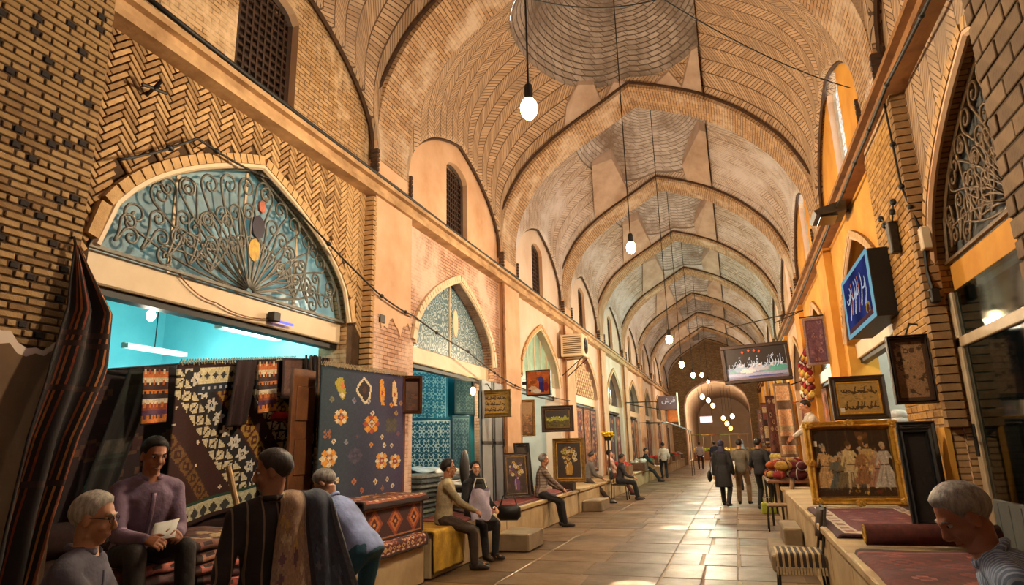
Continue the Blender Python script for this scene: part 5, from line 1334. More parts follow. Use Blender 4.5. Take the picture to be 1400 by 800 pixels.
def cv_company(w,h):
    """dim hall with a company of figures in old dress"""
    c=Canvas(w,h,(46,34,24)); r=np.random.RandomState(5)
    for k in range(12): x=r.uniform(0,w); c.rect(x,0,x+r.uniform(3,10),h*.75,tuple(np.array((52,40,28))*r.uniform(.6,1.5)))
    c.rect(0,h*.78,w,h,(58,42,26))
    for k in range(90): c.ell(r.uniform(0,w),r.uniform(h*.80,h),r.uniform(1,4),r.uniform(.6,1.6),tuple(np.array((92,70,40))*r.uniform(.5,1.4)))
    c.poly([(w*.56,h*.04),(w*.74,h*.06),(w*.70,h*.30),(w*.60,h*.24)],(104,72,40)); c.ell(w*.63,h*.14,5,4,(168,126,76))
    def fig(x,y,s,dress,skirt,dark,flip=1):
        c.ell(x,y-s*.91,s*.065,s*.085,(206,170,130)); c.ell(x-flip*s*.02,y-s*.96,s*.075,s*.06,dark if not skirt else (196,180,150))
        c.poly([(x-s*.13,y-s*.80),(x+s*.13,y-s*.80),(x+s*.10,y-s*.5),(x-s*.10,y-s*.5)],dress)
        if skirt: c.poly([(x-s*.10,y-s*.52),(x+s*.10,y-s*.52),(x+s*.36,y),(x-s*.34,y)],dress); [c.line(x+q*s*.06,y-s*.45,x+q*s*.2,y-2,1.2,tuple(np.array(dress)*.72)) for q in (-1,0,1)]
        else:
            c.poly([(x-s*.13,y-s*.55),(x+s*.13,y-s*.55),(x+s*.20,y-s*.33),(x-s*.20,y-s*.33)],dress); c.line(x-s*.07,y-s*.35,x-s*.09,y,s*.07,(210,196,160)); c.line(x+s*.07,y-s*.35,x+s*.1,y,s*.07,(210,196,160))
        c.line(x+flip*s*.12,y-s*.75,x+flip*s*.27,y-s*.55,s*.06,dress); c.line(x-flip*s*.12,y-s*.75,x-flip*s*.22,y-s*.5,s*.06,dress); c.line(x-s*.1,y-s*.5,x+s*.1,y-s*.5,1.5,dark)
    for k in range(16):
        x=w*(.2+.68*((k*.618)%1)); fig(x,h*(.80+.03*(k%3)),h*(.38+.05*(k%4)),[(96,84,64),(128,110,80),(86,92,88),(150,120,84),(110,70,56),(140,130,110)][k%6],k%3!=0,(60,44,30),1 if k%2 else -1)
    fig(w*.12,h*.88,h*.66,(214,176,122),True,(66,44,28)); fig(w*.27,h*.88,h*.48,(104,112,108),True,(40,30,24),-1); fig(w*.36,h*.86,h*.46,(132,120,90),True,(50,36,28))
    fig(w*.46,h*.87,h*.68,(222,204,150),False,(86,64,38)); fig(w*.69,h*.86,h*.70,(206,178,118),False,(64,44,28),-1); fig(w*.61,h*.82,h*.54,(160,118,80),True,(60,40,30)); fig(w*.79,h*.86,h*.52,(184,142,118),True,(44,30,26),-1); fig(w*.90,h*.87,h*.66,(206,206,196),True,(74,58,42))
    c.ell(w*.5,h*.92,6,3,(180,140,50)); c.ell(w*.78,h*.93,8,3,(120,50,40)); c.ell(w*.62,h*.94,6,2.5,(190,160,70))
    for k in range(500):
        x,y=r.randint(3,w-3),r.randint(3,h-3); q=c.a[y,x]*r.uniform(.72,1.3); c.line(x,y,x+r.uniform(-4,4),y+r.uniform(-1,7),r.uniform(1,2.4),q)
    for _ in range(1): c.a=(c.a*2+np.roll(c.a,1,0)+np.roll(c.a,1,1)+np.roll(c.a,-1,0)+np.roll(c.a,-1,1))/6
    c.noise(.2); return c
# left, bay 1-2
picture('framed_calligraphy','small framed calligraphy panel on the pier between the second and third shops',(-4.43,12.0,2.19),.70,.54,0,cv_script(56,40,(210,170,104),(84,52,28),1,3),.085,.05,M['gold_dark'],M['gold'])
mb=MB(); mb.tube([(-4.43,12.03,2.60),(-4.60,12.03,2.86),(-4.66,12.03,2.86)],.012,5); one('sign_bracket','thin iron bracket holding the framed calligraphy panel','bracket',mb,M['iron'])
picture('wooden_case','shallow brown wooden case projecting from the first brick pier',(-4.46,8.52,2.12),.30,.55,math.radians(40),cv_landscape(20,40,2,(96,52,28),(88,46,24),(80,42,22)),.05,.12,M['woodmid'])
# lit red sign box
t=thing('sign_box','orange and red lit sign box above the third shop','sign',(-4.42,15.0,2.82))
mb=MB(); mb.bbox(-.31,.31,0,.16,0,.62,.012); mb.build('case',M['black'],t,fix=False)
c=Canvas(44,44,(206,96,44)); r_=np.random.RandomState(3)
for k in range(30): c.ell(r_.uniform(0,44),r_.uniform(0,30),r_.uniform(2,6),r_.uniform(2,6),tuple(np.array((220,104,44))*r_.uniform(.75,1.15)))
c.rect(24,16,34,40,(70,50,90)); c.ell(28,16,5,6,(90,70,110)); c.ell(12,34,9,6,(240,170,110)); c.ell(20,38,8,4,(250,200,150)); c.ell(38,30,5,9,(150,50,40)); c.noise(.1)
g=G('lit_print'); a=g.n('VertexColor',layer_name='Col').outputs[0]; e=g.n('Emission',{0:a,1:.75}); g.t.links.new(e.outputs[0],g.out.inputs[0]); M['litprint']=g.m
canvas_mb(c,lambda u,v:(-.28+.56*u,-.004,.03+.56*v)).build('lit_face',M['litprint'],t,fix=False)
mb=MB(); mb.box(-.42,-.31,.05,.11,.28,.36); mb.build('bracket',M['iron'],t)
picture('framed_tapestry','tall pale woven picture in a wooden frame under the lit sign box',(-4.60,14.55,1.86),.42,.84,math.radians(18),cv_landscape(30,60,4,(176,140,96),(150,110,70),(120,84,50)),.06,.05,M['gold_dark'])
picture('framed_landscape','framed landscape with yellow flowers hung over the gold framed one',(-4.12,15.6,1.96),.80,.64,math.radians(8),cv_landscape(60,44,5,(58,50,52),(176,176,60),(94,84,30)),.10,.06,M['frame_dark'],M['gold_dark'])
picture('gilt_painting','gold framed dark flower painting standing on the left bench',(-3.98,16.0,ZBL+.19),.80,1.06,math.radians(8),cv_flowers(50,70,(48,32,22),[(196,150,60),(226,196,110),(150,90,40),(240,226,190),(200,190,70)],6),.09,.06,M['gold_dark'],M['gold'],tilt=math.radians(-4),stand=True)
t=thing('picture_plinth','low dark wooden plinth under the gold framed flower painting','plinth',(-3.98,16.0,ZBL)); mb=MB(); mb.bbox(-.42,.1,-.12,.22,0,.185,.01); mb.build('top',M['wood'],t,fix=False)
picture('leaning_painting','purple and yellow flower painting leaning on the bench by the second pier',(-4.42,13.25,ZBL+.03),.60,.92,math.radians(38),cv_flowers(46,70,(64,46,40),[(110,70,120),(214,184,80),(226,206,170),(150,90,60)],7),.075,.05,M['frame_dark'],M['gold_dark'],tilt=math.radians(-8))
picture('black_picture','tall black framed picture leaning behind the purple flower painting',(-4.40,13.72,ZBL+.03),.44,1.12,math.radians(60),cv_landscape(24,60,8,(50,44,40),(44,38,34),(40,34,30)),.07,.05,M['black'],tilt=math.radians(-6))
# hanging signboard over the street on the right
t=thing('shop_signboard','dark framed hanging signboard with white Persian calligraphy over the right side','sign',(.70,18.0,3.13),math.radians(0))
W,H=.84,1.0; t.rotation_euler=(0,math.radians(-2.2),0)
mb=MB()
for (x0,x1,z0,z1) in ((-W,W,0,.09),(-W,W,H-.09,H),(-W,-W+.09,.09,H-.09),(W-.09,W,.09,H-.09)): mb.bbox(x0,x1,-.06,.10,z0,z1,.012)
mb.build('frame',M['frame_dark'],t,fix=False)
c=Canvas(84,48,(52,40,40))
c.a[:]=np.where((c.Y<30)[...,None],np.array((40,30,30)),np.array((130,140,180)))
for k in range(18): c.ell(RNG.uniform(8,76),RNG.uniform(26,36),RNG.uniform(4,10),RNG.uniform(2,4),[(220,214,220),(150,170,200),(120,160,170),(190,190,214)][k%4])
c.ell(72,33,12,4,(90,170,160)); c.rect(0,38,84,42,(170,172,206)); c.rect(30,42,76,44,(70,80,150)); c.rect(0,44,84,48,(130,110,130)); c.noise(.1)
canvas_mb(c,lambda u,v:(-W+.07+(2*W-.14)*u,-.012,.07+(H-.14)*v)).build('board',M['print'],t,fix=False)
WL=emit('sign_white_glow',(255,246,236),.95); WR_=plain('sign_orange',(206,84,40),(180,60,30),20,.5)  # letters get their own glow so they read bright white
o=lettering(fa('بازرگانی فرش قمی'),.34,t,(0,-.02,.55),(math.pi/2,0,0),WL,shear=.12)
k_=1.36/max(.01,o.dimensions[0]); o.scale=(k_,k_*1.8,1)
mb=MB()
for (x,z) in ((-.14,.84),(.0,.83),(.12,.80),(-.30,.80)): mb.prism([(x-.035,z),(x,z+.045),(x+.035,z),(x,z-.045)],1,-.03,-.02)
mb.build('orange_dots',WR_,t)
for s in (-1,1):
    mb=MB(); mb.tube([(s*.6,.02,H),(s*.6,.02,H+.5),(1.36,.02,H+.75)],.014,5); mb.build('hanger',M['iron'],t)
# far small signs on the left
t=thing('shop_sign','small dark red shop sign with pale lettering far down the left','sign',(-2.78,30,3.11)); mb=MB(); mb.bbox(-.40,.40,-.03,.03,0,.62,.01); mb.build('board',plain('maroon_board',(84,34,32),(66,26,26),10,.5),t,fix=False)
lettering(fa('فرش'),.30,t,(0.05,-.04,.42),(math.pi/2,0,0),WL); mb=MB(); mb.box(.42,.48,-.04,.04,-.7,.75); mb.build('post',M['cream'],t); mb=MB(); mb.tube([(-.40,0,.4),(-1.9,0,.4)],.025,5); mb.build('arm',M['iron'],t)
mb=MB(); mb.bbox(-.26,.26,-.03,.03,0,.55,.01); mb2=MB()
t=thing('orange_banner','orange banner hung below the far dark red sign','banner',(-2.72,31.6,2.62)); mb.build('cloth',plain('orange_cloth',(236,120,52),(206,92,36),10,.8),t,fix=False); mb=MB(); mb.tube([(-.26,0,.55),(-2.0,0,.9)],.02,5); mb.build('arm',M['iron'],t)
ORD=['first','second','third','fourth','fifth','sixth','seventh','eighth','ninth','tenth','eleventh','twelfth','thirteenth','fourteenth','fifteenth','sixteenth']
# ================================================================ THE RIGHT SIDE
# glazed door of the nearest shop on the right
t=thing('glazed_door','cream framed glass door with a black handle at the right edge','door',(wxR(.12),yS(1,0),ZBR-.24))
y0,y1,zt=-SHOP_HW+.02,SHOP_HW-.02,LINT0-.02-(ZBR-.24)
M['creamd']=plain('door_cream',(206,184,150),(180,156,124),4,.5,.1)
for (a,b,c_,d) in ((y0,y0+.10,0,zt),(y1-.12,y1,0,zt),(y0,y1,1.95,2.05),(-.45,-.33,0,1.95),(y0,y1,0,.12)):
    mb=MB(); mb.bbox(-.035,.035,a,b,c_,d,.008); mb.build('frame_rail',M['creamd'],t,fix=False)
for (a,b,c_,d) in ((y0+.10,-.45,.55,1.95),(-.33,y1-.12,.55,1.95),(y0+.1,y1-.12,2.05,zt)):
    mb=MB(); mb.box(-.006,.006,a,b,c_,d); mb.build('pane',glassmat('door_glass_%d'%int(a*100),(150,176,178),.22,.05),t)
for (a,b) in ((y0+.10,-.45),(-.33,y1-.12)):
    mb=MB(); mb.bbox(-.02,.02,a,b,.12,.55,.01)
    for k in range(8): q=a+(b-a)*(k+.5)/8; mb.box(-.028,.0,q-.012,q+.012,.15,.52)
    mb.build('kick_panel',plain('door_grey',(120,124,122),(100,104,104),4,.5),t,fix=False)
mb=MB(); mb.bbox(-.05,-.03,y1-.10,y1-.03,.92,1.22,.006); mb.tube([(-.05,y1-.065,1.1),(-.09,y1-.065,1.1),(-.09,y1-.22,1.09)],.011,6); mb.build('handle',M['black'],t,fix=False)
# a bare metal upright and shelves seen through the glass
t=thing('display_shelf','pale metal display shelf seen through the glass door','shelf',(wxR(.9),yC(0)-.2,.5))
for y in (-1.2,0,1.2):
    mb=MB(); mb.bbox(-.02,.02,y-.02,y+.02,0,2.4,.004); mb.build('upright',M['white'],t,fix=False)
for z in (.4,1.0,1.6,2.2):
    mb=MB(); mb.bbox(-.03,.4,-1.25,1.25,z,z+.03,.004); mb.build('board',M['white'],t,fix=False)
# pictures of the second shop
picture('gilt_tapestry','large gold framed tapestry of a company in old dress standing on the right bench',(1.42,9.62,ZBR+.045),1.12,1.06,math.radians(3),cv_company(170,130),.085,.11,M['gold'],M['gold_dark'],ornate=True,tilt=math.radians(-3),stand=True)
t=bpy.data.objects['gilt_tapestry']; mb=MB(); mb.box(-.47,-.41,-.02,-.0175,.74,.81); mb.build('price_tag',M['white'],t)
picture('small_calligraphy','dark framed golden calligraphy relief standing on top of the gold framed tapestry',(1.61,9.74,1.86),.68,.58,math.radians(2),cv_script(64,50,(188,156,92),(70,50,26),12,2),.075,.06,M['frame_dark'],M['gold'],tilt=math.radians(-2),stand=True)
t=bpy.data.objects['small_calligraphy']; mb=MB(); mb.box(-.25,-.19,-.022,-.018,.10,.16); mb.build('price_tag',M['white'],t)
picture('framed_carpet','brown patterned carpet in a deep dark frame hung beside the brick pier',(1.77,7.58,1.94),.38,.70,math.radians(-4),cv_rug(34,60,(168,128,92),[(3,(90,62,42),None)],'floral',[(96,70,46),(154,118,80),(84,60,40),(170,136,96)],seed=51),.035,.10,M['wood'])
mb=MB(); mb.tube([(1.76,7.62,2.60),(1.85,7.68,2.78),(1.95,7.78,2.78)],.012,5); one('picture_hook','iron hook holding the brown framed carpet to the pier','hook',mb,M['iron'])
picture('black_mirror','tall black framed panel leaning against the right pier by the glazed door',(1.66,7.35,ZBR+.03),.30,.94,math.radians(-4),cv_landscape(24,60,21,(34,30,28),(28,25,24),(24,22,21)),.06,.06,M['black'],tilt=math.radians(-5))
picture('black_mirror','second black framed panel leaning behind the first by the pier',(1.74,7.62,ZBR+.03),.34,1.0,math.radians(-8),cv_landscape(24,60,22,(40,34,30),(32,28,26),(28,25,24)),.06,.05,M['black'],tilt=math.radians(-5))
# illuminated blue calligraphy box on the wall
t=thing('calligraphy_box','blue illuminated calligraphy box with flourishing strokes fixed high on the right wall','sign',(1.85,9.4,3.02))
mb=MB(); mb.bbox(-.13,.16,-.95,.95,0,.84,.01); mb.build('case',M['black'],t,fix=False)
c=Canvas(120,60,(52,60,120)); c.a*=(1+.2*np.sin(c.X*.09)*np.cos(c.Y*.12))[...,None]
for (x,y,L,cc) in ((18,44,26,(230,236,246)),(30,40,30,(240,140,80)),(44,42,32,(224,226,240)),(62,44,34,(236,130,72)),(76,40,30,(236,236,246)),(92,44,26,(206,214,240)),(54,28,18,(200,206,236)),(22,24,12,(226,226,240))):
    for a in np.linspace(0,1,26): c.ell(x+10*math.sin(a*2.4),y-L*a,1.9*(1-a*.7)+.4,1.6*(1-a*.6)+.4,cc)
for x in (18,44,62,92): 
    for a in np.linspace(0,math.pi,16): c.ell(x-7*math.cos(a),y+0*a+5*math.sin(a)-2,1.3,1.2,(226,236,248))
c.ell(98,50,9,7,(190,150,60)); c.ell(98,50,5,4,(110,60,40)); c.rect(0,54,120,60,(110,70,70)); c.noise(.1)
canvas_mb(c,lambda u,v:(-.134,.90-1.8*u,.05+.75*v)).build('lit_face',M['litprint'],t,fix=False)
M['edge']=emit('pale_blue_edge',(150,206,222),.8)
for (a,b,c_,d) in ((-.95,.95,0,.05),(-.95,.95,.80,.84),(-.95,-.90,.05,.80),(.90,.95,.05,.80)):
    mb=MB(); mb.bbox(-.15,-.128,a,b,c_,d,.004); mb.build('edge_trim',M['edge'],t,fix=False)
hang('purple_carpet','dusty purple carpet hung on the wall beyond the blue sign','rug',cv_rug(30,56,(110,74,92),[(3,(150,120,110),None),(2,(90,60,74),None)],'floral',[(126,90,106),(96,64,80),(150,110,116)],seed=52),(1.55,14.5,4.10),(1.98,14.45,4.12),1.0,.03,1)
mb=MB(); mb.tube([(1.50,14.5,4.12),(2.02,14.44,4.14)],.016,6); one('carpet_pole','thin wooden pole carrying the purple carpet','pole',mb,M['wood'])
t=thing('lamp_hood','dark grey metal lamp hood jutting from the right wall under the cornice','lamp',(1.78,11.0,5.10))
mb=MB(); i=mb.vs([(-.26,-.34,.06),(.22,-.34,.20),(.22,.34,.20),(-.26,.34,.06),(-.22,-.30,.0),(.22,-.30,.02),(.22,.30,.02),(-.22,.30,.0)])
for q in ((0,1,2,3),(4,7,6,5),(0,4,5,1),(1,5,6,2),(2,6,7,3),(3,7,4,0)): mb.face([i+k for k in q])
mb.build('hood',plain('grey_metal',(84,82,80),(62,60,60),8,.5,.2,Metallic=.4),t); mb=MB(); mb.bbox(-.16,.1,-.24,.24,-.03,.0,.005); mb.build('lens',M['panedark'],t,fix=False); mb=MB(); mb.tube([(.2,0,.1),(.3,0,.1)],.03,8); mb.build('arm',M['iron'],t)
# lit white tube inside the second shop on the right
t=thing('tube_lamp','white fluorescent tube inside the right picture shop','lamp',(3.2,11.1,3.9)); mb=MB(); mb.tube([(0,-.6,0),(0,.6,0)],.025,8); mb.build('tube',M['tube'],t); mb=MB(); mb.bbox(-.04,.04,-.65,.65,.03,.09,.01); mb.build('fitting',M['white'],t,fix=False); mb=MB(); mb.tube([(0,0,.08),(0,0,1.05)],.01,5); mb.build('cord',M['wire'],t)
l=bpy.data.lights.new('tube_light','POINT'); l.energy=150; l.color=(.85,1,.9); l.shadow_soft_size=.3; lo=bpy.data.objects.new('tube_light',l); COL.objects.link(lo); lo.parent=t; lo.location=(0,0,-.2)
# rugs on the right bench: draped towards the street (-x)
def drapedR(name,label,cv,x0,x1,ya,yb,z,drop,cat='rug',rotz=0,group=None):
    o=draped(name,label,cv,-x1,-x0,-yb,-ya,z,drop,group,.02,cat); o.location=((x0+x1)/2,(ya+yb)/2,z); o.rotation_euler=(0,0,math.pi); return o
drapedR('border_rug','dark red rug with pale floral borders on the bench before the gold tapestry',cv_rug(96,44,(106,40,48),[(3,(70,30,36),None),(5,(206,190,164),(150,110,100)),(2,(110,50,50),None)],'lattice',[(150,96,90),(120,54,60),(90,40,50)],8,61),.80,1.95,6.75,9.5,ZBR+.012,.02)
drapedR('maroon_rug','plain maroon rug draped over the bench edge beside the old man',cv_rug(60,40,(96,30,28),[(3,(60,22,22),None),(2,(140,70,60),None)],'lattice',[(120,44,38),(80,24,24),(150,84,70)],9,62),.80,1.9,4.0,5.9,ZBR+.012,.22)
t=thing('rolled_rug','rolled maroon rug with a yellow backing lying across the right bench','rug',(1.38,6.25,ZBR+.10))
mb=MB(); mb.tube([(-.45,0,0),(.5,.03,0)],.085,16); mb.build('roll',plain('maroon_wool',(88,34,28),(62,24,20),20,.95),t,True); mb=MB()
P=[(.08*(1-k/40*.8)*math.cos(k*.45),.08*(1-k/40*.8)*math.sin(k*.45)) for k in range(40)]; mb.tube([(-.455,p[0],p[1]) for p in P],.008,4); mb.build('spiral_end',plain('yellow_backing',(196,150,60),None,20,.9),t)
t=thing('white_cloth','crumpled white cloth heap behind the gold framed tapestry','cloth',(1.93,9.95,1.75)) if False else None
# stone steps
for (x0,x1,ya,yb,h,lab,nm) in ((.28,.74,9.3,11.0,.20,'lower stone step in front of the right bench','stone_step'),(.40,.74,10.2,11.3,.42,'upper stone step against the right bench','stone_step'),(-3.83,-3.26,10.25,11.1,.27,'stone step block in front of the bench near the seated woman','stone_step'),(-3.83,-3.34,16.6,17.7,.27,'small stone step block at the third shop','stone_step')):
    if h>.4: x0=.50
    mb=MB(); mb.bbox(x0,x1,ya,yb,0,h,.02); o=mb.build(nm,M['stone_dark'],None,fix=False); tag(o,lab,'step','stone steps up to the benches')
# chairs
def chair(label,loc,rotz,seatmat,backmat,mat,group=None,striped=False):
    t=thing('street_chair',label,'chair',loc,rotz,group)    # faces local +y
    if striped:
        c=Canvas(40,20,(196,166,120))
        for x in range(0,40,5): c.rect(x,0,x+3,20,(58,44,40))
        c.noise(.15); mb=canvas_mb(c,lambda u,v:(-.24+min(.46,max(0,.62*(1-v)-.14)) if (1-v)>.226 else -.242,(u-.5)*.46,.478 if (1-v)>.226 else .478-.14*(1-(1-v)/.226))); mb.build('seat_cover',M['woven'],t,True,fix=False)
        mb=MB()
        for k in range(17): x=-.23+.46*k/16; mb.box(-.25,-.238,x-.012,x+.008,.27,.345)
        o=mb.build('cover_fringe',M['fringe'],t,fix=False); o['kind']='stuff'
    mb=MB(); mb.bbox(-.225,.225,-.21,.215,.425,.47,.02); mb.build('seat',seatmat,t,fix=False)
    mb=MB(); mb.grid([[(-.19+.38*i/8,-.215-.035*math.sin(math.pi*i/8)-.05*(k/4),.60+.30*k/4) for k in range(5)] for i in range(9)]); o=mb.build('backrest',backmat,t,True); solid(o,.03)
    for s in (-1,1):
        mb=MB(); mb.tube([(s*.2,-.30,.92),(s*.21,-.22,.46),(s*.215,-.25,.0)],.014,8); mb.build('leg',mat,t,True)
        mb=MB(); mb.tube([(s*.205,-.2,.44),(s*.21,.2,.44),(s*.215,.225,.0)],.014,8); mb.build('leg',mat,t,True)
    mb=MB(); mb.tube([(-.21,.21,.2),(.21,.21,.2)],.009,6); mb.tube([(-.2,-.30,.92),(.2,-.30,.92)],.012,6); mb.build('stretcher',mat,t)
    return t
SEATB=plain('beige_vinyl',(150,116,78),(118,88,58),8,.6)
chair('beige seated metal chair on the right before the heap of goods',(.64,13.55,0),math.pi/2,SEATB,SEATB,M['iron'])
chair('chair with a striped woven seat cover at the lower right, by the stone steps',(.50,7.85,0),math.pi/2,SEATB,M['wood'],M['iron'],striped=True)
chair('dark metal chair under the man sitting far along the left bench',(-3.50,20.4,0),-math.pi/2,M['black'],M['black'],M['iron'])
# heap of bright bundles on the right bench
BN=['red','wine','golden','cream','rust','orange brown','white','dark maroon','rose','olive','bright red','deep red']
t=thing('goods_table','low wooden table carrying the heap of wool bundles','table',(.92,15.4,0))
mb=MB(); mb.bbox(-.42,.40,-1.25,1.25,.80,.85,.01); mb.build('tabletop',M['woodmid'],t,fix=False)
for sy in (-1,1):
    for sx in (-.38,-.19): mb=MB(); mb.tube([(sx,sy*1.15,.8),(sx,sy*1.15,0)],.025,6); mb.build('leg',M['iron'],t)
BC=[(150,36,40),(90,26,34),(196,150,60),(206,186,150),(120,44,50),(180,90,40),(214,206,196),(70,24,30),(160,60,60),(140,110,40),(200,70,60),(110,30,40)]
for k in range(26):
    r=RNG.uniform(.09,.16); x=.60+.62*RNG.rand(); y=14.35+2.1*((k%13)/13); z=.86+.09+(0 if k<13 else .17)
    t=thing('wool_bundle','%s wool bundle, %s from the chair in the %s layer of the heap'%(BN[k%12],ORD[k%13],'lower' if k<13 else 'upper'),'bundle',(x,y,z),RNG.uniform(0,3),'wool bundles heaped on the right bench')
    mb=MB(); mb.ell((0,0,0),(r*1.2,r,r*.75),12,8); mb.build('skein',plain('wool_%d'%k,BC[k%12],None,30,.95,.5),t,True)
    mb=MB(); mb.tube([(0,r*1.0*math.cos(a),r*.77*math.sin(a)) for a in np.linspace(0,2*math.pi,15)],.012,5); mb.build('tie',plain('wool_tie_%d'%k,BC[(k+5)%12],None,30,.95),t)
mb=MB(); mb.bbox(-.16,.16,-.12,.12,0,.24,.03); mb.tube([(-.1,-.08,.24),(-.1,-.08,.36),(.1,-.08,.36),(.1,-.08,.24)],.01,5)
one('green_bag','yellow green carrier bag on the floor beside the heap of wool','bag',mb,plain('lime_bag',(176,180,60),(140,150,44),10,.6),(.55,16.6,0))
# hanging tassels and shawls on the right wall
TC=[(176,34,40),(226,170,60),(232,214,180),(150,30,40),(206,120,50),(120,30,40),(226,190,90),(90,40,40)]
for k in range(9):
    y=14.95+.28*k; x=1.62+.04*(y-14.8)/2.6; z=3.585-.05*(y-14.8)/2.6
    t=thing('pompom_garland','%s wool pompom garland on the rail, counted from the purple carpet'%ORD[k],'garland',(x,y,z),0,'pompom garlands on the right wall')
    mb=MB(); mb.tube([(0,0,0),(0,0,-1.15)],.008,4); mb.build('string',M['wire'],t)
    for j in range(7):
        mb=MB(); r=RNG.uniform(.045,.08); mb.ell((0,0,-.12-.15*j),(r,r,r*1.05),9,6); mb.build('pompom',plain('pom_%d_%d'%(k,j),TC[(k*3+j)%8],None,40,.95,.4),t,True)
mb=MB(); mb.tube([(1.62,14.8,3.57),(1.66,17.4,3.52)],.028,6); mb.tube([(1.62,14.8,3.57),(2.0,14.85,3.57)],.02,6); mb.tube([(1.66,17.4,3.52),(2.0,17.4,3.52)],.02,6)
one('garland_rail','iron rail carrying the pompom garlands','rail',mb,M['iron'])
SH=[(196,150,110),(150,90,70),(206,176,140),(120,70,60),(226,190,140),(160,110,80),(110,60,54),(190,140,120),(210,160,96),(140,84,70)]
for k in range(12):
    y=17.9+1.55*k+.3*(k%2); x=1.02+.14*(k%3); h=1.5+.4*RNG.rand()
    hang('hanging_shawl','%s long shawl on the rail along the right, counted from the pompom garlands'%ORD[k],'shawl',cv_rug(18,50,SH[k%10],[(2,tuple(c_*.7 for c_ in SH[k%10]),None)],'lattice' if k%2 else 'stripe',[tuple(min(255,c_*1.2) for c_ in SH[k%10]),tuple(c_*.6 for c_ in SH[k%10]),(200,170,130)],6,70+k),(x,y,3.07+.04*(y-17.8)/18.4),(x+.42,y+.05,3.07+.04*(y-17.8)/18.4),h,.04,1,'shawls hung along the right side')
mb=MB(); mb.tube([(1.40,17.8,3.06),(1.42,36.2,3.10)],.018,6); 
for y in (19.3,24.9,30.6,36.1): mb.tube([(1.41,y,3.07),(2.0,y,3.25)],.016,5)
one('shawl_rail','long iron rail carrying the shawls on the right','rail',mb,M['iron'])
mb=MB(); mb.bbox(-.15,.15,-.02,.02,0,.21,.005); mb.tube([(.15,0,.15),(.55,0,.25)],.014,5); one('orange_sign','small bright orange sign board among the shawls','sign',mb,plain('orange_board',(240,130,40),(220,110,30),10,.5),(1.45,20.0,2.5))
# tables of goods further along both sides
for k in range(16):
    sd=1 if k%2 else -1; y=24.5+1.9*k; x=(1.25 if sd>0 else -4.15); 
    t=thing('goods_crate','%s open crate of goods on the far %s benches, nearest first'%(ORD[k//2],'right' if sd>0 else 'left'),'crate',(x+RNG.uniform(-.1,.1),y,ZBR if sd>0 else ZBL),0,'crates of goods, %s side'%('right' if sd>0 else 'left'))
    mb=MB(); cw=plain('crate_%d'%k,[(150,110,70),(180,150,110),(110,80,60),(196,180,160)][k%4],None,10,.8)
    mb.bbox(-.35,.35,-.45,.45,0,.05,.01); mb.box(-.35,-.32,-.45,.45,.05,.32); mb.box(.32,.35,-.45,.45,.05,.32); mb.box(-.32,.32,-.45,-.42,.05,.32); mb.box(-.32,.32,.42,.45,.05,.32); mb.build('case',cw,t,fix=False)
    mb=MB()
    for j in range(14): mb.ell((RNG.uniform(-.26,.26),RNG.uniform(-.36,.36),.30+RNG.uniform(-.04,.12)),(.10,.11,.09),8,6)
    o=mb.build('goods',plain('goods_%d'%k,[(196,60,50),(226,190,90),(206,196,180),(90,60,90),(60,110,80),(200,120,60)][k%6],None,20,.8),t,True,fix=False)

l=bpy.data.lights.new('shop_fill_light','POINT'); l.energy=45; l.color=(.85,.95,1); l.shadow_soft_size=.2
t=thing('fill_bulb','small white bulb added to brighten the shop behind the glazed door','lamp',(3.4,5.3,3.6)); mb=MB(); mb.ell((0,0,0),(.05,.05,.07),12,8); mb.build('bulb',M['softbulb'],t,True); mb=MB(); mb.tube([(0,0,.05),(0,0,1.35)],.01,5); mb.build('cord',M['wire'],t)  # added bulb, brightens the dark room seen through the glass
lo=bpy.data.objects.new('shop_fill_light',l); COL.objects.link(lo); lo.parent=t; lo.location=(0,0,-.12)
t=thing('white_bundle','crumpled white cloth bundle behind the gold framed tapestry','bundle',(2.35,11.4,1.72)); mb=MB()
for k in range(9): mb.ell((RNG.uniform(-.16,.16),RNG.uniform(-.2,.2),.02+RNG.uniform(0,.2)),(.15,.15,.11),10,7)
mb.build('cloth',plain('white_linen',(220,216,208),(190,186,180),6,.9,.5),t,True,fix=False)
mb=MB(); mb.bbox(-.35,.35,-.45,.45,-1.2,-.05,.02); mb.build('stand',M['woodmid'],t,fix=False)
# ================================================================ MORE OF THE LEFT SIDE, CABLES, THE FAR END
# air conditioner box on the third pier
t=thing('air_conditioner','cream air conditioner box with a round fan on the left wall','air conditioner',(-4.62,18.75,4.20))
mb=MB(); mb.bbox(-.06,.62,-.36,.36,0,.66,.02); mb.build('case',M['cream'],t,fix=False)
for k in range(9):
    mb=MB(); z=.08+.06*k; mb.box(.02,.56,-.375,-.36,z,z+.03); mb.build('slat',M['dirtplaster'],t)
mb=MB()
for r in (.06,.12,.18,.24): mb.tube([(.63,.0+r*math.cos(a),.33+r*math.sin(a)) for a in np.linspace(0,2*math.pi,25)],.009,5)
for a in np.linspace(0,math.pi,5)[:-1]: mb.tube([(.632,-.24*math.cos(a),.33-.24*math.sin(a)),(.632,.24*math.cos(a),.33+.24*math.sin(a))],.007,4)
mb.build('fan_guard',M['black'],t,fix=False)
mb=MB(); mb.lathe([(0,.0),(.22,0),(.22,.012),(0,.012)],n=20); o=mb.build('fan_disc',M['dirtplaster'],t); o.rotation_euler=(0,math.pi/2,0); o.location=(.612,0,.33)
for s in (-1,1):
    mb=MB(); mb.tube([(-.04,s*.28,-.02),(.60,s*.28,-.02),(-.06,s*.28,-.55)],.018,5); mb.build('bracket',M['iron'],t)
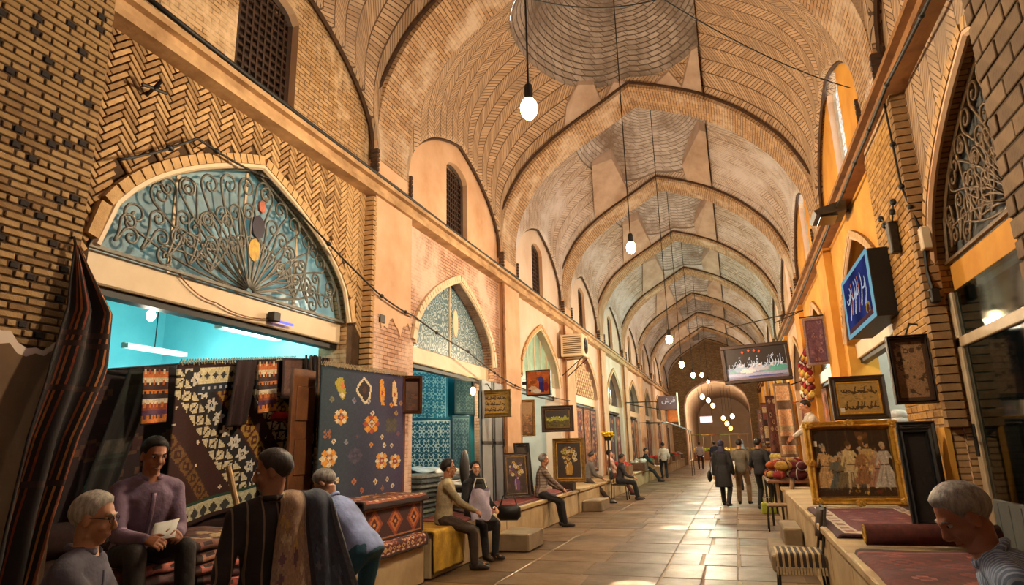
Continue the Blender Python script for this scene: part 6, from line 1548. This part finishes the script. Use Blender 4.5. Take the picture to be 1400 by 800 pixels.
# lattice fanlight of the fourth shop
yc=yC(3); t=thing('lattice_screen','brown fanlight with a cream lattice of crosses above the fourth shop','screen',(wxL(.16),yc,SHOP_ZS))
mb=MB(); mb.prism([(p[0]-yc,p[1]-SHOP_ZS) for p in arch_outline(yc,s=.97)],0,-.01,.0); mb.build('backing',plain('rust_panel',(150,84,46),(120,64,34),6,.8),t)
mb=MB()
for y in np.arange(-1.7,1.75,.30):
    for z in np.arange(.12,1.4,.24):
        if z+.1<SHOP_RISE*shop_shape(y/SHOP_HW)-.1:
            mb.tube([(.012,y-.13,z-.11),(.012,y+.13,z+.11)],.022,4); mb.tube([(.012,y+.13,z-.11),(.012,y-.13,z+.11)],.022,4)
o=mb.build('lattice',M['cream'],t,fix=False); o['kind']='stuff'
# rugs hung in the doorways further along the left
RC=[(110,44,38),(150,90,60),(84,40,44),(130,60,50),(96,70,60),(170,120,84)]
lab3=['tall dark red rug hung at the near side of the fourth shop','tall brown red rug hung in the middle of the fourth shop','tall maroon rug hung at the far side of the fourth shop']
for j in range(3):
    hang('shop_rug',lab3[j],'rug',cv_rug(34,80,RC[j],[(3,tuple(c_*.6 for c_ in RC[j]),None),(3,(176,130,96),(80,40,36))],'lattice',[(190,150,110),(70,36,36),(200,120,80),(60,44,60)],8,90+j),(-4.86,20.75+1.1*j,2.92),(-4.86,21.75+1.1*j,2.92),2.2,.02,1)
for n in (4,5,6,7,8):
    for j in range(2):
        k=n*2+j; yy=yC(n)-1.3+1.5*j
        hang('shop_rug','%s rug hung in the %s shop doorway on the left'%(['nearer','farther'][j],ORD[n]),'rug',cv_rug(20,46,RC[k%6],[(2,tuple(c_*.6 for c_ in RC[k%6]),None)],'lattice',[(190,150,110),(70,36,36),(200,120,80)],8,110+k),(-4.86,yy,2.85),(-4.86,yy+1.0,2.85),2.0,.02,1,'rugs in the far left doorways')
for n in range(2,9):
    for j in range(2):
        k=n*2+j; yy=yC(n)-1.3+1.5*j
        hang('shop_rug','%s rug hung in the %s shop doorway on the right'%(['nearer','farther'][j],ORD[n]),'rug',cv_rug(20,46,RC[(k+2)%6],[(2,tuple(c_*.6 for c_ in RC[(k+2)%6]),None)],'lattice',[(190,150,110),(70,36,36),(200,120,80)],8,140+k),(2.14,yy,2.85),(2.14,yy+1.0,2.85),2.0,.02,1,'rugs in the far right doorways')
# rolls of carpet standing and lying on the far benches
for k in range(12):
    y=26.3+1.55*k; t=thing('carpet_roll','%s carpet roll lying on the far left benches, nearest first'%ORD[k],'rug',(-4.30,y,ZBL+.11),RNG.uniform(-.2,.2),'carpet rolls on the far left bench')
    mb=MB(); mb.tube([(0,-.55,0),(0,.55,0)],.11,12); mb.build('roll',plain('roll_%d'%k,RC[k%6],None,20,.95),t,True)
# rolled rugs under the hung textiles of the cyan shop
for k in range(7):
    r=.15; y=5.15+.02*k; x=-5.35+.05*(k%2)
    row=0 if k<4 else 1; xx=-5.30-.31*(k%4 if row==0 else (k-4)+.5); z=.51+r+row*.27
    t=thing('rolled_rug','dark rolled rug in the %s row beneath the hanging textiles, %s from the street'%('lower' if row==0 else 'upper',ORD[k%4 if row==0 else k-4]),'rug',(xx,5.6,z),0,'rolled rugs beneath the hanging textiles')
    mb=MB(); mb.tube([(0,-1.75,0),(0,1.95,0)],r,14); mb.build('roll',plain('darkroll_%d'%k,[(58,34,32),(74,42,36),(46,34,36),(66,50,42)][k%4],None,14,.95),t,True)
hang('flowered_rug','dark rug with rows of white flowers hung behind the yarn bundle','rug',cv_rug(40,60,(48,26,28),[(3,(34,20,22),None)],'lattice',[(214,204,184),(60,34,34),(190,150,90)],8,171),(-5.35,6.72,2.78),(-5.3,8.0,2.86),2.0,.03,2)
hang('backing_rug','black and maroon rug hung behind the diagonal kilim','rug',cv_rug(50,60,(44,24,26),[(3,(30,18,20),None)],'lattice',[(70,36,36),(56,30,34),(90,60,44)],8,172),(-5.62,4.1,2.36),(-5.5,6.7,2.74),1.95,.03,3)
# yellow flowers
t=thing('flower_bunch','bunch of bright yellow flowers on a slim stand far along the left bench','flowers',(-3.9,21.0,ZBL))
mb=MB(); mb.tube([(0,0,0),(0,0,1.2)],.03,8); mb.lathe([(0,1.2),(.10,1.2),(.14,1.34),(.12,1.34),(0,1.22)],n=12); mb.build('stand',M['iron'],t)
mb=MB()
for k in range(26): a=k*2.4; r=.19*math.sqrt(k/26); mb.ell((r*math.cos(a),r*math.sin(a),1.40+.06*math.cos(k)),(.05,.05,.035),7,5)
o=mb.build('blossoms',plain('yellow_petals',(246,214,40),(220,180,20),20,.7),t,True); o['kind']='stuff'
# pale blue awning and the stalls at the gateway
t=thing('stall_awning','pale blue white awning of a stall far down the left','awning',(-2.95,36.0,2.15)); mb=MB(); mb.grid([[(-.75+1.45*i/8,-.9+1.8*j/6,.62-.5*(i/8)**1.4+.03*math.sin(j*1.9)) for j in range(7)] for i in range(9)]); o=mb.build('canvas',plain('pale_awning',(196,214,220),(170,190,200),4,.7),t,True); solid(o,.02)
for s in (-1,1):
    mb=MB(); mb.tube([(.66,s*.85,.15),(.66,s*.85,-2.15)],.02,6); mb.build('post',M['iron'],t)
    mb=MB(); mb.tube([(-.75,s*.85,.6),(-1.9,s*.85,.6)],.02,6); mb.build('arm',M['iron'],t)
t=thing('gateway_sign','small white lit sign hung in the far gateway','sign',(-2.35,60.2,3.35)); mb=MB(); mb.bbox(-.55,.55,-.06,.06,0,.62,.01); mb.build('case',M['white'],t,fix=False); mb=MB(); mb.box(-.5,.5,-.075,-.06,.06,.56); mb.build('lit_face',emit('white_sign_glow',(255,236,244),2.2),t)
mb=MB(); mb.tube([(-.5,0,.6),(-.5,0,3.0)],.02,5); mb.tube([(.5,0,.6),(.5,0,3.4)],.02,5); mb.build('hanger',M['iron'],t)
far=[(-2.55,61.5,5.75,(255,226,180)),(-2.1,63,5.5,(255,236,210)),(-1.8,65,5.1,(255,214,150)),(-1.0,67,3.95,(255,206,130)),(-.15,68,4.15,(255,240,220)),(-.7,66,3.4,(255,200,90)),(-.45,72,3.1,(255,190,70))]
for k,(x,y,z,cc) in enumerate(far):
    t=thing('market_lamp','%s bare bulb in the market beyond the gateway, highest first'%ORD[k],'lamp',(x,y,z),0,'bulbs beyond the far gateway')
    mb=MB(); mb.ell((0,0,0),(.20,.20,.24),12,8); mb.build('bulb',emit('market_glow_%d'%k,cc,12),t,True); mb=MB(); mb.tube([(0,0,.2),(0,0,7.1-z)],.015,4); mb.build('cord',M['wire'],t)
    l=bpy.data.lights.new('market_light','POINT'); l.energy=200; l.color=(1,.82,.55); l.shadow_soft_size=.2; lo=bpy.data.objects.new('market_light',l); COL.objects.link(lo); lo.parent=t; lo.location=(0,0,-.35)
for k in range(6):
    x=-3.6+.85*k; y=66+3*(k%2); t=thing('market_stall','%s market stall beyond the gateway, from the left'%ORD[k],'stall',(x,y,0),0,'market stalls beyond the gateway')
    mb=MB(); mb.bbox(-.4,.4,-.6,.6,0,.8,.02); mb.build('counter',M['woodmid'],t,fix=False); mb=MB()
    for j in range(16): mb.ell((RNG.uniform(-.34,.34),RNG.uniform(-.5,.5),.86+RNG.uniform(0,.22)),(.14,.14,.12),7,5)
    mb.build('goods',plain('stall_goods_%d'%k,[(220,190,70),(150,170,60),(206,110,50),(230,210,120)][k%4],None,10,.8),t,True,fix=False)
    mb=MB(); mb.tube([(-.38,-.58,.8),(-.38,-.58,2.4)],.02,5); mb.tube([(.38,-.58,.8),(.38,-.58,2.4)],.02,5); mb.bbox(-.5,.5,-.7,.6,2.4,2.45,.01); mb.build('canopy',plain('stall_canopy_%d'%k,[(120,130,60),(206,170,80),(150,90,50)][k%3],None,10,.8),t,fix=False)
# downpipes in the angles of the left piers
for n in (2,3,4,5):
    mb=MB(); y=yA(n)-HW-.03; mb.tube([(-4.68,y,ZBL),(-4.68,y,ZC0)],.035,8)
    for z in (1.4,2.8,4.2): mb.tube([(-4.68,y,z-.03),(-4.68,y,z+.03)],.045,8)
    one('downpipe',['','','brown downpipe in the corner of the second pier','brown downpipe in the corner of the pier with the air conditioner','brown downpipe beyond the air conditioner','farthest brown downpipe on the left'][n],'pipe',mb,plain('rusty_pipe_%d'%n,(150,98,52),(110,70,38),8,.6))
# cables
def cable(name,label,pts,r=.014,sag=.06,beads=0,mat=None):
    t=thing(name,label,'cable',pts[0]); p0=np.array(pts[0]); P=[]
    for a,b in zip(pts[:-1],pts[1:]):
        a=np.array(a,float);b=np.array(b,float)
        for k in range(8): u=k/8; P.append(a+(b-a)*u-np.array((0,0,sag*4*u*(1-u)))-p0)
    P.append(np.array(pts[-1],float)-p0); mb=MB(); mb.tube(P,r,5); mb.build('wire',mat or M['wire'],t,True)
    for k in range(1,len(P)-1):
        if beads and k%beads==0: mb=MB(); mb.ell(P[k],(.03,.045,.03),8,6); mb.build('clip',M['black'],t,True)
cable('wall_cable','black cable with clips looping across the cyan shop arch to the second shop',[(-4.62,3.6,4.0),(-4.70,4.45,4.62),(-4.70,5.5,4.62),(-4.62,7.75,3.80),(-4.62,8.9,3.66),(-4.66,11.2,3.40),(-4.62,13.4,3.02),(-4.62,15.2,2.95),(-4.62,19.0,2.95)],.013,.03,5)
cable('cornice_cable','dark cable running along the top of the left cornice',[(-4.60,3.6,5.60),(-4.60,8.3,5.56),(-4.60,13.9,5.57),(-4.60,19.5,5.56),(-4.60,25.2,5.57),(-4.60,36.4,5.56),(-4.60,50,5.57)],.028,.02,3)
cable('cornice_cable','thick bundle of cables along the right cornice',[(1.90,4.5,5.15),(1.86,7.0,5.22),(1.86,9.0,5.20),(1.86,11.0,5.18),(1.88,13.9,5.2),(1.88,19.5,5.15),(1.88,30,5.15)],.02,.02,4)
cable('lamp_cable','thin wire crossing the vault from the right wall to the first lamp',[(-1.62,5.6,6.2),(-.3,6.3,6.35),(1.95,9.0,6.3)],.008,.12)
cable('pier_cable','black wires running down the near right pier to the white box',[(1.91,7.40,5.2),(1.92,7.36,4.2),(2.0,7.30,3.70)],.012,.0,4)
cable('loop_cable','thin orange cord drooping along the cyan shop lintel',[(wxL(.13),4.6,3.30),(wxL(.13),5.1,3.12),(wxL(.13),5.9,3.10)],.007,.05,0,plain('orange_cord',(170,110,70),None,20,.6))
t=thing('junction_box','small black box with a blue lamp on the cyan shop lintel','box',(wxL(.10),5.95,3.12)); mb=MB(); mb.bbox(-.04,.05,-.06,.06,-.05,.06,.008); mb.build('case',M['black'],t,fix=False); mb=MB(); mb.tube([(.0,.07,-.03),(.0,.34,-.03)],.016,8); mb.build('blue_tube',emit('blue_violet_glow',(130,130,255),2.0),t)
t=thing('junction_box','cream fuse box with wires on the near right pier','box',(2.03,7.30,3.46)); mb=MB(); mb.bbox(-.05,.04,-.09,.09,0,.24,.01); mb.build('case',M['cream'],t,fix=False); mb=MB(); mb.tube([(-.02,0,0),(-.03,.02,-.2),(-.02,-.02,-.42)],.02,6); mb.bbox(-.05,.03,-.06,.06,-.55,-.40,.01); mb.build('meter',M['black'],t,fix=False)
t=thing('junction_box','dark bracket box with porcelain insulators above the right picture shop','box',(1.90,7.9,3.62)); mb=MB(); mb.bbox(-.05,.04,-.07,.07,0,.36,.01); mb.build('case',M['iron'],t,fix=False)
for (dy,dz) in ((-.3,.5),(-.2,.42),(.22,.40),(.34,.52)):
    mb=MB(); mb.tube([(0,0,.3),(-.02,dy,dz)],.009,5); mb.ell((-.02,dy,dz),(.035,.035,.04),8,6); mb.build('insulator',M['black'],t)
mb=MB(); mb.tube([(wxL(.05),3.95,4.83),(wxL(-.10),3.9,4.84),(wxL(-.18),3.9,4.90)],.018,6); mb.tube([(wxL(-.1),3.78,4.82),(wxL(-.1),4.04,4.87)],.016,6); one('iron_hook','black iron hook driven into the herringbone wall by the nearest pier','hook',mb,M['black'])
mb=MB(); mb.bbox(-.015,.015,-.07,.07,0,.12,.004); one('number_plate','small dark number plate on the first left pier','plate',mb,M['wood'],(wxL(-PF)+.012,8.0,3.40))

t=thing('tube_lamp','greenish white tube inside the third shop on the left','lamp',(-6.6,16.6,4.0)); mb=MB(); mb.tube([(0,-.6,0),(0,.6,0)],.025,8); mb.build('tube',M['tube'],t); mb=MB(); mb.bbox(-.04,.04,-.65,.65,.03,.09,.01); mb.build('fitting',M['white'],t,fix=False); mb=MB(); mb.tube([(0,0,.08),(0,0,.95)],.01,5); mb.build('cord',M['wire'],t)
l=bpy.data.lights.new('tube_light','POINT'); l.energy=200; l.color=(.9,1,.85); l.shadow_soft_size=.3; lo=bpy.data.objects.new('tube_light',l); COL.objects.link(lo); lo.parent=t; lo.location=(0,0,-.2)
# ================================================================ PEOPLE IN THEIR PLACES
DK=cloth('dark_trousers',(44,38,36)); DK2=cloth('brown_trousers',(66,50,40)); JEAN=cloth('teal_jeans',(36,84,104)); BEI=cloth('beige_trousers',(150,124,92))
W1=('white_hair',(204,196,180),(150,140,124)); GR1=('grey_hair',(150,144,138),(96,90,86)); SP=('salt_pepper_hair',(92,84,78),(50,44,40))
R_=math.radians
def seat_at(x,y,z,yaw,**k): pass
# stool for the white-haired man
t=thing('low_stool','low dark wooden stool under the white haired man','stool',(-3.17,2.46,0)); mb=MB(); mb.bbox(-.19,.19,-.19,.19,.51,.56,.015); mb.build('seat',M['wood'],t,fix=False)
for sx in (-1,1):
    for sy in (-1,1): mb=MB(); mb.tube([(sx*.14,sy*.14,.51),(sx*.17,sy*.17,0)],.02,8); mb.build('leg',M['wood'],t)
person('white haired man in spectacles sitting at the lower left with folded arms',(-3.17,2.46,0),R_(-58),pelvis=(0,0,.66),lean=10,head=(-4,-10),hands={-1:(.16,.27,.88),1:(-.15,.30,.84)},feet={-1:(-.13,.42,0),1:(.13,.40,0)},elbow={-1:(-.8,.2,-.6),1:(.8,.2,-.6)},skinc=(198,144,106),hair=W1,hairstyle='short',specs=True,shirt=cloth('slate_shirt',(92,86,100)),trousers=DK,shoes=BELT,curl=(.4,.4),palm={-1:(0,-.3,-1),1:(0,-.3,-1)})
m=person('smiling man in a mauve shirt sitting on piled rugs with a paper',(-4.02,3.64,0),R_(-112),pelvis=(0,0,.97),lean=14,head=(4,-18),hands={-1:(-.10,.42,1.10),1:(.10,.44,1.08)},feet={-1:(-.16,.48,.50),1:(.16,.50,.50)},skinc=(176,118,86),smile=True,shirt=cloth('mauve_shirt',(134,110,132)),trousers=DK,shoes=BELT,curl=(.7,.7),palm={-1:(.6,-.1,-.6),1:(-.6,-.1,-.6)})
t=thing('paper_sheet','white paper sheet held by the smiling man','paper',(0,0,0)); mb=MB(); mb.grid([[(-.12+.24*i/4,-.07+.15*j/4,.012*math.sin(i*.9)) for j in range(5)] for i in range(5)]); o=mb.build('sheet',M['white'],t,True); solid(o,.003)
t.location=(-3.64,3.50,1.13); t.rotation_euler=(R_(10),R_(22),R_(-50))
# man with a rug over his shoulder
m3=person('man in a dark striped shirt standing with a rug over his shoulder',(-2.40,3.02,0),R_(56),scale=.955,lean=4,head=(64,-12),hands={-1:(-.22,.12,.88),1:(.20,.26,1.0)},feet={-1:(-.12,.05,0),1:(.12,-.1,0)},skinc=(172,122,94),hair=('dark_brown_hair',(54,40,32),(30,22,18)),shirt=cloth('striped_dark_shirt',(38,30,30),(120,100,84),.075,.12),trousers=DK,shoes=BELT)
c=Canvas(64,110,(58,66,84))
c.rect(0,0,30,110,(150,120,100)); c.rect(4,0,26,110,(176,140,112))
for k in range(60): x,y=RNG.uniform(4,26),RNG.uniform(0,110); c.dia(x,y,2.2,2.8,[(200,160,96),(120,84,90),(150,96,70),(206,180,140)][k%4])
for k in range(50): x,y=RNG.uniform(34,60),RNG.uniform(0,110); c.dia(x,y,1.8,2.4,[(74,84,104),(44,52,70),(90,90,100)][k%3])
c.rect(30,0,33,110,(44,44,56)); c.rect(60,0,64,110,(96,100,110)); c.noise(.2)
def fr(u,v):
    # over the shoulder: front fall is short, back fall long; u across the shoulder
    s=(1-v)*1.55; w=(u-.5)*(.20+.34*min(1,abs(s-.32)*1.2))
    if s<.30: y,z=.155,1.37-(.30-s)
    elif s<.56: a=(s-.30)/.26*math.pi; y,z=.02+.135*math.cos(a),1.37+.085*math.sin(a)
    else: q=s-.56; y,z=-.115-.10*min(1,q*1.6)-.05*q,1.37-q*.98
    return (w+.01*math.sin(s*8),y+.022*math.sin(u*14+s*3),z+.012*math.sin(u*9)-.05*abs(u-.5))
t=thing('shoulder_rug','folded grey blue rug with a tan panel draped over the standing man\'s shoulder','rug',(-2.36,3.02,0),R_(56))
t.location=(-2.40+.165*math.cos(R_(56)),3.02+.165*math.sin(R_(56)),-.055); solid(canvas_mb(c,fr).build('woven_field',M['woven'],t,True,fix=False),.022)
mb=MB()
for k in range(20):
    a=np.array(fr((k+.5)/20,0)); mb.tube([a,a+np.array((0,-.01,-.05)),a+np.array((.01*math.sin(k),-.012,-.10))],.006,4)
o=mb.build('fringe',M['fringe'],t); o['kind']='stuff'
person('man in a pale blue shirt bowing his head behind the rug carrier',(-3.06,5.02,0),R_(92),pelvis=(0,-.02,.83),lean=43,head=(6,-46),hands={-1:(-.14,.66,.72),1:(.14,.68,.70)},feet={-1:(-.13,.02,0),1:(.14,-.22,0)},skinc=(170,122,94),hair=GR1,shirt=cloth('pale_blue_shirt',(150,164,214)),trousers=JEAN,shoes=BELT)
person('man in a beige shirt sitting on the bench edge in profile',(-3.98,8.62,0),R_(-62),pelvis=(0,0,.69),lean=6,head=(-4,-2),hands={-1:(-.06,.42,.76),1:(.08,.44,.76)},feet={-1:(-.06,.44,0),1:(.13,.42,0)},skinc=(178,126,92),hair=('dark_hair',(34,26,22),(20,15,12)),shirt=cloth('beige_shirt',(176,158,122)),trousers=DK2,shoes=BELT,curl=(.6,.6))
person('smiling woman in a black coat and headscarf sitting on the bench',(-3.98,9.75,0),R_(-120),pelvis=(0,0,.68),lean=3,head=(-24,0),female=True,scale=.97,hands={-1:(-.16,.34,.74),1:(.22,.30,.72)},feet={-1:(-.08,.42,0),1:(.12,.44,0)},skinc=(206,156,122),smile=True,coat=(cloth('black_coat',(26,24,26)),.4),scarf=cloth('black_scarf',(22,20,22)),trousers=cloth('black_trousers',(24,22,24)),shoes=BELT,curl=(.5,.6))
t=thing('handbag','black handbag resting on the woman\'s lap side','bag',(-3.50,10.02,.50),R_(10)); mb=MB(); mb.bbox(-.19,.19,-.06,.06,.0,.24,.055); mb.build('pouch',M['black'],t,True); mb=MB(); mb.tube([(-.13,0,.22),(-.09,0,.36),(.0,0,.42),(.09,0,.36),(.13,0,.22)],.012,6); mb.build('handle',M['black'],t)
t=thing('cloth_bag','pale lilac cloth bag held between the seated couple','bag',(-3.64,9.16,.60),R_(8)); 
mb=MB(); mb.grid([[((.16-.05*abs(k/6-.4))*math.cos(a)*(1+.14*math.sin(3*a+k*1.3)),.08*math.sin(a)*(1+.3*math.sin(2*a+k)),.42*k/6+.02*math.sin(a*3)) for k in range(7)] for a in np.linspace(0,2*math.pi,21)[:-1]],closed=True); mb.build('sack',plain('lilac_cloth',(206,196,214),(180,168,190),8,.8,.4),t,True); mb=MB(); mb.tube([(-.1,0,.45),(-.06,0,.58),(.06,0,.58),(.1,0,.45)],.010,5); mb.build('handle',M['white'],t)
person('grey haired man in a plaid shirt sitting in profile beside the paintings',(-3.98,13.45,0),R_(-60),pelvis=(0,0,.69),lean=8,head=(0,-4),hands={-1:(-.10,.44,.74),1:(.1,.46,.74)},feet={-1:(-.08,.46,0),1:(.12,.47,0)},skinc=(176,124,92),hair=GR1,shirt=cloth('plaid_shirt',(176,158,140),(110,84,80),.06,.3,check=True),trousers=cloth('charcoal_trousers',(38,36,40)),shoes=BELT,lod=.8)
person('man in dark clothes sitting on a chair far along the left bench',(-3.50,20.4,0),R_(-84),pelvis=(0,0,.575),lean=10,head=(0,-10),hands={-1:(-.1,.42,.64),1:(.1,.44,.64)},feet={-1:(-.1,.52,0),1:(.12,.5,0)},skinc=(170,120,90),shirt=cloth('charcoal_shirt',(54,50,54)),trousers=cloth('black_trousers',(24,22,24)),shoes=BELT,lod=.6)
person('person in a pale pink blouse leaning back on the bench behind the dark seated man',(-4.05,22.3,0),R_(-80),pelvis=(0,0,.69),lean=-8,hands={-1:(-.2,.3,.70),1:(.2,.3,.70)},feet={-1:(-.1,.62,.0),1:(.12,.6,0)},skinc=(196,146,116),shirt=cloth('pink_blouse',(214,176,160)),trousers=cloth('maroon_trousers',(104,44,44)),shoes=BELT,lod=.6)
person('seated shopper in grey leaning by the hung rugs of the fourth shop',(-4.22,19.0,0),R_(-70),pelvis=(0,0,.69),lean=18,head=(0,-14),hands={-1:(-.1,.42,.70),1:(.1,.44,.70)},feet={-1:(-.1,.62,0),1:(.12,.62,0)},shirt=cloth('grey_shirt',(120,110,104)),trousers=DK2,shoes=BELT,lod=.6)
person('woman in a long black coat walking away down the middle of the street',(-.42,18.4,0),R_(-14),female=True,pelvis=(0,0,.90),lean=3,hands={-1:(-.24,-.02,.78),1:(.25,.1,.80)},feet={-1:(-.1,.22,.0),1:(.14,-.26,.02)},coat=(cloth('black_coat',(26,24,26)),.42),scarf=cloth('indigo_scarf',(40,36,60)),trousers=cloth('black_trousers',(24,22,24)),shoes=BELT,lod=.8)
t=thing('shoulder_bag','dark shoulder bag hanging at the walking woman\'s side','bag',(-.76,18.36,.62),R_(80)); mb=MB(); mb.ell((0,0,.14),(.15,.06,.15),14,8); mb.build('pouch',M['black'],t,True); mb=MB(); mb.tube([(-.1,0,.22),(-.06,-.06,.5),(0,-.16,.78),(.06,-.06,.5),(.1,0,.22)],.009,5); mb.build('strap',M['black'],t)
person('man in a grey shirt standing with his back turned on the right',(.05,19.0,0),R_(-8),hands={-1:(-.26,.08,.85),1:(.22,.24,.95)},feet={-1:(-.12,.0,0),1:(.12,.1,0)},shirt=cloth('olive_grey_shirt',(110,100,84)),trousers=BEI,shoes=BELT,lod=.8)
person('man in black with a bag standing nearest the heap of wool',(.50,17.6,0),R_(-30),hands={-1:(-.2,.22,.95),1:(.26,.1,.85)},feet={-1:(-.12,.0,0),1:(.13,.08,0)},shirt=cloth('black_shirt',(30,28,32)),trousers=cloth('black_trousers',(24,22,24)),shoes=BELT,lod=.8)
person('shopkeeper in a white shirt reaching over the goods behind the gold tapestry',(1.55,14.0,ZBR),R_(100),pelvis=(0,0,.90),lean=20,head=(0,-16),hands={-1:(-.25,.55,.95),1:(.2,.5,.9)},feet={-1:(-.12,0,0),1:(.12,-.05,0)},skinc=(206,146,110),shirt=cloth('white_shirt',(220,206,190)),trousers=DK,shoes=BELT,lod=.7)
person('person in a white shirt standing far along the left side',(-3.45,33.0,0),R_(20),shirt=cloth('white_shirt',(220,206,190)),trousers=cloth('charcoal_trousers',(38,36,40)),shoes=BELT,lod=.5)
person('person in a pale top and dark skirt walking in the far middle',(-2.3,44.0,0),R_(0),shirt=cloth('pale_top',(196,180,186)),trousers=cloth('dark_red_skirt',(70,36,36)),shoes=BELT,lod=.5)
person('person in dark blue walking ahead in the far distance',(-1.25,40.0,0),R_(10),shirt=cloth('navy_shirt',(36,44,70)),trousers=cloth('black_trousers',(24,22,24)),shoes=BELT,lod=.5)
person('dark clothed person sitting far down the left bench',(-4.0,30.2,0),R_(-90),pelvis=(0,0,.69),lean=6,hands={-1:(-.1,.42,.70),1:(.1,.44,.70)},feet={-1:(-.1,.6,0),1:(.12,.6,0)},shirt=cloth('black_shirt',(30,28,32)),trousers=cloth('black_trousers',(24,22,24)),shoes=BELT,lod=.5)
person('shopper in ochre standing far along the right side',(.75,27.0,0),R_(-60),shirt=cloth('ochre_shirt',(170,130,70)),trousers=DK2,shoes=BELT,lod=.5)
person('shopper in a pale blue headscarf far along the right side',(.15,24.5,0),R_(10),female=True,coat=(cloth('grey_coat',(90,86,92)),.4),scarf=cloth('pale_blue_scarf',(150,170,196)),trousers=cloth('black_trousers',(24,22,24)),shoes=BELT,lod=.5)
# old man at the lower right
person('grey haired old man in a striped blue shirt bowed over the right bench',(1.17,2.98,0),R_(78),pelvis=(0,0,.76),lean=38,head=(16,-36),hands={-1:(-.15,.55,.82),1:(.15,.58,.80)},feet={-1:(-.14,.52,.0),1:(.14,.52,.0)},skinc=(172,116,92),hair=('silver_hair',(176,172,168),(120,116,114)),hairstyle='short',shirt=cloth('striped_blue_shirt',(120,140,176),(170,186,210),.016,.4),trousers=DK,shoes=BELT)

mb=MB(); mb.tube([(-2.62,3.55,0),(-3.35,3.72,1.52)],.02,8); one('wooden_pole','slim pale wooden pole leaning between the smiling man and the rug carrier','pole',mb,plain('pale_wood',(186,150,100),(150,116,70),12,.6))
